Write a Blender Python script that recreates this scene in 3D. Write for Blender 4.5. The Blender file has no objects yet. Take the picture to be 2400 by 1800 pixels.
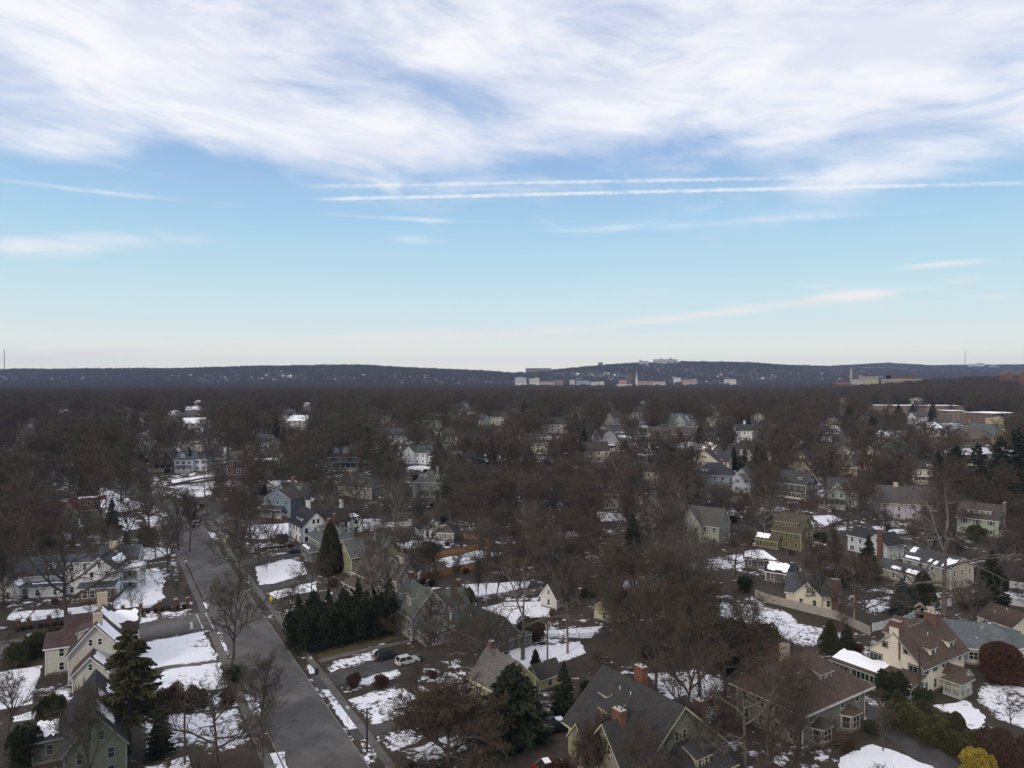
import bpy, math, random
import numpy as np
from mathutils import Vector, Matrix
R = math.radians
# ------------------------------------------------------------------ camera, sky, sun, exposure
sc = bpy.context.scene
COL = bpy.data.collections.new("suburb"); sc.collection.children.link(COL)
CAMH, PITCH, FPX = 56.0, R(0.5165), 1664.0
cam = bpy.data.cameras.new("camera"); camo = bpy.data.objects.new("camera", cam); COL.objects.link(camo)
cam.sensor_width = 36.0; cam.lens = 36.0 * FPX / 2400.0
cam.clip_start = 0.5; cam.clip_end = 30000
camo.location = (0, 0, CAMH); camo.rotation_euler = (math.pi / 2 - PITCH, 0, 0)
sc.camera = camo
sc.view_settings.view_transform = 'Standard'; sc.view_settings.look = 'None'
sc.view_settings.exposure = 0.0; sc.view_settings.gamma = 1.0
sc.cycles.use_denoising = True
sc.cycles.max_bounces = 6; sc.cycles.diffuse_bounces = 3; sc.cycles.glossy_bounces = 2
sc.cycles.transmission_bounces = 2; sc.cycles.volume_bounces = 1; sc.cycles.transparent_max_bounces = 4

SUN_EL, SUN_AZ = 26.0, -148.0       # degrees; azimuth clockwise from +Y (negative = to the left)
sun = bpy.data.lights.new("sun", 'SUN'); sun.energy = 2.0; sun.angle = R(11); sun.color = (1.0, 0.89, 0.76)
suno = bpy.data.objects.new("sun", sun); COL.objects.link(suno)
sd = Vector((math.sin(R(SUN_AZ)) * math.cos(R(SUN_EL)), math.cos(R(SUN_AZ)) * math.cos(R(SUN_EL)), math.sin(R(SUN_EL))))
suno.rotation_euler = (-sd).to_track_quat('-Z', 'Y').to_euler()

def build_world():
    w = bpy.data.worlds.new("World"); sc.world = w; w.use_nodes = True
    nt = w.node_tree; N = nt.nodes; K = nt.links
    for n in list(N): N.remove(n)
    def nd(t, **k):
        n = N.new(t)
        for a, b in k.items(): setattr(n, a, b)
        return n
    def M(op, a, b=None, c=None, clamp=False):
        n = nd('ShaderNodeMath', operation=op, use_clamp=clamp)
        for i, v in enumerate((a, b, c)):
            if v is None: continue
            if isinstance(v, (int, float)): n.inputs[i].default_value = v
            else: K.new(v, n.inputs[i])
        return n.outputs[0]
    def SS(x, a, b):
        n = nd('ShaderNodeMapRange', interpolation_type='SMOOTHSTEP')
        K.new(x, n.inputs[0]); n.inputs[1].default_value = a; n.inputs[2].default_value = b
        return n.outputs[0]
    def MIX(f, a, b):
        n = nd('ShaderNodeMix', data_type='RGBA')
        for s, v in ((n.inputs[0], f), (n.inputs[6], a), (n.inputs[7], b)):
            if isinstance(v, (int, float)): s.default_value = v
            elif isinstance(v, tuple): s.default_value = (*v, 1)
            else: K.new(v, s)
        return n.outputs[2]
    out = nd('ShaderNodeOutputWorld'); bg = nd('ShaderNodeBackground'); K.new(bg.outputs[0], out.inputs[0])
    sky = nd('ShaderNodeTexSky', sky_type='NISHITA', sun_disc=False, sun_elevation=R(SUN_EL), sun_rotation=R(SUN_AZ))
    sky.air_density = 1.0; sky.dust_density = 1.5; sky.ozone_density = 2.0
    tc = nd('ShaderNodeTexCoord'); sp = nd('ShaderNodeSeparateXYZ'); K.new(tc.outputs['Generated'], sp.inputs[0])
    X, Y, Z = sp.outputs
    az = M('MULTIPLY', M('ARCTAN2', X, Y), 57.2958)
    el = M('MULTIPLY', M('ARCSINE', Z), 57.2958)
    # clear air: colour by elevation, blended with the physical sky
    rp = nd('ShaderNodeValToRGB'); K.new(M('DIVIDE', M('MAXIMUM', el, 0.0), 40.0), rp.inputs[0])
    e = rp.color_ramp.elements
    stops = [(0.0, (1.20, 1.12, .88)), (.045, (1.06, 1.04, .90)), (.10, (.77, .91, .92)), (.20, (.56, .80, .90)), (.30, (.42, .68, .90)),
             (.42, (.33, .52, .82)), (.6, (.42, .54, .80)), (1.0, (.30, .40, .64))]
    while len(e) < len(stops): e.new(.5)
    for q, (p, c) in zip(e, stops): q.position = p; q.color = (*c, 1)
    sk = nd('ShaderNodeVectorMath', operation='SCALE'); K.new(sky.outputs[0], sk.inputs[0]); sk.inputs[3].default_value = 0.07
    clear = MIX(0.93, sk.outputs[0], rp.outputs[0])
    # clouds: wind-drawn fibres in azimuth / elevation, denser overhead
    def noise(ax, ay, sc_, det, rough, tilt=0.0, off=0.0, dist=0.0):
        cb = nd('ShaderNodeCombineXYZ')
        K.new(M('ADD', M('MULTIPLY', az, ax), M('MULTIPLY', el, tilt)), cb.inputs[0])
        K.new(M('ADD', M('MULTIPLY', el, ay), M('MULTIPLY', az, tilt * .4)), cb.inputs[1]); cb.inputs[2].default_value = off
        n = nd('ShaderNodeTexNoise'); K.new(cb.outputs[0], n.inputs['Vector'])
        n.inputs['Scale'].default_value = sc_; n.inputs['Detail'].default_value = det; n.inputs['Roughness'].default_value = rough
        n.inputs['Distortion'].default_value = dist
        return n.outputs['Fac']
    def blob(px, py, rx, ry, rot, amp):
        a0 = math.degrees(math.atan((px - 1200) / FPX)); e0 = math.degrees(math.atan((885 - py) / math.hypot(FPX, px - 1200)))
        rx /= 29.; ry /= 29.   # pixels of the 2400-wide photograph to degrees
        c, s = math.cos(R(rot)), math.sin(R(rot))
        da = M('SUBTRACT', az, a0); de = M('SUBTRACT', el, e0)
        u = M('DIVIDE', M('ADD', M('MULTIPLY', da, c), M('MULTIPLY', de, s)), rx)
        v = M('DIVIDE', M('SUBTRACT', M('MULTIPLY', de, c), M('MULTIPLY', da, s)), ry)
        r2 = M('ADD', M('MULTIPLY', u, u), M('MULTIPLY', v, v))
        return M('MULTIPLY', M('POWER', 2.718, M('MULTIPLY', r2, -1.0)), amp)
    cov = M('SUBTRACT', M('MULTIPLY', SS(el, 11.5, 21.5), 0.72), 0.36)
    blobs = [(1090, 240, 260, 50, -14, -.50), (560, 395, 260, 26, 4, -.35), (330, 372, 130, 30, 10, -.4), (1540, 362, 300, 30, 6, -.55), (700, 190, 260, 40, -14, -.22), (900, 120, 260, 60, 0, -.10), (350, 80, 500, 110, 0, .25), (2000, 60, 600, 120, 0, .22), (1750, 110, 300, 40, 6, -.08),
             (380, 160, 300, 90, -25, .2), (120, 350, 280, 36, -2, .5), (180, 330, 260, 70, -8, .35), (700, 330, 420, 70, -10, .36), (1250, 300, 500, 50, 12, .32), (1150, 90, 260, 60, 20, .3),
             (1900, 250, 600, 110, 4, .28), (2150, 405, 420, 60, 10, .55), (1850, 430, 300, 30, 5, .25), (1650, 355, 240, 22, 5, .35),
             (290, 562, 200, 24, 4, .70), (60, 578, 150, 20, 0, .5), (1010, 568, 100, 12, -4, .5), (2220, 618, 120, 9, 1, .85), (950, 514, 260, 6, -1, .4), (1450, 537, 420, 10, 1, .3), (150, 441, 300, 5, 0, .34),
             (1850, 712, 380, 12, 5, .62), (1950, 680, 110, 22, -8, .4), (1300, 778, 450, 12, 5, .62), (500, 812, 700, 14, 4, .8), 
             (2300, 700, 250, 12, 2, .3), (2100, 500, 250, 6, -2, .22)]
    for b in blobs: cov = M('ADD', cov, blob(*b))
    n1 = noise(.11, .34, 1.0, 7, .58, .05, 3.1, .6)
    n2 = noise(.30, 1.5, 1.0, 6, .62, .16, 8.7, 1.4)
    n3 = noise(.05, .12, 1.0, 3, .5, .02, 1.7, .3)
    dens = M('ADD', cov, M('ADD', M('MULTIPLY', M('SUBTRACT', n1, .5), 1.5), M('ADD', M('MULTIPLY', M('SUBTRACT', n2, .5), .36), M('MULTIPLY', M('SUBTRACT', n3, .5), .5))))
    cl = SS(dens, -0.20, 0.80)
    shade = noise(.09, .30, 1.0, 5, .6, .08, 14.2, .5)
    ccol = MIX(SS(shade, .35, .65), (.80, .83, .94), (1.0, 1.0, 1.02))
    ccol = MIX(SS(el, 12.0, 2.0), ccol, (.95, .90, .84)); ccol = MIX(SS(el, 30.0, 48.0), ccol, (1.0, .955, .90))
    br_ = nd('ShaderNodeVectorMath', operation='SCALE'); K.new(ccol, br_.inputs[0]); K.new(M('MULTIPLY_ADD', SS(el, 30., 70.), .75, 1.0), br_.inputs[3]); ccol = br_.outputs[0]
    col = MIX(M('MULTIPLY', cl, .94), clear, ccol)
    # two condensation trails: narrow lumpy bands
    def trail(p0, p1, w_, off):
        def ae(p): return math.degrees(math.atan((p[0] - 1200) / FPX)), math.degrees(math.atan((885 - p[1]) / math.hypot(FPX, p[0] - 1200)))
        (a0, e0), (a1, e1) = ae(p0), ae(p1)
        mid = ae(((p0[0] + p1[0]) / 2, (p0[1] + p1[1]) / 2)); t = (mid[0] - a0) / (a1 - a0)
        bow = mid[1] - (e0 + (e1 - e0) * t)
        tt = M('DIVIDE', M('SUBTRACT', az, a0), a1 - a0)
        line = M('ADD', M('MULTIPLY_ADD', tt, e1 - e0, e0), M('MULTIPLY', M('MULTIPLY', tt, M('SUBTRACT', 1.0, tt)), bow * 4))
        d = M('ABSOLUTE', M('SUBTRACT', M('ADD', el, M('MULTIPLY', M('SUBTRACT', noise(2.2, 2.2, 1.0, 3, .6, 0, off), .5), .22)), line))
        br = noise(.5, .5, 1.0, 4, .6, 0, off + 5)
        m_ = M('MULTIPLY', SS(d, w_, 0.02), SS(br, .22, .6))
        return M('MULTIPLY', m_, M('MULTIPLY', SS(tt, -.02, .05), SS(tt, 1.25, .7)))
    tr = M('MAXIMUM', M('MULTIPLY', trail((735, 438), (1900, 418), .21, 21.), .75), M('MULTIPLY', trail((745, 468), (2400, 430), .21, 33.), .95))
    col = MIX(M('MULTIPLY', tr, .85), col, (.92, .93, .97))
    # below the horizon: dull ground light
    col = MIX(SS(el, -0.5, -4.0), col, (.10, .09, .085))
    K.new(col, bg.inputs[0]); bg.inputs[1].default_value = 1.0
build_world()

# ------------------------------------------------------------------ terrain and pixel rays (used only to survey positions)
def ss(a, b, x):
    t = np.clip((x - a) / (b - a), 0, 1); return t * t * (3 - 2 * t)
RIDGE = [(-900, 880), (-300, 874), (0, 868), (200, 865), (400, 864), (700, 858), (850, 856), (1000, 864), (1200, 874), (1235, 874), (1290, 868), (1400, 858), (1500, 851), (1600, 848), (1750, 850), (1850, 857), (1950, 859),
         (2080, 852), (2180, 858), (2300, 856), (2400, 856), (2700, 862), (3300, 870)]
def gz(x, y):
    x = np.asarray(x, float); y = np.asarray(y, float)
    yy = np.maximum(y, 50.)
    px = 1200 + FPX * x / yy
    rt = ss(1780, 2250, px)
    b = 18 * ss(200, 560, y) + (9 * rt - 6 * (1 - rt)) * ss(620, 1400, y)
    row = np.interp(px, [p[0] for p in RIDGE], [p[1] for p in RIDGE])
    DR = np.interp(px, [0, 1100, 1250, 1800, 2000, 2400], [3900, 3900, 4300, 4300, 6200, 6200])
    zr = 56 + (885 - row) / FPX * DR - 14
    S0 = np.interp(px, [0, 1000, 1250, 1700], [2300, 2350, 2780, 2750]); s = ss(0, 1, (y - S0) / (DR - S0))
    bump = 5 * np.sin(x / 210. + 1.3) * np.sin(y / 260.) + 3 * np.sin(x / 97. + y / 130.)
    b = b + 12 * np.exp(-((px - 2380) / 230.) ** 2) * np.exp(-((y - 1320) / 330.) ** 2)
    back = ss(1.05, 1.5, y / DR) * 40
    return b + (zr - b) * s + bump * ss(2400, 3200, y) * (1 - .7 * ss(.8, 1, y / DR)) - back
def g(x, y): return float(gz(x, y))
CP, SP = math.cos(PITCH), math.sin(PITCH)
def ray(px, py):
    a = (px - 1200) / FPX; b = (900 - py) / FPX
    return a, CP + b * SP, -SP + b * CP
def P(px, py, h=0.0, dmax=9000):
    dx, dy, dz = ray(px, py)
    f = lambda t: CAMH + dz * t - g(dx * t, dy * t) - h
    t0 = 5.; t1 = 5.
    while t1 < dmax:
        t1 *= 1.03
        if f(t1) < 0: break
        t0 = t1
    for _ in range(30):
        m = (t0 + t1) / 2
        if f(m) < 0: t1 = m
        else: t0 = m
    return Vector((dx * t0, dy * t0, g(dx * t0, dy * t0)))
def PX(p):
    x, y, z = p[0], p[1], p[2] - CAMH
    f = y * CP - z * SP; u = y * SP + z * CP
    return 1200 + FPX * x / f, 900 - FPX * u / f
def inpoly(x, y, poly):
    c = False; j = len(poly) - 1
    for i in range(len(poly)):
        xi, yi = poly[i][0], poly[i][1]; xj, yj = poly[j][0], poly[j][1]
        if (yi > y) != (yj > y) and x < (xj - xi) * (y - yi) / (yj - yi) + xi: c = not c
        j = i
    return c

# ------------------------------------------------------------------ materials
MATS = {}
def mat(key, col, rough=.85, bump=None, var=None, spec=.3, rnd=None, metal=0.):
    """col base colour; var=(scale, colour2, lo, hi) noise blend; bump=(kind, scale, strength); rnd colour per object"""
    if key in MATS: return MATS[key]
    m = bpy.data.materials.new(key); m.use_nodes = True; MATS[key] = m
    nt = m.node_tree; N = nt.nodes; K = nt.links; b = N['Principled BSDF']
    b.inputs['Roughness'].default_value = rough; b.inputs['Specular IOR Level'].default_value = spec; b.inputs['Metallic'].default_value = metal
    tc = N.new('ShaderNodeTexCoord'); cur = None
    def mix(f, a, c):
        n = N.new('ShaderNodeMix'); n.data_type = 'RGBA'
        for s, v in ((n.inputs[0], f), (n.inputs[6], a), (n.inputs[7], c)):
            if isinstance(v, (int, float)): s.default_value = v
            elif isinstance(v, tuple): s.default_value = (*v, 1)
            else: K.new(v, s)
        return n.outputs[2]
    cur = tuple(col)
    if rnd:
        oi = N.new('ShaderNodeObjectInfo'); cur = mix(oi.outputs['Random'], cur, tuple(rnd))
    if var:
        vs = var if isinstance(var, list) else [var]
        for (s, c2, lo, hi) in vs:
            n = N.new('ShaderNodeTexNoise'); n.inputs['Scale'].default_value = s; n.inputs['Detail'].default_value = 5; n.inputs['Roughness'].default_value = .65
            K.new(tc.outputs['Object'], n.inputs['Vector'])
            mr = N.new('ShaderNodeMapRange'); mr.inputs[1].default_value = lo; mr.inputs[2].default_value = hi; K.new(n.outputs['Fac'], mr.inputs[0])
            cur = mix(mr.outputs[0], cur, tuple(c2))
    if bump and bump[0] == 'brick':
        bt = N.new('ShaderNodeTexBrick'); bt.inputs['Scale'].default_value = bump[1]; bt.inputs['Mortar Size'].default_value = .02
        mp = N.new('ShaderNodeMapping'); mp.inputs['Rotation'].default_value = (math.pi / 2, 0, .6)
        K.new(tc.outputs['Object'], mp.inputs[0]); K.new(mp.outputs[0], bt.inputs['Vector'])
        bt.inputs['Color1'].default_value = (.8, .8, .8, 1); bt.inputs['Color2'].default_value = (1.1, 1.05, 1, 1); bt.inputs['Mortar'].default_value = (1.2, 1.3, 1.35, 1)
        mm = N.new('ShaderNodeMix'); mm.data_type = 'RGBA'; mm.blend_type = 'MULTIPLY'; mm.inputs[0].default_value = .8
        if isinstance(cur, tuple): mm.inputs[6].default_value = (*cur, 1)
        else: K.new(cur, mm.inputs[6])
        K.new(bt.outputs['Color'], mm.inputs[7]); cur = mm.outputs[2]
    elif bump:
        if bump[0] == 'lap':
            t = N.new('ShaderNodeTexWave'); t.wave_type = 'BANDS'; t.bands_direction = 'Z'; t.wave_profile = 'SAW'; t.inputs['Scale'].default_value = bump[1]; fac = t.outputs['Fac']
            K.new(tc.outputs['Object'], t.inputs['Vector'])
        elif bump[0] == 'shingle':
            t = N.new('ShaderNodeTexVoronoi'); t.inputs['Scale'].default_value = bump[1]; fac = t.outputs['Distance']; K.new(tc.outputs['Object'], t.inputs['Vector'])
            cm = N.new('ShaderNodeMapRange'); K.new(t.outputs['Color'], cm.inputs[0]); cm.inputs[3].default_value = .72; cm.inputs[4].default_value = 1.25
            mm = N.new('ShaderNodeMix'); mm.data_type = 'RGBA'; mm.blend_type = 'MULTIPLY'; mm.inputs[0].default_value = 1
            if isinstance(cur, tuple): mm.inputs[6].default_value = (*cur, 1)
            else: K.new(cur, mm.inputs[6])
            K.new(cm.outputs[0], mm.inputs[7]); cur = mm.outputs[2]
        else:
            t = N.new('ShaderNodeTexNoise'); t.inputs['Scale'].default_value = bump[1]; t.inputs['Detail'].default_value = 4; fac = t.outputs['Fac']; K.new(tc.outputs['Object'], t.inputs['Vector'])
        bn = N.new('ShaderNodeBump'); bn.inputs['Strength'].default_value = bump[2]; bn.inputs['Distance'].default_value = .05
        K.new(fac, bn.inputs['Height']); K.new(bn.outputs[0], b.inputs['Normal'])
    if isinstance(cur, tuple): b.inputs['Base Color'].default_value = (*cur, 1)
    else: K.new(cur, b.inputs['Base Color'])
    return m
def siding(c): return mat('siding %.3f %.3f %.3f' % c, c, .8, ('lap', 2.2, .35), (1.3, tuple(v * .82 for v in c), .4, .75))
def stucco(c): return mat('stucco %.3f %.3f %.3f' % c, c, .9, ('noise', 6, .25), (.9, tuple(v * .85 for v in c), .4, .8))
def shingle(c): return mat('shingle %.3f %.3f %.3f' % c, c, .9, ('shingle', 3.2, .3), [(.5, tuple(v * .72 for v in c), .35, .75), (.17, tuple(v * 1.25 for v in c), .45, .8)])
def brick(c=(.26, .09, .055)): return mat('brick %.3f %.3f %.3f' % c, c, .9, ('brick', 4.0, .3), (1.5, tuple(v * .7 for v in c), .4, .8))
def paint(c): return mat('paint %.3f %.3f %.3f' % c, c, .6, None, (2.0, tuple(v * .85 for v in c), .4, .8))
GLASS = mat('window glass', (.018, .022, .026), .12, spec=.5)
SNOW = mat('snow', (.88, .88, .91), .7, ('noise', 1.6, .5), [(.35, (.80, .80, .85), .4, .7)])
WHITE = paint((.62, .62, .61))
def snow_ground(key, grass, lo, hi, scale=.5):
    """snow worn through to turf where a noise says so"""
    if key in MATS: return MATS[key]
    m = mat(key, (.88, .88, .91), .75, ('noise', 1.4, .6))
    nt = m.node_tree; N = nt.nodes; K = nt.links; b = N['Principled BSDF']
    tc = N.new('ShaderNodeTexCoord')
    def noise(s, d=6, r=.68):
        n = N.new('ShaderNodeTexNoise'); n.inputs['Scale'].default_value = s; n.inputs['Detail'].default_value = d; n.inputs['Roughness'].default_value = r
        K.new(tc.outputs['Object'], n.inputs['Vector']); return n.outputs['Fac']
    def mix(f, a, c):
        n = N.new('ShaderNodeMix'); n.data_type = 'RGBA'
        for s, v in ((n.inputs[0], f), (n.inputs[6], a), (n.inputs[7], c)):
            if isinstance(v, tuple): s.default_value = (*v, 1)
            else: K.new(v, s)
        return n.outputs[2]
    def mr(f, a, c):
        n = N.new('ShaderNodeMapRange'); n.inputs[1].default_value = a; n.inputs[2].default_value = c; K.new(f, n.inputs[0]); return n.outputs[0]
    gcol = mix(mr(noise(.22), .4, .62), grass, tuple(v * .55 for v in grass))
    gcol = mix(mr(noise(3.0), .45, .7), gcol, (.055, .044, .029))
    a = N.new('ShaderNodeMath'); a.operation = 'ADD'; K.new(noise(scale), a.inputs[0])
    b2 = N.new('ShaderNodeMath'); b2.operation = 'MULTIPLY'; b2.inputs[1].default_value = .8; K.new(noise(scale * .13, 4, .55), b2.inputs[0]); K.new(b2.outputs[0], a.inputs[1])
    if lo < .9:
        at_ = N.new('ShaderNodeAttribute'); at_.attribute_name = 'edge'; e_ = mr(at_.outputs['Fac'], 0., 1.3); c_ = N.new('ShaderNodeMath'); c_.operation = 'MULTIPLY_ADD'; K.new(e_, c_.inputs[0]); c_.inputs[1].default_value = .13; K.new(a.outputs[0], c_.inputs[2]); a = c_; lo += .10; hi += .12
    f = mr(a.outputs[0], lo, hi)
    sn = mix(mr(noise(1.1), .35, .7), (.82, .82, .87), (.68, .68, .75)); sn = mix(mr(noise(4.5), .56, .74), sn, (.62, .61, .63))
    K.new(mix(f, gcol, sn), b.inputs['Base Color'])
    return m

# ------------------------------------------------------------------ mesh and object helpers
class MB:
    def __init__(s): s.v = []; s.f = []; s.m = []
    def poly(s, pts, m=0):
        i = len(s.v); s.v += [tuple(p) for p in pts]; s.f.append(tuple(range(i, i + len(pts)))); s.m.append(m)
    def box(s, x0, x1, y0, y1, z0, z1, m=0):
        i = len(s.v); s.v += [(x, y, z) for z in (z0, z1) for y in (y0, y1) for x in (x0, x1)]
        for q in ((0, 2, 3, 1), (4, 5, 7, 6), (0, 1, 5, 4), (2, 6, 7, 3), (0, 4, 6, 2), (1, 3, 7, 5)):
            s.f.append(tuple(i + k for k in q)); s.m.append(m)
    def ext(s, prof, axis, a, b, m=0, mside=None, topn=None):
        """extrude closed profile [(u, z)] along axis 'x' or 'y' from a to b; mside per-edge material list"""
        n = len(prof); i = len(s.v)
        for t in (a, b):
            for (u, z) in prof: s.v.append((t, u, z) if axis == 'x' else (u, t, z))
        for k in range(n):
            k2 = (k + 1) % n
            s.f.append((i + k, i + k2, i + n + k2, i + n + k)); s.m.append(mside[k] if mside else m)
        s.f.append(tuple(i + n - 1 - k for k in range(n))); s.m.append(m)
        s.f.append(tuple(i + n + k for k in range(n))); s.m.append(m)
    def slab(s, tops, t, mt=0, me=1):
        """tops: list of polygons (sharing points) as the upper surface; adds a lower copy and rim"""
        idx = {}; vs = []
        def vi(p):
            k = tuple(round(c, 4) for c in p)
            if k not in idx: idx[k] = len(vs); vs.append(p)
            return idx[k]
        F = [[vi(p) for p in q] for q in tops]
        i = len(s.v); n = len(vs); s.v += [tuple(p) for p in vs]; s.v += [(p[0], p[1], p[2] - t) for p in vs]
        ed = {}
        for q in F:
            s.f.append(tuple(i + k for k in q)); s.m.append(mt)
            s.f.append(tuple(i + n + k for k in reversed(q))); s.m.append(me)
            for a, b in zip(q, q[1:] + q[:1]): ed[(a, b)] = 1
        for (a, b) in ed:
            if (b, a) not in ed: s.f.append((i + a, i + n + a, i + n + b, i + b)); s.m.append(me)
    def tube(s, pts, rad, n=6, m=0, cap=True):
        i = len(s.v); L = len(pts)
        for k, p in enumerate(pts):
            p = Vector(p); d = (Vector(pts[min(k + 1, L - 1)]) - Vector(pts[max(k - 1, 0)])).normalized()
            a = d.cross(Vector((0, 0, 1)) if abs(d.z) < .9 else Vector((1, 0, 0))).normalized(); b = d.cross(a)
            r = rad[k] if isinstance(rad, (list, tuple)) else rad
            for q in range(n):
                t = 2 * math.pi * q / n; s.v.append(tuple(p + a * (r * math.cos(t)) + b * (r * math.sin(t))))
        for k in range(L - 1):
            for q in range(n):
                q2 = (q + 1) % n; s.f.append((i + k * n + q, i + k * n + q2, i + (k + 1) * n + q2, i + (k + 1) * n + q)); s.m.append(m)
        if cap:
            s.f.append(tuple(i + n - 1 - q for q in range(n))); s.m.append(m)
            s.f.append(tuple(i + (L - 1) * n + q for q in range(n))); s.m.append(m)
    def mesh(s, name, mats, smooth=False):
        me = bpy.data.meshes.new(name); me.from_pydata(s.v, [], s.f)
        for m in mats: me.materials.append(m)
        if len(mats) > 1: me.polygons.foreach_set('material_index', s.m)
        if smooth: me.polygons.foreach_set('use_smooth', [True] * len(s.f))
        me.update(); return me
    def build(s, name, mats, parent=None, smooth=False):
        return obj(name, s.mesh(name, mats if isinstance(mats, (list, tuple)) else [mats], smooth), parent)
def obj(name, me, parent=None, loc=None, rz=None):
    o = bpy.data.objects.new(name, me); COL.objects.link(o)
    if parent: o.parent = parent
    if loc is not None: o.location = loc
    if rz is not None: o.rotation_euler = (0, 0, rz)
    return o
def tag(o, label=None, cat=None, group=None, kind=None):
    for k, v in (('label', label), ('category', cat), ('group', group), ('kind', kind)):
        if v: o[k] = v
    return o
def thing(name, loc, rz=0, label=None, cat=None, group=None):
    return tag(obj(name, None, None, loc, rz), label, cat, group)
def copy_tree(o, parent=None):
    c = o.copy(); COL.objects.link(c); c.parent = parent
    for ch in o.children: copy_tree(ch, c)
    return c

# ------------------------------------------------------------------ ground, roads, lawns
rng = random.Random(7)
def ground():
    rows = [-120 + 12 * i for i in range(20)]
    y = 120.
    while y < 9200: rows.append(y); y *= 1.035
    cols = np.linspace(-1.25, 1.25, 141)
    V = []
    for y in rows:
        xs = cols * (y + 320)
        zs = gz(xs, np.full_like(xs, y))
        V += [(float(a), float(y), float(c)) for a, c in zip(xs, zs)]
    n = len(cols); F = [(r * n + c, r * n + c + 1, (r + 1) * n + c + 1, (r + 1) * n + c) for r in range(len(rows) - 1) for c in range(n - 1)]
    me = bpy.data.meshes.new('ground'); me.from_pydata(V, [], F); me.materials.append(snow_ground('leaf litter and snow', (.046, .033, .021), 1.0, 1.07, .4))
    me.polygons.foreach_set('use_smooth', [True] * len(F))
    tag(obj('ground', me), kind='structure')
ground()
ROADM = mat('asphalt', (.078, .074, .071), .9, ('noise', 9, .3), [(.07, (.13, .123, .118), .42, .60), (.35, (.055, .052, .05), .48, .72), (5, (.11, .105, .10), .5, .7)])
def seams(m):
    nt = m.node_tree; N = nt.nodes; K = nt.links; b = N['Principled BSDF']; src = b.inputs['Base Color'].links[0].from_socket; tc = N.new('ShaderNodeTexCoord')
    ns = N.new('ShaderNodeTexNoise'); ns.inputs['Scale'].default_value = .35; K.new(tc.outputs['Object'], ns.inputs['Vector']); av = N.new('ShaderNodeMix'); av.data_type = 'VECTOR'; av.inputs[0].default_value = .12; K.new(tc.outputs['Object'], av.inputs[4]); K.new(ns.outputs['Color'], av.inputs[5])
    vo = N.new('ShaderNodeTexVoronoi'); vo.feature = 'DISTANCE_TO_EDGE'; vo.inputs['Scale'].default_value = .16; K.new(av.outputs[1], vo.inputs['Vector'])
    mr = N.new('ShaderNodeMapRange'); mr.inputs[1].default_value = .002; mr.inputs[2].default_value = .012; mr.inputs[3].default_value = .4; mr.inputs[4].default_value = 0.; K.new(vo.outputs['Distance'], mr.inputs[0])
    mx = N.new('ShaderNodeMix'); mx.data_type = 'RGBA'; K.new(mr.outputs[0], mx.inputs[0]); K.new(src, mx.inputs[6]); mx.inputs[7].default_value = (.028, .027, .027, 1); K.new(mx.outputs[2], b.inputs['Base Color'])
seams(ROADM)
DRIVE = mat('dark asphalt', (.05, .048, .048), .85, ('noise', 9, .3), [(.4, (.085, .08, .078), .45, .7)])
WALKM = mat('pavement concrete', (.13, .12, .112), .9, ('noise', 5, .3), [(.5, (.08, .075, .07), .4, .7)])
KERBM = mat('kerb stone', (.20, .19, .185), .9, None, (1.0, (.10, .09, .085), .4, .7))
NOGO = []; CLEAR = []
def draped(poly, lift, step=4.0, thick=.3):
    """a sheet over the terrain: polygon in world xy, finely cut so that it follows the ground"""
    import bmesh
    bm = bmesh.new(); vs = [bm.verts.new((p[0], p[1], 0)) for p in poly]; bm.faces.new(vs)
    bmesh.ops.triangulate(bm, faces=bm.faces[:])
    for _ in range(7):
        long = [e for e in bm.edges if e.calc_length() > step * max(1, e.verts[0].co.y / 150)]
        if not long: break
        bmesh.ops.subdivide_edges(bm, edges=long, cuts=1); bmesh.ops.triangulate(bm, faces=bm.faces[:])
    if bm.faces and sum(f.normal.z for f in bm.faces) < 0: bmesh.ops.reverse_faces(bm, faces=bm.faces[:])
    for v in bm.verts: v.co.z = g(v.co.x, v.co.y) + lift
    ext_ = bmesh.ops.extrude_face_region(bm, geom=bm.faces[:])
    me = bpy.data.meshes.new('sheet'); 
    for v in [x for x in ext_['geom'] if isinstance(x, bmesh.types.BMVert)]: pass
    # the extruded copy is the top; push the originals down
    top = set(x for x in ext_['geom'] if isinstance(x, bmesh.types.BMVert))
    for v in bm.verts:
        if v not in top: v.co.z -= thick
    bmesh.ops.recalc_face_normals(bm, faces=bm.faces[:])
    lay = bm.verts.layers.float.new('edge'); n_ = len(poly)
    for v in bm.verts:
        d_ = 9.
        for i in range(n_):
            ax, ay, bx, by = poly[i][0], poly[i][1], poly[(i + 1) % n_][0], poly[(i + 1) % n_][1]; ux, uy = bx - ax, by - ay; L2 = ux * ux + uy * uy or 1e-9
            t_ = max(0, min(1, ((v.co.x - ax) * ux + (v.co.y - ay) * uy) / L2)); d_ = min(d_, math.hypot(v.co.x - ax - ux * t_, v.co.y - ay - uy * t_))
        v[lay] = d_
    bm.to_mesh(me); bm.free(); return me
def sheet(name, pix, m, lift, nogo=True, label=None, cat=None, kind='structure', step=4.0):
    poly = [P(*p) for p in pix] if not isinstance(pix[0], Vector) else pix
    me = draped(poly, lift, step); me.name = name; me.materials.append(m); o = obj(name, me); tag(o, label, cat, kind=kind)
    if nogo: NOGO.append([(p[0], p[1]) for p in poly])
    return o
def strip(a0, a1, b0, b1): return [a0, a1, b1, b0]
VPX, VPY = 245., 885.
def on(x_at_1800, row): return (VPX + (x_at_1800 - VPX) * (row - VPY) / (1800. - VPY), row)
RL, RR_ = 668., 866.
def roadrow(xa, xb, r0=1196, r1=1960): return [on(xa, r1), on(xb, r1), on(xb, r0), on(xa, r0)]
sheet('road', roadrow(RL, RR_), ROADM, .02)
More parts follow.
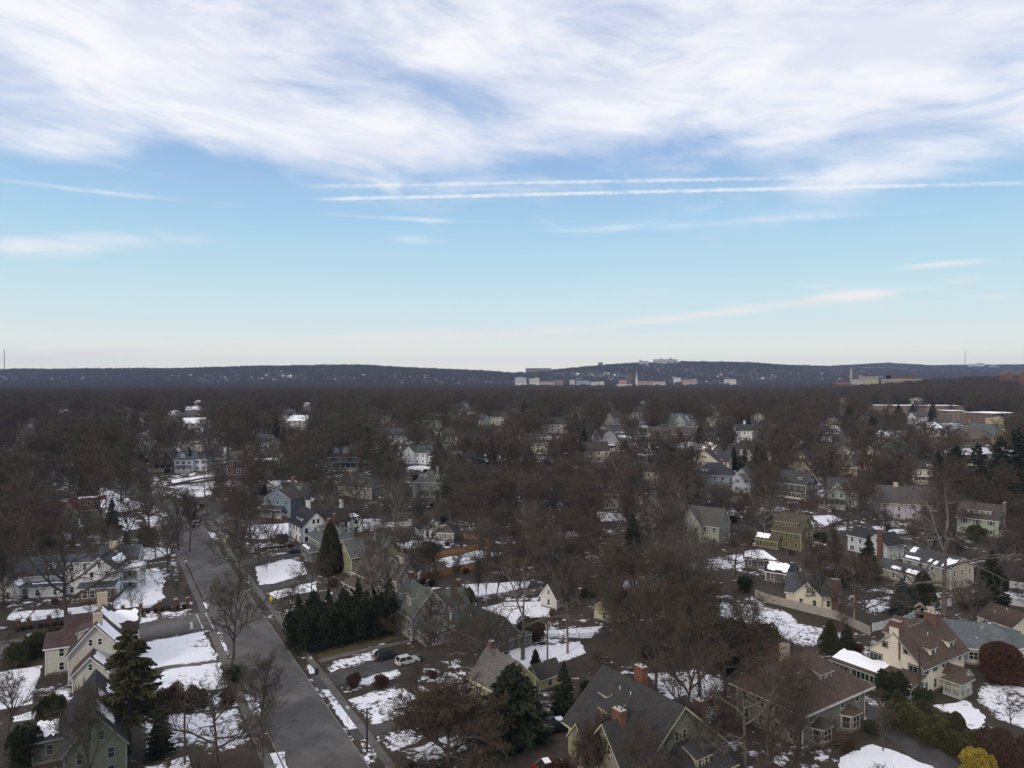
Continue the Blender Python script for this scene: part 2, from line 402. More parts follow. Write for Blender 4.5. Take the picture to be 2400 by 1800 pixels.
sheet('road', [(262, 1119), (325, 1141), (387, 1164), (462, 1192), (600, 1225), (590, 1238), (455, 1214), (399, 1203), (367, 1189), (289, 1163), (244, 1142), (205, 1128), (190, 1112), (230, 1106)], ROADM, .028)
sheet('side_street', [(-260, 1540), (0, 1503), (464, 1436), (505, 1432), (520, 1478), (474, 1475), (0, 1544), (-260, 1584)], ROADM, .024)
WR0, WR1, WL0, WL1 = 908., 934., 619., 647.
sheet('pavement', roadrow(WR0, WR1), WALKM, .06)
sheet('pavement', [on(WL0, 1960), on(WL1, 1960), on(WL1, 1480), on(WL0, 1480)], WALKM, .06)
sheet('pavement', [on(WL0, 1434), on(WL1, 1434), on(WL1, 1215), on(WL0, 1215)], WALKM, .06)
for xa in (RL - 3, RR_): sheet('kerb', roadrow(xa, xa + 3.4), KERBM, .12, False)
sheet('driveway', [(729, 1586), (779, 1577), (882, 1547), (985, 1531), (985, 1560), (908, 1579), (792, 1609), (748, 1618)], DRIVE, .05)
sheet('driveway', [(815, 1712), (852, 1705), (981, 1676), (1100, 1650), (1110, 1668), (985, 1694), (862, 1731), (836, 1738)], DRIVE, .05)
sheet('driveway', [(1130, 1800), (1200, 1720), (1290, 1690), (1360, 1700), (1345, 1760), (1260, 1840)], mat('brown earth drive', (.06, .045, .036), .95, ('noise', 4, .4), (.6, (.035, .03, .026), .4, .7)), .03)
sheet('driveway', [(2005, 1638), (2075, 1666), (2150, 1718), (2260, 1800), (2180, 1810), (2090, 1737), (2010, 1662)], DRIVE, .05)
sheet('driveway', [(560, 1316), (700, 1290), (716, 1293), (714, 1301), (575, 1326)], DRIVE, .04)
sheet('driveway', [(580, 1376), (742, 1346), (745, 1358), (596, 1391)], DRIVE, .04)
sheet('path', [(745, 1546), (850, 1520), (960, 1500), (962, 1505), (855, 1527), (752, 1553)], WALKM, .05, False)
sheet('path', [(382, 1564), (507, 1548), (509, 1553), (383, 1569)], WALKM, .05, False)
sheet('path', [(290, 1351), (392, 1335), (393, 1338), (290, 1354)], WALKM, .05, False)
# crosswalk bars and stop line painted on the side street
MARK = mat('road paint', (.45, .45, .43), .8, None, (2.5, (.2, .2, .19), .45, .7))
def mark(pix): sheet('road_marking', pix, MARK, .034, False)
mark([(459, 1440), (462, 1440), (478, 1474), (474, 1474)]); mark([(480, 1436), (483, 1436), (504, 1476), (500, 1476)]); mark([(445, 1459), (451, 1458), (453, 1473), (446, 1474)])
SNOWL = snow_ground('lawn snow', (.050, .044, .025), .66, .74, .9)
SNOWT = snow_ground('thin lawn snow', (.055, .046, .025), .80, .88, 1.1)
lawns = [
 ([(270, 1345), (372, 1330), (388, 1362), (378, 1380), (388, 1400), (350, 1425), (230, 1434), (60, 1458), (15, 1452), (30, 1434), (150, 1427), (262, 1412), (288, 1388)], 0),
 ([(282, 1455), (447, 1434), (447, 1440), (331, 1461), (150, 1485), (60, 1495), (60, 1486)], 1),
 ([(325, 1508), (477, 1481), (490, 1502), (507, 1546), (381, 1562), (330, 1572), (300, 1540)], 0),
 ([(384, 1571), (512, 1554), (534, 1611), (398, 1630), (350, 1610)], 0),
 ([(335, 1681), (557, 1662), (590, 1744), (490, 1768), (460, 1750), (341, 1772)], 1),
 ([(504, 1481), (518, 1481), (541, 1540), (530, 1541)], 1), ([(466, 1409), (490, 1417), (486, 1427), (470, 1427)], 0),
 ([(563, 1628), (603, 1632), (640, 1728), (606, 1735)], 1), ([(630, 1767), (668, 1762), (675, 1800), (632, 1810)], 0),
 ([(-60, 1585), (100, 1560), (75, 1650), (-60, 1672)], 0), ([(30, 1680), (85, 1664), (80, 1685), (30, 1692)], 0), ([(400, 1785), (440, 1772), (450, 1800), (400, 1805)], 1),
 ([(300, 1290), (395, 1262), (402, 1300), (330, 1318)], 1), ([(240, 1140), (290, 1166), (343, 1182), (307, 1197), (244, 1203), (225, 1165)], 0),
 ([(235, 1215), (316, 1211), (330, 1240), (280, 1246)], 1), ([(340, 1210), (380, 1205), (385, 1240), (345, 1250)], 1), ([(120, 1250), (200, 1245), (240, 1262), (150, 1268)], 1),
 ([(580, 1232), (679, 1226), (678, 1257), (600, 1264), (577, 1262)], 0), ([(585, 1277), (680, 1269), (675, 1284), (590, 1294)], 1),
 ([(400, 1125), (508, 1110), (502, 1121), (405, 1136)], 0), ([(400, 1140), (505, 1127), (495, 1166), (440, 1165)], 1),
 ([(626, 1127), (693, 1125), (709, 1161), (682, 1161)], 0), ([(600, 1328), (683, 1310), (713, 1320), (718, 1345), (643, 1368), (606, 1372)], 0),
 ([(592, 1304), (700, 1290), (702, 1291), (594, 1312)], 1), ([(622, 1390), (742, 1362), (742, 1385), (650, 1404)], 1), ([(655, 1432), (716, 1409), (716, 1436), (668, 1450)], 1),
 ([(762, 1556), (858, 1530), (888, 1520), (884, 1546), (776, 1576)], 1), ([(799, 1612), (855, 1587), (931, 1569), (940, 1585), (852, 1611), (812, 1628)], 1),
 ([(816, 1641), (931, 1602), (975, 1631), (975, 1668), (868, 1701)], 1), ([(888, 1726), (981, 1699), (998, 1731), (915, 1762)], 1), ([(940, 1770), (1060, 1720), (1120, 1740), (1000, 1800)], 1),
 ([(757, 1622), (772, 1616), (840, 1706), (816, 1711)], 0), ([(842, 1742), (855, 1735), (905, 1796), (880, 1792)], 1), ([(668, 1467), (676, 1465), (715, 1514), (706, 1516)], 1), ([(720, 1560), (736, 1555), (742, 1575), (728, 1580)], 0),
 ([(1077, 1370), (1243, 1362), (1235, 1377), (1119, 1400)], 0), ([(1121, 1426), (1189, 1411), (1288, 1409), (1288, 1446), (1235, 1448), (1190, 1490), (1148, 1464)], 0),
 ([(1180, 1522), (1359, 1503), (1374, 1532), (1290, 1560), (1240, 1572), (1200, 1550)], 0), ([(1273, 1479), (1412, 1467), (1386, 1495), (1283, 1496)], 0),
 ([(1604, 1322), (1737, 1296), (1763, 1330), (1611, 1342)], 1), ([(1458, 1360), (1565, 1340), (1558, 1383), (1465, 1393)], 1),
 ([(1641, 1416), (1720, 1412), (1800, 1422), (1850, 1436), (1873, 1462), (1926, 1472), (2032, 1487), (1960, 1500), (1883, 1520), (1800, 1478), (1684, 1442)], 1),
 ([(1515, 1581), (1631, 1565), (1697, 1598), (1681, 1680), (1640, 1720), (1560, 1640)], 1),
 ([(2297, 1601), (2460, 1612), (2460, 1730), (2330, 1681), (2290, 1640)], 1), ([(2184, 1654), (2264, 1642), (2310, 1678), (2300, 1724), (2231, 1680)], 0), ([(2310, 1700), (2420, 1740), (2420, 1800), (2340, 1760)], 1),
 ([(2012, 1629), (2075, 1648), (2072, 1662), (2036, 1650)], 1), ([(1970, 1775), (2045, 1745), (2085, 1757), (2215, 1810), (1960, 1820)], 0),
 ([(2020, 1409), (2085, 1397), (2088, 1432), (2035, 1439)], 1), ([(2337, 1386), (2420, 1392), (2420, 1412), (2330, 1402)], 0),
 ([(1775, 1192), (1824, 1184), (1850, 1194), (1795, 1206)], 1), ([(1904, 1210), (1944, 1207), (1980, 1217), (1935, 1233), (1918, 1228)], 0), ([(1945, 1236), (1982, 1230), (1985, 1243), (1955, 1243)], 1),
 ([(2040, 1234), (2087, 1233), (2061, 1247)], 0), ([(2089, 1241), (2141, 1238), (2137, 1249), (2072, 1253)], 0), ([(2342, 1302), (2389, 1295), (2398, 1313), (2376, 1330)], 1),
 ([(1447, 1020), (1520, 1021), (1498, 1033)], 0), ([(1482, 1036), (1552, 1038), (1547, 1052), (1520, 1072), (1493, 1065)], 0), ([(1561, 1041), (1623, 1035), (1645, 1031), (1682, 1043), (1672, 1054), (1600, 1054)], 0),
 ([(1390, 1198), (1471, 1206), (1458, 1219), (1409, 1222)], 0), ([(1123, 1064), (1191, 1067), (1178, 1083), (1131, 1081)], 0), ([(950, 1097), (969, 1091), (1018, 1092), (1012, 1107)], 0),
 ([(760, 1117), (801, 1115), (795, 1138)], 1), ([(811, 1213), (896, 1217), (893, 1235), (814, 1232)], 1), ([(2052, 1006), (2096, 1013), (2087, 1030), (2058, 1027)], 0),
 ([(2204, 1052), (2315, 1049), (2330, 1063), (2207, 1068)], 0), ([(1920, 993), (1990, 1000), (1975, 1006), (1922, 1003)], 1), ([(1920, 1025), (1950, 1022), (1950, 1035), (1925, 1035)], 0),
 ([(1030, 1310), (1120, 1290), (1180, 1296), (1120, 1318), (1050, 1330)], 1), ([(900, 1275), (1010, 1262), (1060, 1270), (960, 1290)], 1), ([(1290, 1250), (1380, 1244), (1400, 1256), (1300, 1262)], 1)]
def ragged(poly, amp):
    out = []
    n = len(poly)
    for i in range(n):
        a, b = poly[i], poly[(i + 1) % n]; d = (b - a); L = d.length; k = max(2, int(L / max(.7, a.y / 130)))
        k = min(k, 40); nrm = Vector((-d.y, d.x, 0)).normalized()
        for j in range(k):
            t = j / k; w = (rng.random() - .5) * 2 * amp * (1 if j else .3)
            out.append(a + d * t + nrm * w)
    return out
CLEARL = []
for i, (pix, kind_) in enumerate(lawns):
    poly = [P(*p) for p in pix]
    dep = sum(p.y for p in poly) / len(poly)
    me = draped(ragged(poly, .28 * max(1, dep / 160)), .05 + .001 * (i % 7), 3.0); me.name = 'snow'; me.materials.append(SNOWL if kind_ == 0 else SNOWT)
    tag(obj('snow', me), kind='stuff')
    NOGO.append([(p.x, p.y) for p in poly])
    xs = [p[0] for p in pix]; ys = [p[1] for p in pix]; CLEARL.append((min(xs), max(xs), min(ys), max(ys), dep))
CLEARL.append((235, 430, 1105, 1200, P(330, 1160).y))
# brown grass verge in front of the evergreen screen
sheet('lawn', [(742, 1536), (800, 1500), (930, 1478), (960, 1490), (850, 1518), (760, 1545)], mat('winter turf', (.085, .068, .03), .95, ('noise', 6, .5), (.8, (.05, .045, .022), .4, .7)), .04)
# ------------------------------------------------------------------ houses
CAMP = Vector((0, 0, CAMH)); HOUSES = []; FOOT = []
MESHC = {}
def cached(key, fn):
    if key not in MESHC: MESHC[key] = fn()
    return MESHC[key]
def win_mesh(w, h, tm, full=True, arch=False):
    def f():
        b = MB(); t = .11
        if arch:
            pts = [(w / 2 * math.cos(a), h / 2 - w / 2 + w / 2 * math.sin(a)) for a in [math.pi * k / 8 for k in range(9)]]
            ring = [(w / 2, -h / 2)] + pts + [(-w / 2, -h / 2)]
            inn = [((x * (1 - 2 * t / w)), z * (1 - t / h * 1.6)) for x, z in ring]
            for k in range(len(ring)):
                k2 = (k + 1) % len(ring); a, c, d, e = ring[k], ring[k2], inn[k2], inn[k]
                b.poly([(a[0], -.06, a[1]), (c[0], -.06, c[1]), (d[0], -.06, d[1]), (e[0], -.06, e[1])], 0)
                b.poly([(a[0], .02, a[1]), (c[0], .02, c[1]), (c[0], -.06, c[1]), (a[0], -.06, a[1])], 0)
        else:
            b.box(-w / 2, -w / 2 + t, -.06, .02, -h / 2, h / 2); b.box(w / 2 - t, w / 2, -.06, .02, -h / 2, h / 2)
            b.box(-w / 2 + t, w / 2 - t, -.06, .02, h / 2 - t, h / 2); b.box(-w / 2 - .05, w / 2 + .05, -.10, .02, -h / 2 - .08, -h / 2 + .04)
        b.box(-w / 2 + t, w / 2 - t, -.045, .015, -.03, .03)
        n = 1 if w < 1.3 else int(w / .75)
        for k in range(1, n): x = -w / 2 + w * k / n; b.box(x - .04, x + .04, -.05, .016, -h / 2 + .04, h / 2 - t)
        if full: b.box(-w / 2 + t * .5, w / 2 - t * .5, -.012, .01, -h / 2 + .04, h / 2 - t * .5 - (w * .28 if arch else 0), 1)
        return b.mesh('window', [tm, GLASS])
    return cached(('win', round(w, 2), round(h, 2), tm.name, full, arch), f)
def pane_mesh(w, h):
    def f():
        b = MB(); b.box(-w / 2 + .05, w / 2 - .05, -.012, .01, -h / 2 + .04, h / 2 - .05); return b.mesh('pane', [GLASS])
    return cached(('pane', round(w, 2), round(h, 2)), f)
def shutter_mesh(w, h, m):
    def f():
        b = MB(); s = w * .34
        for q in (-1, 1):
            x = q * (w / 2 + s / 2 + .03); b.box(x - s / 2, x + s / 2, -.05, .01, -h / 2, h / 2)
        return b.mesh('shutters', [m])
    return cached(('sh', round(w, 2), round(h, 2), m.name), f)
def fit(L, C, h, D, yaw=None):
    """surveyed eave corners L, C of the facade (pixels at height h above ground) -> origin, yaw, width"""
    a = P(*L, h); c = P(*C, h); d = (c - a); W = math.hypot(d.x, d.y); y = math.atan2(d.y, d.x)
    if yaw is not None: y = R(yaw)
    org = Vector(((a.x + c.x) / 2, (a.y + c.y) / 2, 0)) + Vector((-math.sin(y), math.cos(y), 0)) * (D / 2)
    return org, y, W
class Block:
    def __init__(s, x0, x1, y0, y1, h, roof='gx', rise=3, z0=-1.5, wins=True, ov=.45, lvl=None, hipin=None):
        s.x0, s.x1, s.y0, s.y1, s.h, s.roof, s.rise, s.z0, s.wins, s.ov, s.lvl = x0, x1, y0, y1, h, roof, rise, z0, wins, ov, lvl
        s.hipin = hipin
    def zroof(s, x, y):
        cx, cy = (s.x0 + s.x1) / 2, (s.y0 + s.y1) / 2; hx, hy = (s.x1 - s.x0) / 2, (s.y1 - s.y0) / 2
        u, v = abs(x - cx) / hx, abs(y - cy) / hy
        if s.roof == 'gx': return s.h + s.rise * (1 - v)
        if s.roof == 'gy': return s.h + s.rise * (1 - u)
        if s.roof in ('gamx', 'gamy'):
            k = v if s.roof == 'gamx' else u
            return s.h + s.rise * (np.interp(k, [0, .55, 1], [1, .68, 0]))
        if s.roof == 'hip':
            r = min(hx, hy); return s.h + s.rise * min(1, min(hx - abs(x - cx), hy - abs(y - cy)) / r)
        return s.h
def roofprof(b):
    """chevron profile across the roof"""
    gam = b.roof.startswith('gam'); ax = 'x' if b.roof.endswith('x') else 'y'
    c, hw = ((b.y0 + b.y1) / 2, (b.y1 - b.y0) / 2) if ax == 'x' else ((b.x0 + b.x1) / 2, (b.x1 - b.x0) / 2)
    if gam: sl = .32 * 0 + b.rise * .68 / (hw * .45); top = [(-hw - b.ov * .5, b.h - b.ov * .5 * sl * .6), (-hw * .55, b.h + b.rise * .68), (0, b.h + b.rise), (hw * .55, b.h + b.rise * .68), (hw + b.ov * .5, b.h - b.ov * .5 * sl * .6)]
    else: sl = b.rise / hw; top = [(-hw - b.ov, b.h - b.ov * sl), (0, b.h + b.rise), (hw + b.ov, b.h - b.ov * sl)]
    top = [(c + u, z + .12) for u, z in top]
    t = .26
    low = [(u, z - t) for u, z in reversed(top)]
    return ax, top + low, len(top)
def add_walls(m, b):
    if b.roof in ('gx', 'gy', 'gamx', 'gamy'):
        ax = b.roof[-1]
        c, hw = ((b.y0 + b.y1) / 2, (b.y1 - b.y0) / 2) if ax == 'x' else ((b.x0 + b.x1) / 2, (b.x1 - b.x0) / 2)
        if b.roof[0:3] == 'gam': pr = [(c - hw, b.z0), (c + hw, b.z0), (c + hw, b.h), (c + hw * .55, b.h + b.rise * .68), (c, b.h + b.rise), (c - hw * .55, b.h + b.rise * .68), (c - hw, b.h)]
        else: pr = [(c - hw, b.z0), (c + hw, b.z0), (c + hw, b.h), (c, b.h + b.rise), (c - hw, b.h)]
        a, d = (b.x0, b.x1) if ax == 'x' else (b.y0, b.y1)
        m.ext(pr, ax, a, d)
    else: m.box(b.x0, b.x1, b.y0, b.y1, b.z0, b.h)
def add_roof(m, b):
    if b.roof in ('gx', 'gy', 'gamx', 'gamy'):
        ax, pr, n = roofprof(b); a, d = (b.x0, b.x1) if ax == 'x' else (b.y0, b.y1)
        sides = [0 if k < n - 1 else 1 for k in range(len(pr))]
        i = len(m.f); m.ext(pr, ax, a - b.ov, d + b.ov, 1, sides)
    elif b.roof in ('hip', 'pyr'):
        o = b.ov; x0, x1, y0, y1 = b.x0 - o, b.x1 + o, b.y0 - o, b.y1 + o; hx, hy = (x1 - x0) / 2, (y1 - y0) / 2; r = min(hx, hy)
        if b.roof == 'pyr': r = r * .999
        z = b.h - .02; zt = b.h + b.rise + .12; cx, cy = (x0 + x1) / 2, (y0 + y1) / 2
        if hx >= hy: p, q = (x0 + r, cy, zt), (x1 - r, cy, zt)
        else: p, q = (cx, y0 + r, zt), (cx, y1 - r, zt)
        A, B, C_, D_ = (x0, y0, z), (x1, y0, z), (x1, y1, z), (x0, y1, z)
        if abs(hx - hy) < .02 or b.roof == 'pyr':
            t = (cx, cy, zt); tops = [[A, B, t], [B, C_, t], [C_, D_, t], [D_, A, t]]
        elif hx > hy: tops = [[A, B, q, p], [B, C_, q], [C_, D_, p, q], [D_, A, p]]
        else: tops = [[A, B, p], [B, C_, q, p], [C_, D_, q], [D_, A, p, q]]
        m.slab(tops, .24)
    elif b.roof == 'shed':   # high at y1
        o = b.ov; m.slab([[(b.x0 - o, b.y0 - o, b.h - .02), (b.x1 + o, b.y0 - o, b.h - .02), (b.x1 + o, b.y1, b.h + b.rise), (b.x0 - o, b.y1, b.h + b.rise)]], .22)
    elif b.roof == 'man':
        o = b.ov; i = .9
        A = [(b.x0 - o, b.y0 - o, b.h), (b.x1 + o, b.y0 - o, b.h), (b.x1 + o, b.y1 + o, b.h), (b.x0 - o, b.y1 + o, b.h)]
        T = [(b.x0 + i, b.y0 + i, b.h + b.rise), (b.x1 - i, b.y0 + i, b.h + b.rise), (b.x1 - i, b.y1 - i, b.h + b.rise), (b.x0 + i, b.y1 - i, b.h + b.rise)]
        m.slab([[A[k], A[(k + 1) % 4], T[(k + 1) % 4], T[k]] for k in range(4)] + [T], .22)
    else: m.box(b.x0 - b.ov, b.x1 + b.ov, b.y0 - b.ov, b.y1 + b.ov, b.h - .02, b.h + .28)
def jag(u0, u1, v0, v1, r_, n=9, a=.12):
    pts = []
    for k in range(n): pts.append((u0 + (u1 - u0) * k / n, v0 + (v1 - v0) * a * r_.uniform(-1, 1)))
    for k in range(n // 2): pts.append((u1 + (u1 - u0) * a * .3 * r_.uniform(-1, 1), v0 + (v1 - v0) * k / (n // 2)))
    for k in range(n): pts.append((u1 + (u0 - u1) * k / n, v1 + (v1 - v0) * a * r_.uniform(-1, 1)))
    for k in range(n // 2): pts.append((u0 + (u1 - u0) * a * .3 * r_.uniform(-1, 1), v1 + (v0 - v1) * k / (n // 2)))
    return pts
def chimney_mesh(w, d, h, m, cap=True):
    def f():
        b = MB(); b.box(-w / 2, w / 2, -d / 2, d / 2, -2.5, h - .25)
        b.box(-w / 2 - .08, w / 2 + .08, -d / 2 - .08, d / 2 + .08, h - .25, h, 0)
        b.box(-w / 2 + .02, w / 2 - .02, -d / 2 + .02, d / 2 - .02, h, h + .06, 1)
        for k in range(max(1, int(w / .6))):
            x = -w / 2 + w * (k + .5) / max(1, int(w / .6)); b.tube([(x, 0, h + .05), (x, 0, h + .32)], .14, 8, 2)
        return b.mesh('chimney', [m, paint((.4, .38, .35)), mat('clay pot', (.10, .07, .055))])
    return cached(('ch', w, d, h, m.name), f)
def dormer(parent, b, side, pos, t, w, hh, kind, wm, rm, tm, nwin=1, ww=None, arch=False, depthf=1.0):
    """pos: metres along the eave from block centre; t: 0 eave .. 1 ridge of the dormer's front"""
    cx, cy = (b.x0 + b.x1) / 2, (b.y0 + b.y1) / 2; hx, hy = (b.x1 - b.x0) / 2, (b.y1 - b.y0) / 2
    run = hy if side in 'fb' else hx
    if b.roof == 'hip': run = min(hx, hy)
    if side == 'f': x, y, rz = cx + pos, b.y0 + run * t, 0
    elif side == 'b': x, y, rz = cx + pos, b.y1 - run * t, math.pi
    elif side == 'l': x, y, rz = b.x0 + run * t, cy + pos, -math.pi / 2
    else: x, y, rz = b.x1 - run * t, cy + pos, math.pi / 2
    z = b.zroof(x, y); sl = b.rise / run
    if b.roof.startswith('gam'): sl = b.rise * .68 / (run * .45) if t < .45 else sl * .6
    L = min(hh / max(sl, .3) + .3, run * (1 - t) * 1.0 + .8) * depthf
    m = MB(); rm_ = MB(); h2 = w * .38
    if kind == 'g':
        m.ext([(-w / 2, -.3), (w / 2, -.3), (w / 2, hh), (0, hh + h2), (-w / 2, hh)], 'y', 0, L)
        o = .22; sl2 = h2 / (w / 2); T = [(-w / 2 - o, hh - o * sl2 + .06), (0, hh + h2 + .06), (w / 2 + o, hh - o * sl2 + .06)]
        Lr = min(L + h2 / max(sl, .3), run * (1 - t) + 1.5)
        rm_.ext(T + [(u, z_ - .16) for u, z_ in reversed(T)], 'y', -.28, Lr, 1, [0, 0, 1, 1, 1, 1])
    elif kind == 'h':
        m.box(-w / 2, w / 2, 0, L, -.3, hh); o = .3; r_ = w / 2 + o; zt = hh + r_ * .55
        Lr = max(L + 1.0, r_ + .3)
        rm_.slab([[(-r_, -o, hh), (r_, -o, hh), (0, -o + r_, zt)], [(r_, -o, hh), (r_, Lr, hh), (0, Lr, zt), (0, -o + r_, zt)], [(-r_, Lr, hh), (-r_, -o, hh), (0, -o + r_, zt), (0, Lr, zt)]], .16)
    else:
        dl = min(run * (1 - t), L * 1.6); rs = min(sl * .35, .35)
        zb = hh + rs * dl; m.ext([(0, -.3), (dl, -.3), (dl, zb - .02), (0, hh)], 'x', -w / 2, w / 2); o = .3
        rm_.slab([[(-w / 2 - o, -o, hh - rs * o + .06), (w / 2 + o, -o, hh - rs * o + .06), (w / 2 + o, dl, zb + .06), (-w / 2 - o, dl, zb + .06)]], .16)
    d = m.build('dormer', wm, parent); d.location = (x, y, z); d.rotation_euler = (0, 0, rz)
    rm_.build('dormer_roof', [rm, tm], d)
    ww = ww or min(.9, w / nwin * .62); wh = min(hh * .82, 1.35)
    for k in range(nwin):
        o_ = obj('window', win_mesh(ww, wh, tm, True, arch), d, (-w / 2 + w * (k + .5) / nwin, -.01, hh * .5 + .05))
    return d
def place_wins(root, b, blocks, yaw, org, tm, lvl, style, r_, cols=None, skipface=''):
    """regular bays of windows on every face that can be seen"""
    fl = max(1, int(round(b.h / 2.9))); fh = b.h / fl
    for face in 'fblr':
        if face in skipface: continue
        nl = {'f': (0, -1), 'b': (0, 1), 'l': (-1, 0), 'r': (1, 0)}[face]
        c, s = math.cos(yaw), math.sin(yaw)
        nw = Vector((nl[0] * c - nl[1] * s, nl[0] * s + nl[1] * c, 0)); tocam = Vector((-org.x, -org.y, 0)).normalized()
        if nw.dot(tocam) < -.05: continue
        Lf = (b.x1 - b.x0) if face in 'fb' else (b.y1 - b.y0)
        n = max(1, int(Lf / style.get('pitch', 2.9)))
        if cols and face in cols: n = cols[face]
        rz = {'f': 0, 'b': math.pi, 'l': -math.pi / 2, 'r': math.pi / 2}[face]
        def put(u, z, w, h, arch=False):
            if face == 'f': x, y = b.x0 + u, b.y0
            elif face == 'b': x, y = b.x1 - u, b.y1
            elif face == 'l': x, y = b.x0, b.y1 - u
            else: x, y = b.x1, b.y0 + u
            for o in blocks:
                if o is not b and o.x0 - .3 < x < o.x1 + .3 and o.y0 - .3 < y < o.y1 + .3 and z - h / 2 < o.h + .5 and o.z0 < z + .2: return
            wn = obj('window', win_mesh(w, h, tm, lvl > 0, arch), root, (x, y, z), rz)
            if lvl == 0: obj('pane', pane_mesh(w, h) if not arch else pane_mesh(w, h * .75), wn)
            if style.get('shut'): obj('shutters', shutter_mesh(w, h, style['shut']), wn)
        for f in range(fl):
            for k in range(n):
                w, h = style.get('ww', .95), style.get('wh', 1.55)
                j = r_.random()
                if n > 2 and j < style.get('gap', .12): continue
                if n > 2 and j > .88: w *= 1.7
                put(Lf * (k + .5) / n, fh * f + fh * .53, w, h, style.get('arch', False))
        gable = (b.roof in ('gx', 'gamx') and face in 'lr') or (b.roof in ('gy', 'gamy') and face in 'fb')
        if gable and b.rise > 1.8:
            if b.rise > 3.2 and Lf > 7:
                for q in (-1, 1): put(Lf / 2 + q * .75, b.h + b.rise * .33, .8, 1.25)
            else: put(Lf / 2, b.h + b.rise * .34, .8, min(1.2, b.rise * .45))
def near_lvl(y): return 0 if y < 175 else (1 if y < 420 else 2)
def house(name, label, ref, L, C, h, D, roof='gx', rise=3.0, wall=(.3, .3, .28), rcol=(.05, .05, .052), trim=WHITE, ext=None, dorm=(), chim=(), porch=(), style={}, yaw=None,
          wm=None, snow=(), cat='house', ov=.45, cols=None, W=None, seed=1, extra=None, cornice=False, skipface='', group=None):
    org, yw, W_ = fit(L, C, h, D, yaw); W = W or W_
    org.z = g(org.x, org.y); r_ = random.Random(hash(label) % 9999 if False else sum(map(ord, label)) + seed)
    root = thing(name, org, yw, label, cat, group)
    wm = wm or siding(wall); rm = shingle(rcol)
    main = Block(-W / 2, W / 2, -D / 2, D / 2, h, roof, rise, ov=ov)
    blocks = [main] + (ext(W, D) if ext else [])
    m = MB(); rf = MB()
    for b in blocks: add_walls(m, b); add_roof(rf, b)
    lvl = near_lvl(org.y)
    if lvl < 2:
        for b in blocks:
            if b.h > 2.4 and b.z0 < 0:
                for x in (b.x0, b.x1):
                    for y in (b.y0, b.y1): m.box(x - .09, x + .09, y - .09, y + .09, -1.4, b.h - .06, 1)
    m.build('wall', [wm, trim], root); rfo = rf.build('roof', [rm, trim], root)
    if lvl < 2:
        fb = MB()
        for b in blocks:
            if b.h > 2.4 and b.z0 < 0:
                fb.box(b.x0 - .05, b.x1 + .05, b.y0 - .05, b.y1 + .05, -1.45, .35)
        fb.build('foundation', mat('foundation stone', (.16, .14, .13), .9, ('noise', 3, .3)), root)
    for b in blocks:
        if b.wins: place_wins(root, b, blocks, yw, org, trim, lvl, style, r_, cols if b is main else None, skipface if b is main else '')
    for d in dorm:
        bi = d.get('b', 0)
        dormer(root, blocks[bi], d['s'], d['p'], d.get('t', .2), d.get('w', 1.6), d.get('h', 1.5), d.get('k', 'g'), d.get('wm', wm), rm, trim, d.get('n', 1), d.get('ww'), d.get('arch', False))
    for c in chim:
        x, y, w, d_, top, cm = c
        ch = obj('chimney', chimney_mesh(w, d_, 1.9, cm), rfo, (x, y, top - 1.9))
        if top > 6:
            b = MB(); b.box(-w / 2 + .01, w / 2 - .01, -d_ / 2 + .01, d_ / 2 - .01, -(top - 1.9) , -2.4); sh = b.build('chimney_shaft', cm, ch)
    if lvl == 0 and main.roof in ('gx', 'gy', 'hip'):
        for q in range(3):
            x, y = r_.uniform(-W * .3, W * .3), r_.uniform(-D * .35, D * .35); v = MB(); v.tube([(0, 0, -.3), (0, 0, .55)], .07, 6); vo = v.build('vent_pipe', WHITE if q else paint((.2, .2, .2)), rfo); vo.location = (x, y, main.zroof(x, y))
    if lvl == 0 and main.roof in ('gx', 'hip'):
        v = MB(); v.box(-W / 2 - ov - .02, W / 2 + ov + .02, -D / 2 - ov * 1.25 - .1, -D / 2 - ov * 1.25 + .05, h - ov * main.rise / (D / 2) * (1 if main.roof == 'gx' else 0) - .2, h - ov * main.rise / (D / 2) * (1 if main.roof == 'gx' else 0) - .05) if main.roof == 'hip' else v.box(-W / 2, W / 2, -D / 2 - ov - .16, -D / 2 - ov - .02, h - ov * rise / (D / 2) - .06, h - ov * rise / (D / 2) + .06)
        v.tube([(W / 2 - .2, -D / 2 - .12, -.2), (W / 2 - .2, -D / 2 - .12, h - .3)], .05, 6); v.build('gutter', trim, root)
    for p in porch: add_porch(root, p, rm, trim, wm)
    for s in snow:
        roof_snow(rfo, blocks[s[0]], s[1], s[2], s[3], s[4], s[5], r_)
    if extra: extra(root, W, D, h, r_, wm, rm, trim)
    # footprint and what it shows in the picture
    c, s = math.cos(yw), math.sin(yw)
    for b in blocks:
        q = [(org.x + c * x - s * y, org.y + s * x + c * y) for x, y in ((b.x0 - 2, b.y0 - 2), (b.x1 + 2, b.y0 - 2), (b.x1 + 2, b.y1 + 2), (b.x0 - 2, b.y1 + 2))]
        NOGO.append(q); FOOT.append(q)
    hw = [PX((org.x + c * x - s * y, org.y + s * x + c * y, org.z + z)) for x in (-W / 2, W / 2) for y in (-D / 2, D / 2) for z in (1.5, h + rise * .8)]
    HOUSES.append((ref, org.copy(), min(p[0] for p in hw), max(p[0] for p in hw), min(p[1] for p in hw), max(p[1] for p in hw)))
    return root
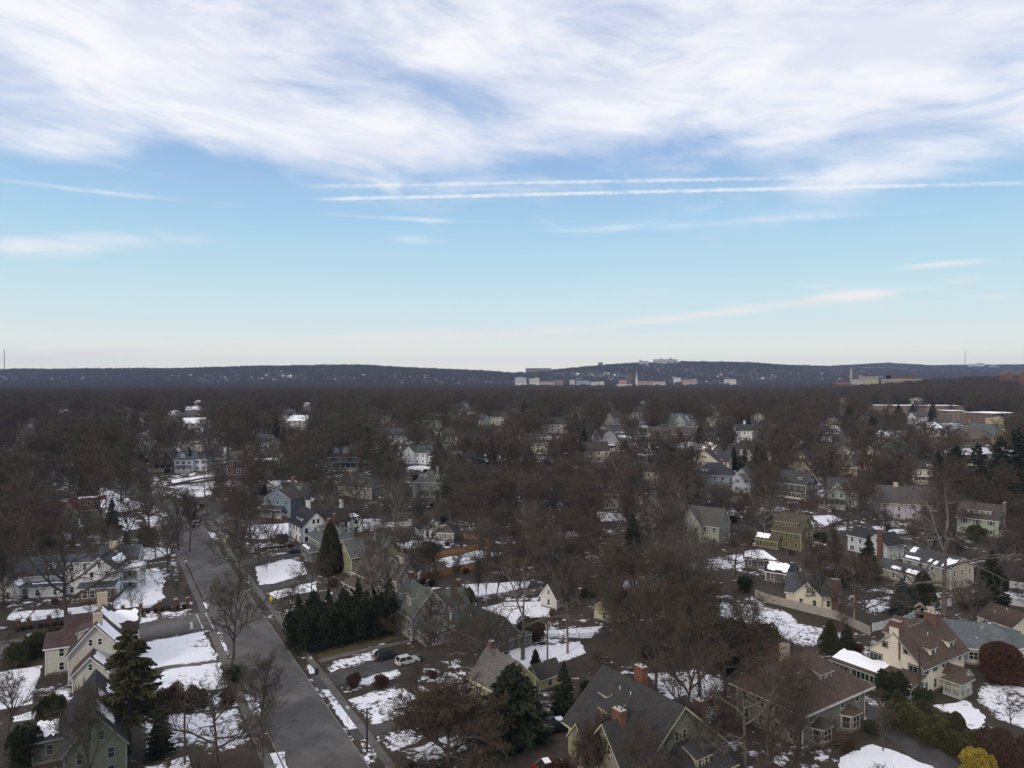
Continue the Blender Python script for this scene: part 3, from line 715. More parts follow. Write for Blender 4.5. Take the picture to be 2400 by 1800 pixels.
def roof_snow(parent, b, side, u0, u1, t0, t1, r_):
    """patch on one slope: u 0..1 along the eave, t 0..1 up the slope; side 't' = whole flat top"""
    hx, hy = (b.x1 - b.x0) / 2, (b.y1 - b.y0) / 2; cx, cy = (b.x0 + b.x1) / 2, (b.y0 + b.y1) / 2
    pts = jag(u0, u1, t0, t1, r_); top = []
    for u, t in pts:
        u = min(1.02, max(-.02, u)); t = min(1, max(-.05, t))
        if side == 't': x, y, z = b.x0 + (b.x1 - b.x0) * u, b.y0 + (b.y1 - b.y0) * t, b.h + .33
        else:
            run = min(hx, hy) if b.roof == 'hip' else (hy if side in 'fb' else hx)
            if b.roof == 'shed': x, y = b.x0 + 2 * hx * u, b.y0 + 2 * hy * t; z = b.h + b.rise * t + .05; top.append((x, y, z)); continue
            inset = run * t if b.roof in ('hip', 'pyr') else 0
            if side in 'fb':
                x = b.x0 + inset + (2 * hx - 2 * inset) * u; y = b.y0 + run * t if side == 'f' else b.y1 - run * t
            else:
                y = b.y0 + inset + (2 * hy - 2 * inset) * u; x = b.x0 + run * t if side == 'l' else b.x1 - run * t
            z = b.zroof(x, y) + (.17 if t > 0 else .1) + (.06 if b.roof in ('hip', 'pyr') else 0)
        top.append((x, y, z))
    m = MB(); a = Vector(top[0])
    s = sum(top[i][0] * top[(i + 1) % len(top)][1] - top[(i + 1) % len(top)][0] * top[i][1] for i in range(len(top)))
    if s < 0: top.reverse()
    m.slab([top], .09, 0, 0); m.build('roof_snow', SNOW, parent)
def add_porch(root, p, rm, trim, wm):
    """p: x0,x1,y0,y1,h, roof kind, n columns front, n columns side, closed"""
    x0, x1, y0, y1, h, rk = p[:6]; nf, ns = p[6:8]; closed = p[8] if len(p) > 8 else False; sn = p[9] if len(p) > 9 else False
    m = MB(); m.box(x0, x1, y0, y1, -1.2, .45)
    if closed == 'lattice': m.box(x0 + .1, x1 - .1, y0 + .1, y1 - .1, .45, h - .1)
    po = m.build('porch', paint((.30, .29, .27)) if not closed else wm, root)
    cm = cached(('col', round(h, 1), trim.name), lambda: (lambda b: (b.box(-.11, .11, -.11, .11, .45, h - .12), b.box(-.16, .16, -.16, .16, .45, .6), b.box(-.16, .16, -.16, .16, h - .28, h - .12), b.mesh('column', [trim]))[-1])(MB()))
    e = .18; spots = set()
    for k in range(nf + 1): spots.add((round(x0 + e + (x1 - x0 - 2 * e) * k / nf, 3), y0 + e))
    for k in range(ns + 1):
        yy = round(y0 + e + (y1 - y0 - 2 * e) * k / ns, 3); spots.add((x0 + e, yy)); spots.add((x1 - e, yy))
    if closed != 'lattice':
        for x, y in sorted(spots): obj('column', cm, po, (x, y, 0))
    r = MB()
    for a, b_, c_, d_ in ((x0, x1, y0, y0 + .07), (x0, x0 + .07, y0, y1), (x1 - .07, x1, y0, y1)):
        r.box(a, b_, c_, d_, 1.25, 1.34)
        if closed == 'glazed': r.box(a, b_, c_, d_, .45, 1.2)
    n = int((x1 - x0) / .25)
    for k in range(n):
        x = x0 + (x1 - x0) * (k + .5) / n; r.box(x - .025, x + .025, y0 + .02, y0 + .05, .45, 1.25)
    r.build('railing', trim, po)
    if closed == 'glazed':
        gm = MB(); gm.box(x0 + .12, x1 - .12, y0 + .12, y1 - .05, .45, h - .15); gm.build('glazing', GLASS, po)
        q = MB(); n = max(2, int((x1 - x0) / .8))
        for k in range(n + 1): x = x0 + .12 + (x1 - x0 - .24) * k / n; q.box(x - .06, x + .06, y0 + .04, y0 + .1, .5, h - .14)
        n2 = max(2, int((y1 - y0) / .8))
        for k in range(n2 + 1):
            y = y0 + .12 + (y1 - y0 - .24) * k / n2
            for xx in (x0 + .04, x1 - .1): q.box(xx, xx + .06, y - .06, y + .06, .5, h - .14)
        q.build('mullions', trim, po)
    b = Block(x0, x1, y0, y1, h, {'hip': 'hip', 'shed': 'shed', 'flat': 'flat', 'gy': 'gy'}[rk], 1.1 if rk != 'flat' else 0, ov=.35)
    rf = MB(); add_roof(rf, b)
    if rk == 'gy':
        rf.ext([(x0 + .2, h - .1), (x1 - .2, h - .1), ((x0 + x1) / 2, h + 1.0)], 'y', y0 + .1, y0 + .25, 1)
    pr = rf.build('porch_roof', [rm, trim], po)
    rr = random.Random(5)
    if sn == 'full': roof_snow_flat(po, b, rr)
    elif sn == 'west': roof_snow(po, b, 'f', -.02, .60, -.1, .98, rr); roof_snow(po, b, 'f', .60, .98, -.1, .16, rr)
    elif sn: roof_snow(po, b, 'f', .05, .8, .05, .5, rr)
def roof_snow_flat(parent, b, r_):
    m = MB()
    if b.roof == 'flat': b2 = Block(b.x0, b.x1, b.y0, b.y1, b.h + .3, 'flat', 0, ov=b.ov - .06); add_roof(m, b2)
    else: b2 = Block(b.x0, b.x1, b.y0, b.y1, b.h + .14, b.roof, b.rise, ov=b.ov - .05); add_roof(m, b2)
    m.build('roof_snow', [SNOW, SNOW], parent)
def turret(root, x, y, r, h, ch, wm, rm, trim):
    m = MB(); m.tube([(x, y, -1), (x, y, h)], r, 8); t = m.build('turret', wm, root)
    c = MB(); c.tube([(x, y, h - .1), (x, y, h + .1), (x, y, h + ch)], [r + .45, r + .4, .05], 8); c.build('turret_roof', rm, t)
    for k in range(8):
        a = math.pi / 8 + k * math.pi / 4
        a = k * math.pi / 4 + math.pi / 8
        for z in (h - 1.6, h - 4.6):
            if z > 1: obj('window', win_mesh(.8, 1.5, trim, True), t, (x + math.cos(a) * r * .925, y + math.sin(a) * r * .925, z), a + math.pi / 2)
RED = brick((.14, .060, .042)); BRN = brick((.125, .065, .05)); TANC = stucco((.42, .34, .26)); WHC = paint((.6, .6, .6)); GRC = brick((.17, .14, .13))
BLK = (.022, .023, .026); GRY = (.062, .064, .068); GRN = (.062, .075, .066); BRR = (.072, .049, .038); DKB = (.045, .040, .036)

# --- near right: the cream house with the chimney in its gable
def hooded(root, W, D, h, r_, wm, rm, trim): pass
CREAM = (.58, .52, .43)
DGREEN = paint((.05, .075, .06))
def cream_extra(root, W, D, h, r_, wm, rm, trim):
    # chimney breast up the gable wall
    m = MB(); m.ext([(-1.5, -1), (1.5, -1), (1.5, 3.4), (.8, 5.6), (.8, 10.9), (-.8, 10.9), (-.8, 5.6), (-1.5, 3.4)], 'y', -D / 2 - .55, -D / 2 - .01); m.build('chimney_breast', wm, root)
    for x, z, w in ((-3.6, 4.2, 2.4), (3.6, 4.2, 2.4), (-1.9, 7.2, .9), (1.95, 7.2, .9)):
        obj('window', win_mesh(w, 1.7 if w > 1 else .95, trim, False), root, (x, -D / 2, z)); obj('window_frame', cached(('dgf', w), lambda: (lambda b: (b.box(-w / 2 - .14, w / 2 + .14, -.04, .015, -(1.05 if w > 1 else .62), (1.05 if w > 1 else .62)), b.mesh('window_frame', [DGREEN]))[-1])(MB())), root, (x, -D / 2, z)); 
        obj('pane', pane_mesh(w, 1.7 if w > 1 else .95), root, (x, -D / 2 - .035, z))
house('cream_house', 'large cream stucco house with brown roof, snowy sunroom roof and two brick chimneys', 'the large cream stucco house', (2039, 1518), (2161, 1558), 5.7, 15.0, 'gy', 4.3,
      CREAM, BRR, paint((.30, .33, .29)), wm=stucco(CREAM), seed=3, skipface='f', ov=.8,
      ext=lambda W, D: [Block(-W / 2 - 3.5, -W / 2 + 4.2, D / 2 - 3.5, D / 2 + 4.5, 5.6, 'gx', 2.3),
                        Block(W / 2 - .2, W / 2 + 3.2, -D / 2 + 7.3, -D / 2 + 10.3, 2.9, 'gx', 1.2, wins=False)],
      dorm=[dict(s='r', p=-2.6, t=.12, w=2.1, h=1.3, k='h', arch=True, n=1, ww=1.2), dict(s='r', p=4.0, t=.12, w=2.1, h=1.3, k='h', arch=True, n=1, ww=1.2)],
      chim=[(0, -7.3, 1.9, 1.0, 12.1, BRN), (0.4, 4.2, 2.2, 1.0, 11.6, BRN)],
      porch=[(-9.6, 5.2, -7.5 - 4.6, -7.5, 2.9, 'shed', 4, 1, 'glazed', 'west'), (6.0, 9.0, -3, 1.2, 2.8, 'hip', 2, 2, False)],
      snow=[(0, 'l', .0, .12, .25, .95), (0, 'l', .3, .6, .85, 1.0)], extra=cream_extra)
# --- brown hip-roofed house beside it
def bayx(root, W, D, h, r_, wm, rm, trim):
    for x in (-4.1, 3.6):
        m = MB(); m.ext([(x - 1.9, -D / 2), (x - 1.1, -D / 2 - 1.3), (x + 1.1, -D / 2 - 1.3), (x + 1.9, -D / 2)], 'y', 0, 0) if False else None
        b = MB(); z0, z1 = -1, 2.7; pl = [(x - 2, -D / 2 + .05), (x - 1.2, -D / 2 - 1.4), (x + 1.2, -D / 2 - 1.4), (x + 2, -D / 2 + .05)]
        for k in range(3): a, c = pl[k], pl[k + 1]; b.poly([(*a, z0), (*c, z0), (*c, z1), (*a, z1)])
        b.poly([(*p, z1) for p in pl]); bay = b.build('bay_window', wm, root)
        for k in range(3):
            a, c = Vector((*pl[k], 1.5)), Vector((*pl[k + 1], 1.5)); mid = (a + c) / 2; an = math.atan2((c - a).y, (c - a).x)
            w = (c - a).length * .8
            obj('window', win_mesh(round(w, 1), 1.9, trim, True), bay, mid, an)
        rb = MB(); o = .3; P_ = [(x - 2.3, -D / 2 + .1, z1), (x - 1.35, -D / 2 - 1.7, z1), (x + 1.35, -D / 2 - 1.7, z1), (x + 2.3, -D / 2 + .1, z1)]; T_ = (x, -D / 2 + .1, z1 + 1.1)
        rb.slab([[P_[0], P_[1], T_], [P_[1], P_[2], T_], [P_[2], P_[3], T_]], .16); rb.build('bay_roof', [rm, trim], bay)
    d = MB(); d.box(-.5, .5, -D / 2 - .08, -D / 2 + .01, 0, 2.2); d.build('door', paint((.12, .07, .05)), root)
house('hip_roofed_house', 'olive grey house under a brown hipped roof with square tan chimney, beside the driveway', 'the brown hipped roof house', (1881, 1668), (2026, 1606), 5.6, 12.0, 'hip', 5.0,
      (.17, .165, .13), (.068, .046, .036), paint((.42, .40, .36)), seed=6, ov=1.0, cols={'f': 4},
      ext=lambda W, D: [Block(W / 2 - 6.5, W / 2 - .5, D / 2 - 4, D / 2 + 3.5, 5.3, 'gy', 3.0, wins=False)],
      dorm=[dict(s='f', p=.8, t=.34, w=3.2, h=1.5, k='s', n=2, ww=1.1), dict(s='l', p=0, t=.34, w=2.6, h=1.4, k='s', n=2)],
      chim=[(3.0, 5.2, 1.2, 1.2, 10.0, TANC)], extra=bayx, snow=[(0, 'f', .02, .35, .0, .035), (0, 'l', .72, 1., .0, .035)])
# --- dark roofed brick-chimneyed house at the bottom edge
BUFF = (.33, .28, .16)
house('gabled_house', 'dark slate roofed house with three tall orange brick chimneys at the lower edge', 'the house with three brick chimneys', (1346, 1679), (1490, 1797), 5.6, 14.5, 'gx', 6.0,
      (.20, .20, .155), (.036, .034, .033), paint((.40, .36, .24)), seed=8, ov=.9, yaw=-57,
      ext=lambda W, D: [Block(W / 2 - 8.5, W / 2 - .5, -D / 2 - 2.2, D / 2 - 2, 5.0, 'gy', 4.8, ov=.7), Block(-W / 2 + 2.0, -W / 2 + 5.2, -D / 2 - 1.2, 0, 4.6, 'gy', 2.0, ov=.5, wins=True),
                        Block(W / 2 - 1.0, W / 2 + 4.5, -D / 2 + 4, D / 2 - 2, 4.2, 'hip', 3.2, ov=.6)],
      dorm=[dict(s='f', p=-1.6, t=.26, w=2.4, h=1.5, k='s', n=2), dict(s='r', p=-1, t=.2, w=2.6, h=1.6, k='s', n=2, b=3), dict(s='f', p=-4.4, t=.55, w=1.6, h=.5, k='s', n=1)],
      chim=[(3.0, -6.9, 1.7, 1.1, 11.0, RED), (-1.4, 1.2, 1.7, 1.1, 13.6, RED), (6.0, 5.4, 1.4, .9, 10.4, RED)])
# --- grey low house at the right edge
house('low_house', 'low light grey house with wide slate grey roof beside the round rust brown evergreen', 'the low slate roofed house', (2236, 1523), (2327, 1512), 3.4, 13, 'hip', 3.0, (.36, .36, .36), (.095, .105, .11), paint((.5, .5, .5)), seed=2, W=22, yaw=-18, ov=.7,
      ext=lambda W, D: [Block(W / 2 - 9, W / 2 + 3, -D / 2 - 3, 0, 3.2, 'gy', 2.4)], chim=[(-5, 4.5, 1.3, .9, 7.4, TANC), (4.5, 0, .3, .3, 6.6, WHC)])
house('low_house', 'pale yellow walled house corner at the right edge behind the slate roof', 'the pale yellow corner', (2372, 1470), (2440, 1462), 3.4, 8, 'gy', 2.4, (.5, .48, .33), BRR, WHITE)
# --- cream cottage behind the long fence
house('cottage', 'small cream cottage with grey roof and tall brick chimney behind the fence', 'the cream cottage', (1843, 1384), (1962, 1400), 3.8, 8.5, 'gx', 3.4, (.52, .47, .36), GRY, paint((.5, .48, .44)), wm=stucco((.52, .47, .36)), seed=4,
      ext=lambda W, D: [Block(-W / 2 + 2, -W / 2 + 8, -D / 2 - 1.2, 1, 3.8, 'gy', 3.0)], chim=[(5.2, -4.6, 1.5, .9, 8.2, BRN)])
# --- houses up the right side
house('white_house', 'small white house with black roof and tall dark red brick chimney', 'the white house with red chimney', (1988, 1252), (2046, 1266), 5.3, 8, 'gx', 2.2, (.48, .5, .52), (.03, .03, .034), WHITE, seed=2,
      ext=lambda W, D: [Block(W / 2 - .5, W / 2 + 6.0, -D / 2 - 2, D / 2 - 2, 5, 'gy', 2.8)], chim=[(9.0, -7.2, 1.4, .9, 9.6, BRN)])
house('beige_house', 'beige house with snow streaked grey roof and a lower front wing', 'the snow streaked beige house', (2118, 1306), (2228, 1334), 5.6, 9, 'gx', 2.6, (.37, .35, .27), GRY, WHITE, seed=5,
      ext=lambda W, D: [Block(-W / 2 - 4, W / 2 - 4, -D / 2 - 5.5, -D / 2, 2.9, 'gx', 1.9)],
      snow=[(0, 'f', .02, .35, .02, .2), (0, 'f', .5, .58, .1, .35), (0, 'f', .62, .7, .0, .3), (0, 'f', .8, 1.0, .02, .7), (0, 'f', .0, .12, .5, .95), (1, 'f', .3, .5, .1, .4), (1, 'f', .62, .95, .05, .5)])
house('green_house', 'pale green shuttered house with brown roof and long shed dormer', 'the pale green shuttered house', (2244, 1208), (2339, 1221), 6.0, 9.5, 'gx', 4.6, (.30, .36, .29), (.07, .058, .05), WHITE, seed=1, ov=.5, cols={'f': 3},
      style=dict(shut=paint((.06, .05, .045)), ww=1.1, gap=0), ext=lambda W, D: [Block(W / 2, W / 2 + 4.5, -D / 2 + 1.2, D / 2 - 1, 2.8, 'flat', 0)],
      dorm=[dict(s='f', p=.3, t=.3, w=7.2, h=1.2, k='s', n=4, ww=1.0)], chim=[(7.2, 0, .9, 1.6, 11.7, GRC)])
house('lavender_house', 'big pale lavender house with broad grey brown roof and brick ridge chimney', 'the pale lavender house', (2063, 1176), (2199, 1184), 6.2, 11, 'gx', 5.6, (.36, .34, .38), (.072, .066, .062), paint((.5, .46, .36)), seed=7, ov=.6,
      ext=lambda W, D: [Block(-W / 2 + 4.5, -W / 2 + 8.0, -D / 2 - 1.4, 0, 5.2, 'shed', .8)], chim=[(-3.5, 0, 1.6, 1.0, 13, TANC)], porch=[(3, 10, -8.5, -5.5, 3.0, 'flat', 3, 1)])
house('victorian_house', 'dark blue grey house with a pointed turret and enclosed cream trimmed porch', 'the dark turreted house', (1825, 1128), (1888, 1139), 6.6, 10.5, 'gx', 4.6, (.075, .075, .095), (.05, .05, .05), paint((.55, .52, .42)), seed=4,
      chim=[(3, 0, .9, .7, 12.6, BRN)], dorm=[dict(s='f', p=2.8, t=.35, w=2, h=1, k='s', n=2)], porch=[(-6.5, 5.5, -8.1, -5.25, 3.2, 'hip', 6, 1, 'glazed')],
      extra=lambda root, W, D, h, r_, wm, rm, trim: turret(root, -W / 2 + 1.6, -D / 2 + .2, 1.8, h + .8, 5.2, wm, rm, trim))
# --- left side
ARCHW = dict(arch=True, ww=.95, wh=1.7)
def italian(root, W, D, h, r_, wm, rm, trim):
    b = MB(); b.box(-W / 2 - .3, W / 2 + .3, -D / 2 - 2.2, -D / 2, -1, 3.6); p = b.build('porch', brick((.16, .10, .085)), root)
    rf = MB(); q = Block(-W / 2 - .5, W / 2 + .5, -D / 2 - 2.4, -D / 2, 3.6, 'shed', .9); add_roof(rf, q); rf.build('porch_roof', [rm, trim], p)
    roof_snow(p, q, 'f', .02, .98, .0, .4, r_)
    for k in range(4): obj('window', win_mesh(1.3, 1.9, trim, True), p, (-W / 2 + W * (k + .5) / 4, -D / 2 - 2.2, 2.0))
    b = MB(); b.box(W / 2 + .2, W / 2 + 4.6, -1, 5, 5.6, 6.3); b.box(W / 2 + .2, W / 2 + 4.6, -1, 5, 2.5, 2.8)
    for x in (W / 2 + 4.2,):
        for y in (-.7, 4.6): b.box(x - .25, x + .25, y - .25, y + .25, -1, 5.6)
    pc = b.build('side_porch', trim, root); sn = MB(); sn.box(W / 2 + .3, W / 2 + 4.5, -.9, 4.9, 6.3, 6.45); sn.build('roof_snow', SNOW, pc)
house('italianate_house', 'white Italianate house with arched windows, slate roofs and brick porch', 'the white Italianate house', (197, 1336), (268, 1332), 7.6, 12, 'gy', 3.0,
      (.66, .66, .65), (.055, .062, .075), WHITE, style=ARCHW, seed=2, yaw=12, ov=.7, cols={'f': 2},
      ext=lambda W, D: [Block(-W / 2 - 6.0, -W / 2 - .0, -1.2, 4.6, 8.6, 'hip', 2.0, ov=.7), Block(-W / 2 - 20, -W / 2 - 5.5, .2, 9.0, 5.6, 'gx', 3.6, ov=.6),
                        Block(-W / 2 - 14, -W / 2 - 5.9, -2.5, 1, 3.0, 'shed', .9), Block(-W / 2 - 20.5, -W / 2 - 15.5, -4, 1, 3.6, 'gy', 2.6), Block(-W / 2, W / 2 + 2.5, 3.5, 9.5, 7.6, 'gx', 3.0)],
      dorm=[dict(s='f', p=2.5, t=.25, w=2.0, h=1.6, k='h', b=2)], chim=[(.5, 3, 1.6, .9, 12.6, TANC)], extra=italian,
      snow=[(0, 'r', .3, 1, .0, .5), (4, 'l', .0, .9, .3, .9), (4, 'r', .0, .9, .0, .6), (3, 'f', .0, 1., .05, .6), (1, 'r', .0, .5, .0, .5)])
CR2 = (.52, .49, .42)
house('clapboard_house', 'cream clapboard house with dark red brown roof and stacked gables, behind the tall pine', 'the cream clapboard house', (162, 1540), (282, 1510), 5.6, 15, 'gy', 4.8, CR2, (.062, .040, .036), WHITE, seed=9, ov=.6, cols={'f': 2}, yaw=24,
      ext=lambda W, D: [Block(-W / 2 - 4.6, -W / 2 + .5, -1.0, 5.5, 5.2, 'gx', 1.8), Block(-W / 2 + 1.2, W / 2 - 1.8, -D / 2 - 4.2, -D / 2 + 1, 3.2, 'gy', 2.8), Block(-W / 2 - 1.5, W / 2 + 2, D / 2 - 6, D / 2 - 1, 6.2, 'gx', 3.2)],
      dorm=[dict(s='l', p=-2.5, t=.25, w=4.4, h=1.6, k='s', n=1)], chim=[(.2, -5.4, 1.5, .9, 11.9, TANC), (-.2, 5.5, 1.8, .9, 12.8, TANC)],
      snow=[(0, 'r', .0, .35, .1, .95), (0, 'r', .5, .75, .2, 1.0), (2, 'r', .1, .9, .2, .8), (3, 'f', .55, 1., .3, .9)])
house('grey_gable_house', 'grey green clapboard gable with black snow dusted roof at the lower left corner', 'the grey gable at the lower corner', (150, 1768), (296, 1735), 5.0, 17, 'gy', 4.6, (.105, .11, .09), BLK, paint((.17, .17, .15)), seed=3, ov=.4, cols={'f': 2},
      ext=lambda W, D: [Block(-W / 2 - 4.2, -W / 2, 1, 6.5, 3.6, 'gx', 1.6)], chim=[], snow=[(0, 'r', .1, .3, .4, .95), (0, 'r', .45, .6, .5, .9), (0, 'r', .7, .9, .3, .6), (1, 'f', .1, .75, .1, .9)])
house('red_roofed_house', 'grey beige Victorian house with dark red roof and snowy flat dormer', 'the red roofed house', (139, 1204), (180, 1200), 6.4, 9, 'gy', 3.2, (.25, .24, .19), (.085, .03, .026), paint((.4, .38, .32)), seed=3,
      ext=lambda W, D: [Block(W / 2 - 2, W / 2 + 9, 0, 9, 6.2, 'gx', 4.0), Block(-W / 2 - 9, -W / 2 + 1, 2, 9, 5, 'gx', 3.4)], dorm=[dict(s='f', p=0, t=.3, w=6, h=1.6, k='s', b=1, n=3)],
      chim=[(1, 6, 1.1, .8, 12, BRN)], snow=[(1, 'f', .2, .8, .8, 1.0), (1, 'f', .85, 1, .0, .6)])
house('gable_end_house', 'plain white gable end showing between dark trees beyond the red roof', 'the plain white gable end', (104, 1116), (130, 1114), 5.5, 12, 'gy', 2.4, (.42, .42, .43), GRY, WHITE, ext=lambda W, D: [Block(W / 2, W / 2 + 5, -D / 2 + 1, 0, 3, 'gy', 1.6)], snow=[(0, 'r', 0, 1, .1, .9), (1, 'l', 0, 1, 0, .9)])
house('garage', 'grey garage with half snow covered gable roof behind the white Italianate house', 'the grey garage', (167, 1252), (196, 1249), 3.4, 10, 'gy', 3.0, (.2, .2, .21), GRY, WHITE, snow=[(0, 'r', 0, 1, .0, .95)], cat='garage', skipface='l')
house('shingle_house', 'brown shingled house with white arched gable trim beside the far road', 'the brown shingled house', (352, 1077), (404, 1076), 6.0, 12, 'gamy', 5.0, (.075, .045, .032), DKB, paint((.4, .38, .35)), porch=[(-6, 6, -8.4, -6, 3, 'flat', 4, 1)])
house('white_house', 'white house with blue grey hipped roof and a cream side porch', 'the white blue-roofed house', (455, 1078), (484, 1078), 6.2, 11, 'hip', 3.0, (.48, .5, .53), (.06, .07, .085), WHITE, ext=lambda W, D: [Block(-W / 2 - 9, -W / 2, -D / 2 - 2, D / 2 - 2, 6, 'gx', 3.4)], dorm=[dict(s='f', p=-1, t=.3, w=2, h=1.4, b=1)], style=dict(shut=paint((.03, .03, .035)), gap=0), porch=[(-11, -4, -9, -6, 3, 'flat', 4, 1)])
house('brick_mansion', 'long red brick mansion with grey roof, white dormers and white end wing', 'the brick mansion', (533, 1082), (654, 1078), 7.2, 12, 'gx', 4.2, (.13, .075, .06), (.07, .068, .066), WHITE, wm=brick((.115, .07, .055)), seed=5, cols={'f': 7}, style=dict(ww=1.2, wh=2.0, gap=0),
      ext=lambda W, D: [Block(-W / 2 - 6, -W / 2, -4, 4, 5.2, 'flat', 0)], dorm=[dict(s='f', p=-8.5, t=.2, w=2.4, h=1.9), dict(s='f', p=-1.5, t=.05, w=3, h=1.2), dict(s='f', p=6, t=.2, w=2.4, h=1.9), dict(s='f', p=13, t=.2, w=1.6, h=1.3, k='s')],
      chim=[(-14.6, 0, .9, 2.4, 13, WHC), (0, 3, 1.2, .8, 12.5, WHC)], snow=[(0, 'f', .5, .95, .0, .12)])
house('blue_house', 'blue gabled house with dark shingled roof above the snowy lawn by the road', 'the blue gabled house', (622, 1167), (680, 1171), 7.0, 12, 'gy', 3.2, (.15, .19, .225), (.052, .045, .042), paint((.33, .34, .34)), seed=2, cols={'f': 3},
      ext=lambda W, D: [Block(-W / 2, W / 2 + .6, 3, D / 2 + 1.5, 7.4, 'gx', 4.2), Block(-W / 2, -W / 2 + 5.5, 0, 5, 8.0, 'gy', 3.6)], dorm=[dict(s='f', p=3.0, t=.35, w=2.2, h=1.4, k='s', b=1, n=2)], chim=[(-1, 6, 1.2, .8, 13.5, BRN)], porch=[(-5.5, 3, -8.4, -6, 2.9, 'shed', 3, 1)])
# --- right of the street, going away
house('white_farmhouse', 'white modern farmhouse with black roof, black windows and two white chimneys', 'the white farmhouse', (681, 1218), (703, 1238), 5.6, 9.6, 'gx', 4.6, (.70, .70, .69), BLK, paint((.03, .03, .032)), wm=siding((.70, .70, .69)), seed=2, yaw=-56, ov=.3,
      ext=lambda W, D: [Block(-W / 2 + 3.0, -W / 2 + 9.5, D / 2 - 3, D / 2 + 9, 5.4, 'gy', 3.6, ov=.3), Block(-W / 2 + 1.8, -W / 2 + 8.6, D / 2 + 9, D / 2 + 14, 5.6, 'flat', 0, ov=.3), Block(W / 2 - .1, W / 2 + 1.0, 1.0, 4.5, 2.9, 'flat', 0, wins=False)],
      dorm=[dict(s='f', p=-2.6, t=.22, w=1.3, h=1.5), dict(s='f', p=0, t=.22, w=1.3, h=1.5), dict(s='f', p=2.6, t=.22, w=1.3, h=1.5)], chim=[(-4.6, 1.2, 1.5, 1.1, 12.2, WHC), (-4, 13, 1.2, 1.0, 11.5, WHC)],
      snow=[(2, 't', .05, .95, .1, .9)])
house('hipped_grey_house', 'grey green house with flared hip roof, corner porch and snow on the porch roof', 'the grey green hipped house', (724, 1252), (752, 1270), 6.0, 10.5, 'hip', 4.4, (.23, .25, .23), (.075, .085, .083), paint((.46, .45, .42)), seed=3, yaw=-58, ov=.8, cols={'f': 4},
      dorm=[dict(s='f', p=-1.2, t=.28, w=3.8, h=1.5, k='h', n=2, ww=.8), dict(s='r', p=-.3, t=.2, w=4.2, h=1.3, k='g', n=1)], chim=[(2.6, -1.6, .9, .9, 12.0, BRN), (-3.5, 2.2, .9, .9, 12.2, BRN)], porch=[(-4.6, 5.0, -8.2, -5.25, 3.0, 'hip', 3, 1, False, True)])
OLV = (.20, .20, .12)
house('olive_house', 'olive green house with grey roof and cream trimmed twin gables', 'the olive green house', (795, 1287), (819, 1305), 5.6, 9.0, 'gy', 3.6, OLV, (.082, .085, .082), paint((.56, .53, .42)), seed=2, yaw=-54, ov=.6, style=ARCHW, cols={'f': 2},
      ext=lambda W, D: [Block(-W / 2 + .2, W / 2 + 1.2, D / 2 - .5, D / 2 + 6, 5.6, 'gx', 4.0, ov=.5)], chim=[(-1, 4.6, .9, .9, 10.8, BRN)])
house('brown_house', 'brown roofed tan house with white dormer and snow edged porch roof', 'the brown house with white dormer', (838, 1334), (868, 1360), 5.2, 9.5, 'gx', 4.8, (.28, .26, .22), (.072, .056, .048), paint((.5, .47, .42)), seed=5, yaw=-50, ov=.5, skipface='',
      ext=lambda W, D: [Block(W / 2 - 5.5, W / 2 + 2.4, 0, 6, 5.0, 'gx', 3.6, ov=.5)], dorm=[dict(s='r', p=0, t=.05, w=2.0, h=1.5, k='h', b=1), dict(s='f', p=1, t=.2, w=1.6, h=1.3)], porch=[(-5, 5, -8.2, -4.75, 2.9, 'shed', 3, 1)])
house('grey_shingle_house', 'grey shingled house with moss green roof, two white dormers and red chimneys', 'the grey shingled house', (913, 1413), (965, 1447), 5.0, 9.4, 'gx', 4.9, (.25, .255, .26), (.075, .085, .07), paint((.52, .52, .5)), wm=shingle((.24, .245, .25)), seed=3, ov=.35, cols={'f': 4},
      style=dict(shut=paint((.09, .05, .045)), ww=.9), ext=lambda W, D: [Block(-W / 2 + 1.5, -W / 2 + 7.5, D / 2 - .5, D / 2 + 7, 4.0, 'gy', 3.0, ov=.3), Block(W / 2, W / 2 + 5.5, -D / 2 + 1, D / 2 - 2, 2.6, 'shed', 1.0)],
      dorm=[dict(s='f', p=-2.6, t=.25, w=1.5, h=1.9), dict(s='f', p=1.9, t=.25, w=1.5, h=1.9)], chim=[(-5.2, .4, 1.0, 1.0, 11.4, RED), (-2.5, 11.4, .8, .9, 8.6, RED)])
house('carport_house', 'dark green roofed single storey wing with open carport, right of the bare shrubs', 'the dark green carport roof', (1076, 1466), (1135, 1507), 3.3, 8, 'gx', 4.0, (.10, .10, .08), (.032, .038, .032), paint((.3, .3, .27)), seed=2, yaw=-48, cols={'r': 2}, ext=lambda W, D: [Block(W / 2 - 5, W / 2 + 1, D / 2, D / 2 + 2.5, 3.0, 'shed', -.2)])
house('small_gable_house', 'small house with pale grey brown gable roof and brick chimney behind the dark spruce', 'the small pale roofed gable', (1108, 1582), (1165, 1622), 4.0, 8.0, 'gx', 4.0, (.36, .34, .2), (.115, .105, .095), paint((.5, .48, .35)), seed=2, yaw=-50, chim=[(-3.6, .3, .9, .9, 9.2, BRN)], style=dict(shut=paint((.05, .05, .045))))
house('shed', 'little yellow gabled shed between the two dark spruces', 'the yellow shed', (1237, 1575), (1262, 1588), 2.6, 5, 'gy', 1.8, (.48, .42, .2), DKB, paint((.5, .48, .4)), cat='shed', W=3.6)
house('garage', 'white walled garage with dark grey roof behind the tall bare trunks', 'the white walled garage', (1268, 1393), (1304, 1402), 2.9, 9, 'gy', 3.0, (.52, .51, .46), (.06, .056, .05), WHITE, cat='garage')
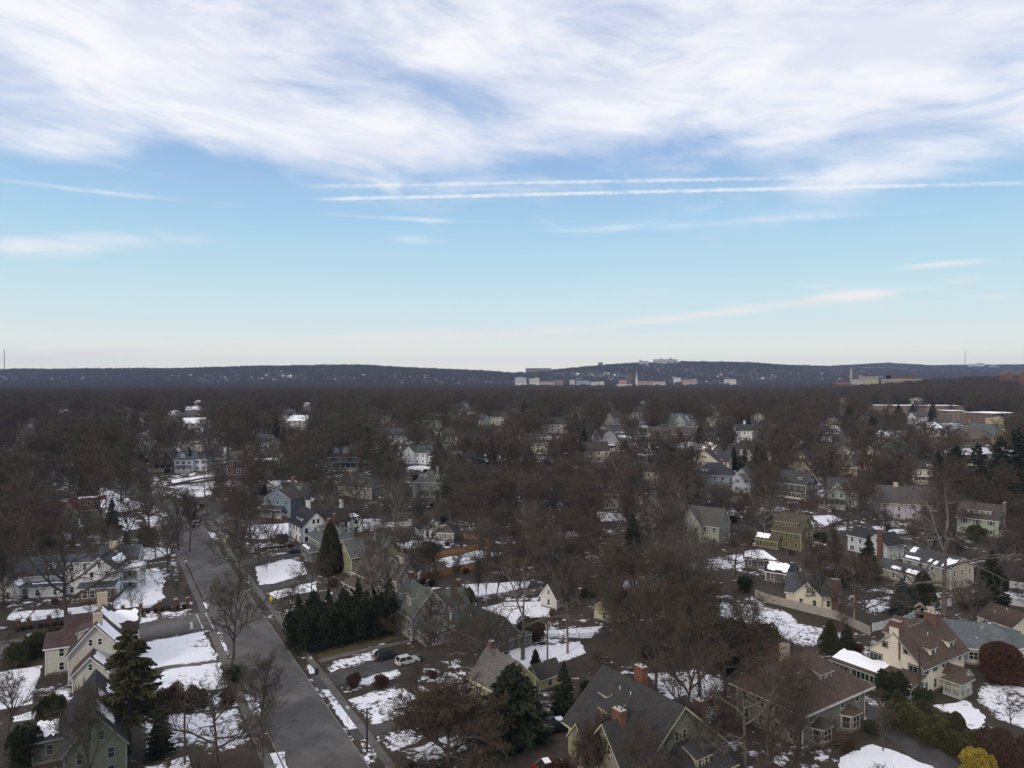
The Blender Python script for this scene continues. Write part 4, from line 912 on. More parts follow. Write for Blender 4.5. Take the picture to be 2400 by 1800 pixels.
house('garage', 'pale yellow garage with lattice windows in its gable', 'the pale yellow garage', (1394, 1422), (1440, 1436), 2.8, 8, 'gy', 2.6, (.46, .43, .27), (.06, .052, .045), paint((.5, .47, .33)), cat='garage')
house('garage', 'white garage with black gable roof beside the tan fence', 'the black roofed garage', (975, 1232), (985, 1246), 3.0, 8.5, 'gx', 3.6, (.5, .5, .5), (.025, .026, .03), WHITE, cat='garage', W=8, yaw=-70, ext=lambda W, D: [Block(W / 2 + 0, W / 2 + .01, 0, .01, 1, 'flat', 0, wins=False)])
house('garage', 'grey brown hip roofed garage at the end of the snowy drive', 'the grey brown garage', (1026, 1248), (1062, 1250), 2.8, 8, 'hip', 2.4, (.24, .23, .2), (.065, .06, .054), WHITE, cat='garage')
# --- middle distance
house('dark_blue_house', 'dark roofed blue grey house with two white dormers and garlanded porch', 'the blue house with garlanded porch', (771, 1073), (840, 1073), 6.4, 12, 'hip', 5.0, (.22, .26, .33), (.028, .030, .036), WHITE, seed=2, ov=.8, dorm=[dict(s='f', p=-4.6, t=.25, w=3.2, h=2.3, n=2), dict(s='f', p=.9, t=.25, w=3.2, h=2.3, n=2)],
      chim=[(7.5, -1, 1.5, 1.0, 12.4, BRN), (5.9, 1.5, 1.1, .8, 12.2, BRN)], porch=[(-4, 7, -9.2, -6, 3, 'flat', 4, 1)], style=dict(shut=paint((.03, .03, .035))))
house('green_roofed_house', 'white house with dark green roof and dark windows in snowy clearing', 'the white green-roofed house', (945, 1061), (971, 1063), 6.4, 13, 'gy', 3.0, (.55, .56, .58), (.05, .065, .062), WHITE, seed=2, cols={'f': 1}, ext=lambda W, D: [Block(W / 2 - .5, W / 2 + 6.5, -D / 2 + 1, D / 2 - 1, 6.3, 'gx', 3.4), Block(W / 2 + 6, W / 2 + 11, -D / 2 + 2, D / 2 - 4, 3, 'gx', 1.6)], snow=[(2, 'f', 0, 1, 0, .8)])
house('grey_mansion', 'tall grey house with hipped roof, two white dormers and bay windows', 'the tall grey hipped house', (970, 1131), (1032, 1133), 6.6, 10, 'hip', 4.4, (.18, .18, .17), (.07, .07, .066), paint((.42, .42, .4)), seed=4, cols={'f': 3}, dorm=[dict(s='f', p=-1, t=.3, w=1.9, h=1.5), dict(s='f', p=4.3, t=.3, w=1.9, h=1.5)], chim=[(3, 1.5, 1.1, .8, 12.5, GRC)], porch=[(-2.5, 4.5, -8, -5, 3, 'flat', 3, 1, 'glazed')])
house('brown_roofed_house', 'low brown grey roof with brick chimney behind bare trees', 'the low brown grey roof', (794, 1140), (870, 1146), 4.6, 10, 'hip', 4.2, (.2, .18, .15), (.062, .055, .052), WHITE, dorm=[dict(s='f', p=2, t=.3, w=2.4, h=1.3, k='s', n=2)], chim=[(-5.5, 1, 1.8, 1.1, 10.5, BRN)])
house('yellow_dormered_house', 'pale yellow house with five white dormers and dark green shutters', 'the pale yellow dormered house', (1225, 1040), (1284, 1037), 7.0, 10, 'gx', 4.6, (.50, .47, .36), (.05, .05, .052), WHITE, seed=2, cols={'f': 6}, style=dict(shut=paint((.03, .04, .035)), gap=0), skipface='',
      ext=lambda W, D: [Block(-W / 2 - 6, -W / 2, -2, 6, 5.6, 'gx', 3.2)], dorm=[dict(s='f', p=k * 3.5 - 6.6, t=.28, w=1.7, h=1.5) for k in range(5)], chim=[(8.6, 2.8, .9, .8, 13, BRN), (-8.4, 3, .9, 1.6, 13.5, RED)])
house('gambrel_house', 'grey shingled double gambrel house with snowy porch roof', 'the grey gambrel house', (1409, 1037), (1449, 1038), 5.0, 11, 'gamy', 6.4, (.24, .24, .26), DKB, WHITE, seed=2, ext=lambda W, D: [Block(-W / 2 - 7.5, -W / 2 + .5, -1, 6, 5, 'gy', 6.4), Block(-W / 2 - 13, -W / 2 - 7, 0, 7, 3.4, 'gy', 3.2)], porch=[(-11, 3, -8, -5.5, 3, 'flat', 4, 1, False, 'full')])
house('white_villa', 'white villa with dark roofs and two white chimneys beyond the snowy field', 'the white villa', (1727, 1010), (1763, 1010), 7.2, 9, 'gx', 3.6, (.58, .58, .56), (.04, .04, .045), WHITE, seed=2, ext=lambda W, D: [Block(-W / 2 - 7, -W / 2 + 1, -1, 6, 7, 'gy', 3.6), Block(-W / 2 - 10, -W / 2 - 6.5, -2, 3, 3.4, 'gy', 1.6)], chim=[(-9, 2, 1.2, 1.0, 14, WHC), (2, 2, 1.2, 1.0, 13.2, WHC)], style=ARCHW)
house('pitched_house', 'pale green steep roofed house among far trees', 'the pale green steep roof', (1566, 985), (1592, 986), 5, 10, 'gx', 5.2, (.35, .40, .37), (.10, .12, .115), WHITE, ext=lambda W, D: [Block(W / 2 - 3, W / 2 + 5, -D / 2 - 2, 2, 4.5, 'gy', 4.6)])
house('pitched_house', 'dark grey gabled house with white trim right of the pale green roof', 'the dark grey gable pair', (1592, 982), (1616, 983), 5, 10, 'gx', 4.2, (.33, .34, .36), (.05, .055, .065), WHITE, ext=lambda W, D: [Block(W / 2 - 4, W / 2 + 1, -D / 2 - 2, 2, 5, 'gy', 3.2)])
house('tan_house', 'tan house with grey roof and orange chimney left of the white villa', 'the tan house', (1655, 979), (1685, 980), 6, 10, 'gx', 3.6, (.32, .30, .24), (.10, .09, .085), paint((.45, .42, .36)), ext=lambda W, D: [Block(W / 2 - 1, W / 2 + 6, -4, 4, 6, 'gx', 3)], chim=[(4.5, 0, 1.2, .9, 12, RED)])
house('long_house', 'long low brown roofed building behind the snowy field', 'the long brown roofed building', (1523, 1017), (1612, 1018), 4.4, 12, 'gx', 4.2, (.13, .085, .065), (.065, .055, .05), WHITE, wm=brick((.15, .08, .06)))
house('columned_house', 'cream columned house half hidden by bare branches', 'the cream columned house', (1513, 1107), (1542, 1107), 6, 9, 'gx', 2.4, (.46, .44, .36), DKB, paint((.5, .48, .4)))
house('tudor_house', 'half timbered white double gabled house with orange chimney', 'the half timbered house', (1636, 1076), (1664, 1088), 6.2, 13, 'gy', 5.4, (.50, .46, .38), (.045, .045, .048), paint((.3, .25, .2)), yaw=-25, ext=lambda W, D: [Block(W / 2 - 1, W / 2 + 5, -D / 2 + 3, D / 2, 6, 'gx', 4.4), Block(-W / 2 - 4, -W / 2, -3, 3, 5, 'gy', 2.5)], chim=[(1.5, 1, 1.8, 1.1, 13.6, RED)])
house('hipped_blue_house', 'dark blue grey house with hipped roof, white dormer and corner gazebo porch', 'the dark blue grey hipped house', (1630, 1113), (1722, 1118), 6.4, 12, 'hip', 5.0, (.22, .25, .28), (.034, .036, .042), paint((.4, .41, .42)), seed=3, ov=.8, dorm=[dict(s='f', p=-4.5, t=.2, w=3.6, h=1.6, k='h', n=3, wm=WHITE)], chim=[(3, 3, 1.5, .9, 12.6, BRN)], porch=[(-9.5, -4, -10.5, -6, 3, 'hip', 2, 2)])
house('pale_gabled_house', 'pale blue grey gabled house with dark grey roof and black shutters', 'the pale blue gabled house', (1720, 1119), (1757, 1124), 6.8, 13.5, 'gy', 4.0, (.34, .36, .42), (.07, .075, .08), paint((.55, .55, .55)), style=dict(shut=paint((.03, .03, .035)), gap=0), yaw=-28, cols={'r': 4})
house('ivory_gable_house', 'cream walled house with steep dark roof glimpsed behind bare maples', 'the cream walled house in bare maples', (1414, 1157), (1448, 1159), 6.6, 11, 'hip', 3.6, (.50, .46, .38), DKB, paint((.45, .42, .36)), seed=2, ext=lambda W, D: [Block(W / 2, W / 2 + 9, 0, 7, 5.4, 'gx', 3.6)])
house('grey_wood_house', 'grey house veiled by bare branches below the cream walled house', 'the veiled grey house', (1500, 1195), (1556, 1198), 6, 10, 'gy', 5, (.26, .26, .24), (.07, .065, .06), paint((.4, .4, .38)), seed=2)
house('faded_gambrel_house', 'grey green gabled house veiled by bare branches beside the dark maple', 'the veiled grey green house', (1602, 1223), (1684, 1235), 6.4, 10, 'gx', 5, (.24, .26, .22), (.075, .068, .06), paint((.4, .38, .33)), seed=2, ext=lambda W, D: [Block(-W / 2, -W / 2 + 7, -D / 2 - 2, 2, 6.2, 'gy', 4.6)])
house('brown_gambrel_house', 'olive brown house with brown roof, long shed dormer and snowy porch roof', 'the olive brown house', (1811, 1240), (1877, 1251), 5.6, 10, 'gx', 5.0, (.125, .11, .055), (.078, .062, .045), paint((.33, .31, .2)), seed=2, dorm=[dict(s='f', p=-.5, t=.25, w=7.5, h=1.5, k='s', n=4)], chim=[(3, 1.5, 1.2, .8, 11.5, BRN)], ext=lambda W, D: [Block(-W / 2 - 4, W / 2 - 6, -D / 2 - 4, -D / 2, 2.8, 'gx', 1.8)], snow=[(1, 'f', .0, .6, .1, .8)])
house('porched_house', 'pale green Victorian with dark roof and columned porch behind the big bare oak', 'the pale green porched house', (1940, 1150), (2012, 1156), 6.4, 10, 'gx', 4.6, (.29, .33, .29), (.06, .06, .06), paint((.45, .44, .38)), seed=2, ext=lambda W, D: [Block(-W / 2 + .5, -W / 2 + 6.5, -D / 2 - 2, 0, 6.4, 'gy', 3.8)], chim=[(4, 0, 1.2, .8, 12.4, RED)], porch=[(-9, 1, -10, -7, 3, 'flat', 5, 1)])
house('garage', 'low flat building with thick snow on its roof below the olive brown house', 'the snow roofed garage', (1745, 1308), (1822, 1314), 2.8, 8, 'hip', 1.8, (.12, .11, .1), DKB, WHITE, cat='garage', snow=[(0, 'f', .02, .98, .02, .95), (0, 'l', 0, 1, 0, .9)])
house('garage', 'dark garage with snow on the near slope of its roof', 'the dark snow-topped garage', (1795, 1337), (1858, 1346), 2.8, 7, 'gx', 1.8, (.1, .09, .08), BLK, WHITE, cat='garage', snow=[(0, 'f', .02, .8, .1, .95)])
house('teal_house', 'teal double gabled house with rust brown roof and tan chimney', 'the teal double gabled house', (2085, 1041), (2121, 1042), 5.0, 10, 'gy', 5.2, (.085, .17, .17), (.10, .062, .05), WHITE, seed=2, ext=lambda W, D: [Block(W / 2 - 1, W / 2 + 12, 0, 7, 4.6, 'gx', 5.0), Block(W / 2 + 5, W / 2 + 12, -D / 2 + 1, 4, 4.6, 'gy', 4.6)], chim=[(7.0, 3.5, 1.4, 1.1, 12.6, TANC)])
house('cream_porched_house', 'cream three storey house with hipped grey roof and white glazed porches', 'the cream house with glazed porches', (1942, 1053), (1990, 1056), 6.8, 11, 'hip', 4.6, (.50, .47, .38), (.11, .11, .11), WHITE, seed=2, dorm=[dict(s='f', p=-1, t=.25, w=4, h=1.6, k='h', n=3)], ext=lambda W, D: [Block(W / 2 - 1, W / 2 + 3, -D / 2 + 1, D / 2 - 2, 6, 'flat', 0)], porch=[(-7, 4, -9, -5.5, 3, 'shed', 5, 1, 'glazed')])
def cupola(root, W, D, h, r_, wm, rm, trim):
    b = MB(); b.box(-1.3 + 4, 1.3 + 4, -1.3, 1.3, h + 2.6, h + 5.4); c = b.build('cupola', WHITE, root)
    r = MB(); r.slab([[(2.4, -1.6, h + 5.4), (5.6, -1.6, h + 5.4), (4, 0, h + 7)], [(5.6, -1.6, h + 5.4), (5.6, 1.6, h + 5.4), (4, 0, h + 7)], [(5.6, 1.6, h + 5.4), (2.4, 1.6, h + 5.4), (4, 0, h + 7)], [(2.4, 1.6, h + 5.4), (2.4, -1.6, h + 5.4), (4, 0, h + 7)]], .15); r.build('cupola_roof', rm, c)
house('brick_cupola_house', 'red brick gabled building with brown roof and white cupola', 'the brick building with cupola', (2015, 1082), (2043, 1083), 4.6, 16, 'gy', 3.6, (.24, .08, .05), (.125, .10, .095), paint((.5, .46, .4)), wm=RED, seed=2, cols={'f': 1}, ext=lambda W, D: [Block(W / 2 - 2, W / 2 + 12, 0, 9, 4.6, 'gx', 3.8)], chim=[(14, 3, 1.2, .9, 11, RED)], extra=cupola)
house('cottage', 'dark roofed cottage with small yellow gable left of the brick cupola building', 'the yellow gabled cottage', (1972, 1094), (2008, 1096), 4, 9, 'gx', 3.4, (.45, .38, .2), (.06, .062, .06), WHITE, dorm=[dict(s='f', p=0, t=.1, w=2.8, h=1.4, wm=siding((.5, .42, .22)))])
house('pale_yellow_house', 'pale yellow house with white porch among the dark conifers', 'the pale yellow house in conifers', (2149, 1101), (2186, 1103), 6.4, 10, 'hip', 3.6, (.46, .46, .34), DKB, WHITE, dorm=[dict(s='f', p=2, t=.3, w=2, h=1.3, k='s')], porch=[(-5, 5, -8, -5, 3, 'flat', 4, 1, False, 'full')])
house('tan_hipped_house', 'tan hipped house with brown roof left of the cream porched one', 'the tan hipped house', (1850, 1082), (1900, 1086), 6, 11, 'hip', 4.6, (.26, .23, .17), (.07, .062, .055), paint((.42, .38, .3)), dorm=[dict(s='f', p=1, t=.25, w=2.4, h=1.5, wm=siding((.42, .33, .18)))], ext=lambda W, D: [Block(W / 2, W / 2 + 6, -3, 4, 3, 'flat', 0)], snow=[])
house('yellow_cottage', 'small yellow walled house with flat brown roof by the snowy field', 'the small yellow walled house', (1950, 981), (1984, 981), 4.6, 9, 'hip', 2.2, (.46, .38, .22), DKB, paint((.5, .45, .33)))
house('far_cream_gable', 'cream steep gable house with olive roof before the dark wood', 'the cream steep gable', (1965, 940), (1976, 940), 5, 14, 'gy', 5, (.5, .44, .32), (.13, .125, .07), WHITE, ext=lambda W, D: [Block(W / 2 - 2, W / 2 + 12, 0, 9, 5, 'gx', 4.6)])
house('far_white_house', 'pale house with chimney left of the flat roofed school', 'the pale chimneyed house', (2024, 975), (2040, 975), 5.5, 9, 'gx', 3.4, (.44, .44, .42), GRY, WHITE, chim=[(-2, 0, 1.2, .9, 12, BRN)])
# --- school, church and the large buildings beyond
def bigbox(name, label, ref, L, C, h, D, wall, win=True, snow=True, cat='building', ext=None, wm=None, roof='flat', rise=0, rcol=DKB, extra=None, pitch=4, yaw=None, trim=None, cap=None):
    r = house(name, label, ref, L, C, h, D, roof, rise, wall, rcol, trim or paint((.4, .38, .35)), ext=ext, cat=cat, wm=wm, style=dict(pitch=pitch, ww=1.6, wh=1.9, gap=0), snow=[(0, 't', .01, .99, .02, .98)] if snow and roof == 'flat' else (), extra=extra, yaw=yaw)
    return r
SCH = brick((.20, .15, .115))
bigbox('school_building', 'long tan brick school wing with snow on its flat roof, farthest back', 'the rear school wing', (2050, 952), (2260, 951), 7, 22, (.2, .16, .13), wm=SCH)
bigbox('school_building', 'tan brick school block with tall windows at the middle of the school', 'the middle school block', (2222, 964), (2269, 964), 8, 20, (.2, .16, .13), wm=SCH)
bigbox('school_building', 'low snow roofed school block with parapet', 'the low school block', (2270, 976), (2327, 977), 6, 26, (.2, .16, .13), wm=SCH)
bigbox('school_building', 'dark red brown school hall with row of narrow windows', 'the dark school hall', (2328, 970), (2392, 968), 9, 26, (.14, .08, .07), wm=brick((.15, .085, .07)))
STONE = stucco((.42, .35, .24))
def church(root, W, D, h, r_, wm, rm, trim):
    b = MB(); b.box(W / 2 - 1, W / 2 + 6, -2, 5, -1, h + 11)
    for k in range(4):
        b.box(W / 2 - 1 + k * 2, W / 2 + k * 2, -2, -1.2, h + 11, h + 12.2)
    b.build('tower', STONE, root)
house('church', 'tan stone church with crenellated square tower at the right edge', 'the stone church', (2335, 1028), (2366, 1027), 4.5, 24, 'gy', 7.5, (.4, .34, .24), (.10, .11, .11), paint((.4, .36, .28)), wm=STONE, cat='church', extra=church, style=dict(arch=True, ww=1.2, wh=2.6))
house('barn', 'broad brown gable roof left of the stone church', 'the broad brown gable roof', (2277, 1031), (2322, 1029), 3.4, 18, 'gx', 6.4, (.14, .10, .08), (.10, .08, .065), DGREEN, cat='building')
REDB = brick((.14, .07, .055)); PALE = stucco((.5, .47, .42))
def far(px0, px1, rtop, rbase, wall, name, label, ref, D=20, roof='flat', rise=0, wm=None, cat='building', depth=None, rcol=(.1, .08, .07), ext=None, extra=None, floors=None):
    """a distant building surveyed by its left, right, roof line and depth"""
    a = ray(px0, rtop); c = ray(px1, rtop); d = depth
    x0, x1 = a[0] / a[1] * d, c[0] / c[1] * d; z = g((x0 + x1) / 2, d); top = CAMH + (a[2] / a[1]) * d; W = x1 - x0; h = top - z - rise
    root = thing(name, ((x0 + x1) / 2, d + D / 2, z), 0, label, cat)
    b = Block(-W / 2, W / 2, -D / 2, D / 2, h, roof, rise, z0=-8, ov=.4); bl = [b] + (ext(W, D, h) if ext else [])
    m = MB(); r = MB(); [add_walls(m, q) for q in bl]; [add_roof(r, q) for q in bl]
    m.build('wall', wm or stucco(wall), root); r.build('roof', [shingle(rcol) if roof != 'flat' else (SNOW if rcol == 'snow' else stucco(rcol)), PALE], root)
    bands = MB()
    n = max(1, int(h / 4)); vis = min(h, max(4., (rbase - rtop) / FPX * d))
    k = 0
    while k * 4 + 2 < vis:
        zz = h - 2.2 - k * 4
        q = max(1, int(W / 5))
        for j in range(q): x = -W / 2 + W * (j + .5) / q; bands.box(x - 1.5, x + 1.5, -D / 2 - .15, -D / 2 + .1, zz - .9, zz + .9)
        k += 1
    bands.build('windows', mat('far glazing', (.07, .08, .1), .3), root)
    if extra: extra(root, W, D, h)
    HOUSES.append((ref, Vector(((x0 + x1) / 2, d, z)), px0, px1, rtop, rbase))
    return root
FB = 'building'
far(1532, 1588, 842, 852, (.42, .40, .38), 'apartment_block', 'long grey apartment block standing on the ridge top', 'the ridge apartment block', depth=4310, ext=lambda W, D, h: [Block(-W * .22, -W * .12, -4, 4, h + 6, 'flat', 0), Block(W * .15, W * .3, -4, 4, h + 7, 'flat', 0)])
far(1498, 1520, 846, 852, (.42, .40, .40), 'apartment_block', 'smaller pale block left of the ridge top apartments', 'the small ridge block', depth=4310, ext=lambda W, D, h: [Block(-W * .4, -W * .2, -4, 4, h + 5, 'flat', 0)])
far(1232, 1292, 863, 870, (.16, .13, .13), 'apartment_block', 'long dark low block on the saddle of the ridge', 'the dark saddle block', depth=4250, rcol=(.12, .1, .1))
far(1403, 1413, 849, 856, (.15, .12, .12), 'hilltop_house', 'dark hilltop house on the skyline left of the ridge blocks', 'the dark hilltop house', depth=4280, roof='gx', rise=5)
far(1207, 1234, 885, 897, (.46, .45, .43), FB, 'white office block, largest of the pale town buildings', 'the white office block', depth=2700, ext=lambda W, D, h: [Block(-W * .3, W * .2, -6, 6, h + 2.5, 'flat', 0)])
far(1240, 1264, 887, 898, (.52, .50, .46), FB, 'stepped cream office block right of the white one', 'the stepped cream block', depth=2720, ext=lambda W, D, h: [Block(0, W * .5, -6, 6, h + 3, 'flat', 0)])
far(1266, 1300, 893, 900, (.45, .32, .22), FB, 'row of tan town houses right of the office blocks', 'the tan town row', depth=2690, roof='gx', rise=4)
far(1300, 1320, 891, 899, (.28, .16, .12), FB, 'brick red town house in the row below the ridge', 'the red town house', depth=2705, roof='gx', rise=5)
far(1336, 1347, 890, 900, (.46, .45, .44), FB, 'narrow white town tower left of the grey hall', 'the narrow white tower', depth=2700)
far(1349, 1383, 892, 900, (.3, .34, .36), FB, 'long blue grey hall in the town', 'the blue grey hall', depth=2715)
far(1386, 1402, 895, 902, (.55, .54, .5), FB, 'low white building left of the white store', 'the low white building', depth=2650)
far(1403, 1416, 894, 902, (.58, .56, .5), FB, 'squat white store building left of the brown church', 'the squat white store', depth=2655)
far(1447, 1482, 901, 905, (.5, .46, .4), FB, 'low snow roofed market in front of the brown church', 'the snow roofed market', depth=2500, rcol='snow')
far(1452, 1470, 891, 900, (.36, .22, .16), FB, 'orange brick hall attached before the brown church tower', 'the orange brick hall', depth=2720, roof='gx', rise=5, rcol=(.3, .12, .07))
def pinnacles(root, W, D, h):
    b = MB()
    for x in (-W / 2, W / 2):
        for y in (-D / 2, D / 2): b.tube([(x, y, h - 3), (x, y, h + 2), (x, y, h + 7)], [1.1, 1.0, .05], 6)
    b.build('pinnacle', stucco((.12, .085, .075)), root)
far(1472, 1480, 876, 898, (.12, .085, .075), 'church_tower', 'brown stone church tower with four pinnacles in the town', 'the brown church tower', depth=2740, D=12, cat='church', extra=pinnacles)
def spire(root, W, D, h):
    b = MB(); b.tube([(0, 0, h), (0, 0, h + 9), (0, 0, h + 9.2), (0, 0, h + 31)], [3.6, 3.2, 2.4, .1], 8); b.build('spire', PALE, root)
far(1490, 1495, 888, 900, (.62, .62, .6), 'church_steeple', 'white church steeple with slender spire in the town', 'the white steeple', depth=2760, D=8, cat='church', extra=spire)
far(1497, 1530, 893, 900, (.36, .24, .19), FB, 'orange brick row right of the white steeple', 'the orange brick row', depth=2730)
far(1532, 1560, 894, 900, (.45, .36, .3), FB, 'tan block right of the orange brick row', 'the tan block', depth=2700)
far(1580, 1596, 885, 890, (.55, .52, .46), FB, 'cream block higher on the slope right of the town', 'the cream slope block', depth=3050)
far(1602, 1634, 890, 895, (.38, .28, .23), FB, 'terracotta roofed row right of the cream block', 'the terracotta row', depth=2900, roof='gx', rise=4, rcol=(.3, .13, .09))
far(1700, 1725, 888, 893, (.5, .46, .42), FB, 'pale building far right of the town', 'the pale far building', depth=2950)
far(2027, 2059, 882, 893, (.36, .32, .20), FB, 'long cream building left of the large red brick one', 'the sunlit cream building', depth=1500, D=26)
far(2004, 2024, 888, 895, (.4, .38, .34), FB, 'lower grey wing left of the sunlit cream building', 'the lower grey wing', depth=1480)
far(2088, 2144, 881, 891, (.4, .12, .07), FB, 'large red brick building with white upper windows', 'the large red brick building', depth=1500, wm=REDB, rcol=(.16, .08, .065), ext=lambda W, D, h: [Block(-W * .5, -W * .38, -12, 10, h + 3.0, 'flat', 0, z0=-8), Block(W * .38, W * .5, -12, 10, h + 4.0, 'flat', 0, z0=-8)])
far(2078, 2160, 889, 896, (.36, .27, .18), FB, 'low tan wing below the large red brick building', 'the low tan wing', depth=1440, rcol='snow')
far(1962, 1996, 895, 902, (.12, .06, .05), FB, 'dark red roofed hall before the slender smokestack', 'the dark red hall', depth=1350, roof='gx', rise=4, rcol=(.12, .045, .04))
far(2356, 2374, 869, 875, (.3, .12, .08), FB, 'brick building with white trimmed twin gables, left gable', 'the left twin gable', depth=1100, roof='gy', rise=5, wm=REDB, D=14)
far(2388, 2408, 869, 875, (.3, .12, .08), FB, 'brick building with white trimmed twin gables, right gable at the picture edge', 'the right twin gable', depth=1100, roof='gy', rise=5, wm=REDB, D=14)
far(2272, 2308, 853, 860, (.52, .5, .48), FB, 'pale hospital block on the right skyline', 'the skyline hospital', depth=5900, ext=lambda W, D, h: [Block(W * .05, W * .45, -6, 6, h + 9, 'flat', 0)])
far(2318, 2340, 857, 861, (.45, .44, .43), FB, 'low pale row right of the skyline hospital', 'the low skyline row', depth=5900)
def chimney_stack():
    p0 = ray(1995, 865); d = 1560.; x = p0[0] / p0[1] * d; z = g(x, d); t = CAMH + p0[2] / p0[1] * d
    m = MB(); m.tube([(0, 0, -2), (0, 0, t - z)], [2.9, 2.2], 12); o = m.build('smokestack', stucco((.40, .27, .2))); o.location = (x, d, z)
    tag(o, 'slender tan smokestack rising above the far woods', 'smokestack'); HOUSES.append(('the smokestack', o.location.copy(), 1990, 2000, 865, 890))
chimney_stack()
def mast(px, rtop, d, label, w):
    a = ray(px, rtop); x = a[0] / a[1] * d; z = g(x, d); t = CAMH + a[2] / a[1] * d - z
    root = thing('radio_mast', (x, d, z), 0, label, 'mast'); m = MB(); s = MB()
    for k in range(3):
        q = k * 2.094; m.tube([(math.cos(q) * w, math.sin(q) * w, -3), (math.cos(q) * w * .5, math.sin(q) * w * .5, t * .96)], w * .28, 4)
    n = int(t / (w * 3))
    for i in range(n):
        z0, z1 = t * .96 * i / n, t * .96 * (i + 1) / n
        for k in range(3):
            qa, qb = k * 2.094, (k + 1) * 2.094; r0, r1 = w * (1 - .5 * i / n), w * (1 - .5 * (i + 1) / n)
            s.tube([(math.cos(qa) * r0, math.sin(qa) * r0, z0), (math.cos(qb) * r1, math.sin(qb) * r1, z1)], w * .16, 3, cap=False)
    s.tube([(0, 0, t * .9), (0, 0, t)], w * .3, 4)
    mm = mat('mast steel', (.16, .13, .13), .7); m.build('mast_legs', mm, root); s.build('bracing', mm, root)
    HOUSES.append(('the radio mast', root.location.copy(), px - 5, px + 5, rtop, 870))
mast(10, 817, 3700, 'tall lattice radio mast on the skyline at the left edge', 2.2)
mast(2262, 820, 5800, 'very thin radio mast left of the pale skyline hospital', 2.2)

TV = []
def tiny(w, d, h, rise, wc, rc):
    b = MB(); bl = Block(-w / 2, w / 2, -d / 2, d / 2, h, 'gx', rise, z0=-6, ov=.4); add_walls(b, bl); r = MB(); add_roof(r, bl); r.m = [1] * len(r.f)
    i = len(b.v); b.v += r.v; b.f += [tuple(q + i for q in f) for f in r.f]; b.m += r.m
    for x in np.linspace(-w / 2 + 1.6, w / 2 - 1.6, 4):
        for z in (1.7, 4.6):
            if z < h: b.box(x - .5, x + .5, -d / 2 - .05, -d / 2 + .02, z - .8, z + .8, 2)
    return b.mesh('far_house', [wc, rc, mat('far glazing', (.07, .08, .1), .3)])
TV = [tiny(13, 9, 6, 3.5, siding((.5, .5, .49)), shingle(GRY)), tiny(16, 10, 6.5, 4, siding((.4, .38, .33)), shingle(DKB)), tiny(15, 10, 6, 3.5, siding((.5, .48, .42)), SNOW), tiny(20, 12, 5, 3, brick((.2, .11, .085)), SNOW), tiny(30, 16, 7, 1.2, stucco((.55, .55, .55)), SNOW)]
TVN = ['small white house with grey roof', 'small tan house with dark roof', 'small cream house with snowy roof', 'brick building with snowy roof', 'large pale flat building with snowy roof']
MIDH = []; LM0 = [(h[0], h[1]) for h in HOUSES if h[1].y < 1200]; nmid = 0; tries = 0
while nmid < 58 and tries < 5000:
    tries += 1; y = rng.uniform(340, 700) if rng.random() < .8 else rng.uniform(700, 1080); x = rng.uniform(-.72, .72) * y
    if any(abs(x - o[0]) < 32 and abs(y - o[1]) < 34 for o in MIDH) or any(abs(x - h[1].x) < 24 and abs(y - h[1].y) < 30 for h in HOUSES): continue
    px_, row_ = PX((x, y, g(x, y) + 5))
    if any(a[0] - 12 < px_ < a[1] + 12 and a[2] - 6 < row_ < a[3] + 10 for a in CLEARL): continue
    if any(h[2] - 8 < px_ < h[3] + 8 and h[4] - 6 < row_ < h[5] for h in HOUSES): continue
    k = rng.choice([0, 1, 1, 1, 1, 2]); nmid += 1; MIDH.append((x, y)); p = Vector((x, y, g(x, y))); ya = rng.uniform(-.9, .9); o = obj('far_house', TV[k], None, p, ya)
    ref, lo = min(LM0, key=lambda l: (l[1] - p).length); dx, dy = x - lo.x, y - lo.y; rel = ('beyond' if dy > 0 else 'in front of') if abs(dy) > abs(dx) else ('right of' if dx > 0 else 'left of')
    tag(o, '%s %s %s' % (TVN[k], rel, ref), 'house', 'small houses among the middle trees'); o['_k'] = (lo - p).length
    s_ = FPX / y; HOUSES.append(('', p, px_ - 6 * s_, px_ + 6 * s_, row_ - 4 * s_, row_ + 1 * s_)); NOGO.append([(x - 9, y - 7), (x + 9, y - 7), (x + 9, y + 7), (x - 9, y + 7)])
ORD = ['', 'second', 'third', 'fourth', 'fifth', 'sixth', 'seventh', 'eighth', 'ninth', 'tenth', 'eleventh', 'twelfth'] + ['%dth' % k for k in range(13, 100)]
bb = {}
for o in [o for o in COL.objects if '_k' in o.keys()]: bb.setdefault(o['label'], []).append(o)
for L_ in bb.values():
    L_.sort(key=lambda o: o['_k'])
    for i, o in enumerate(L_):
        if i: o['label'] = o['label'] + ', ' + ORD[i]
        del o['_k']
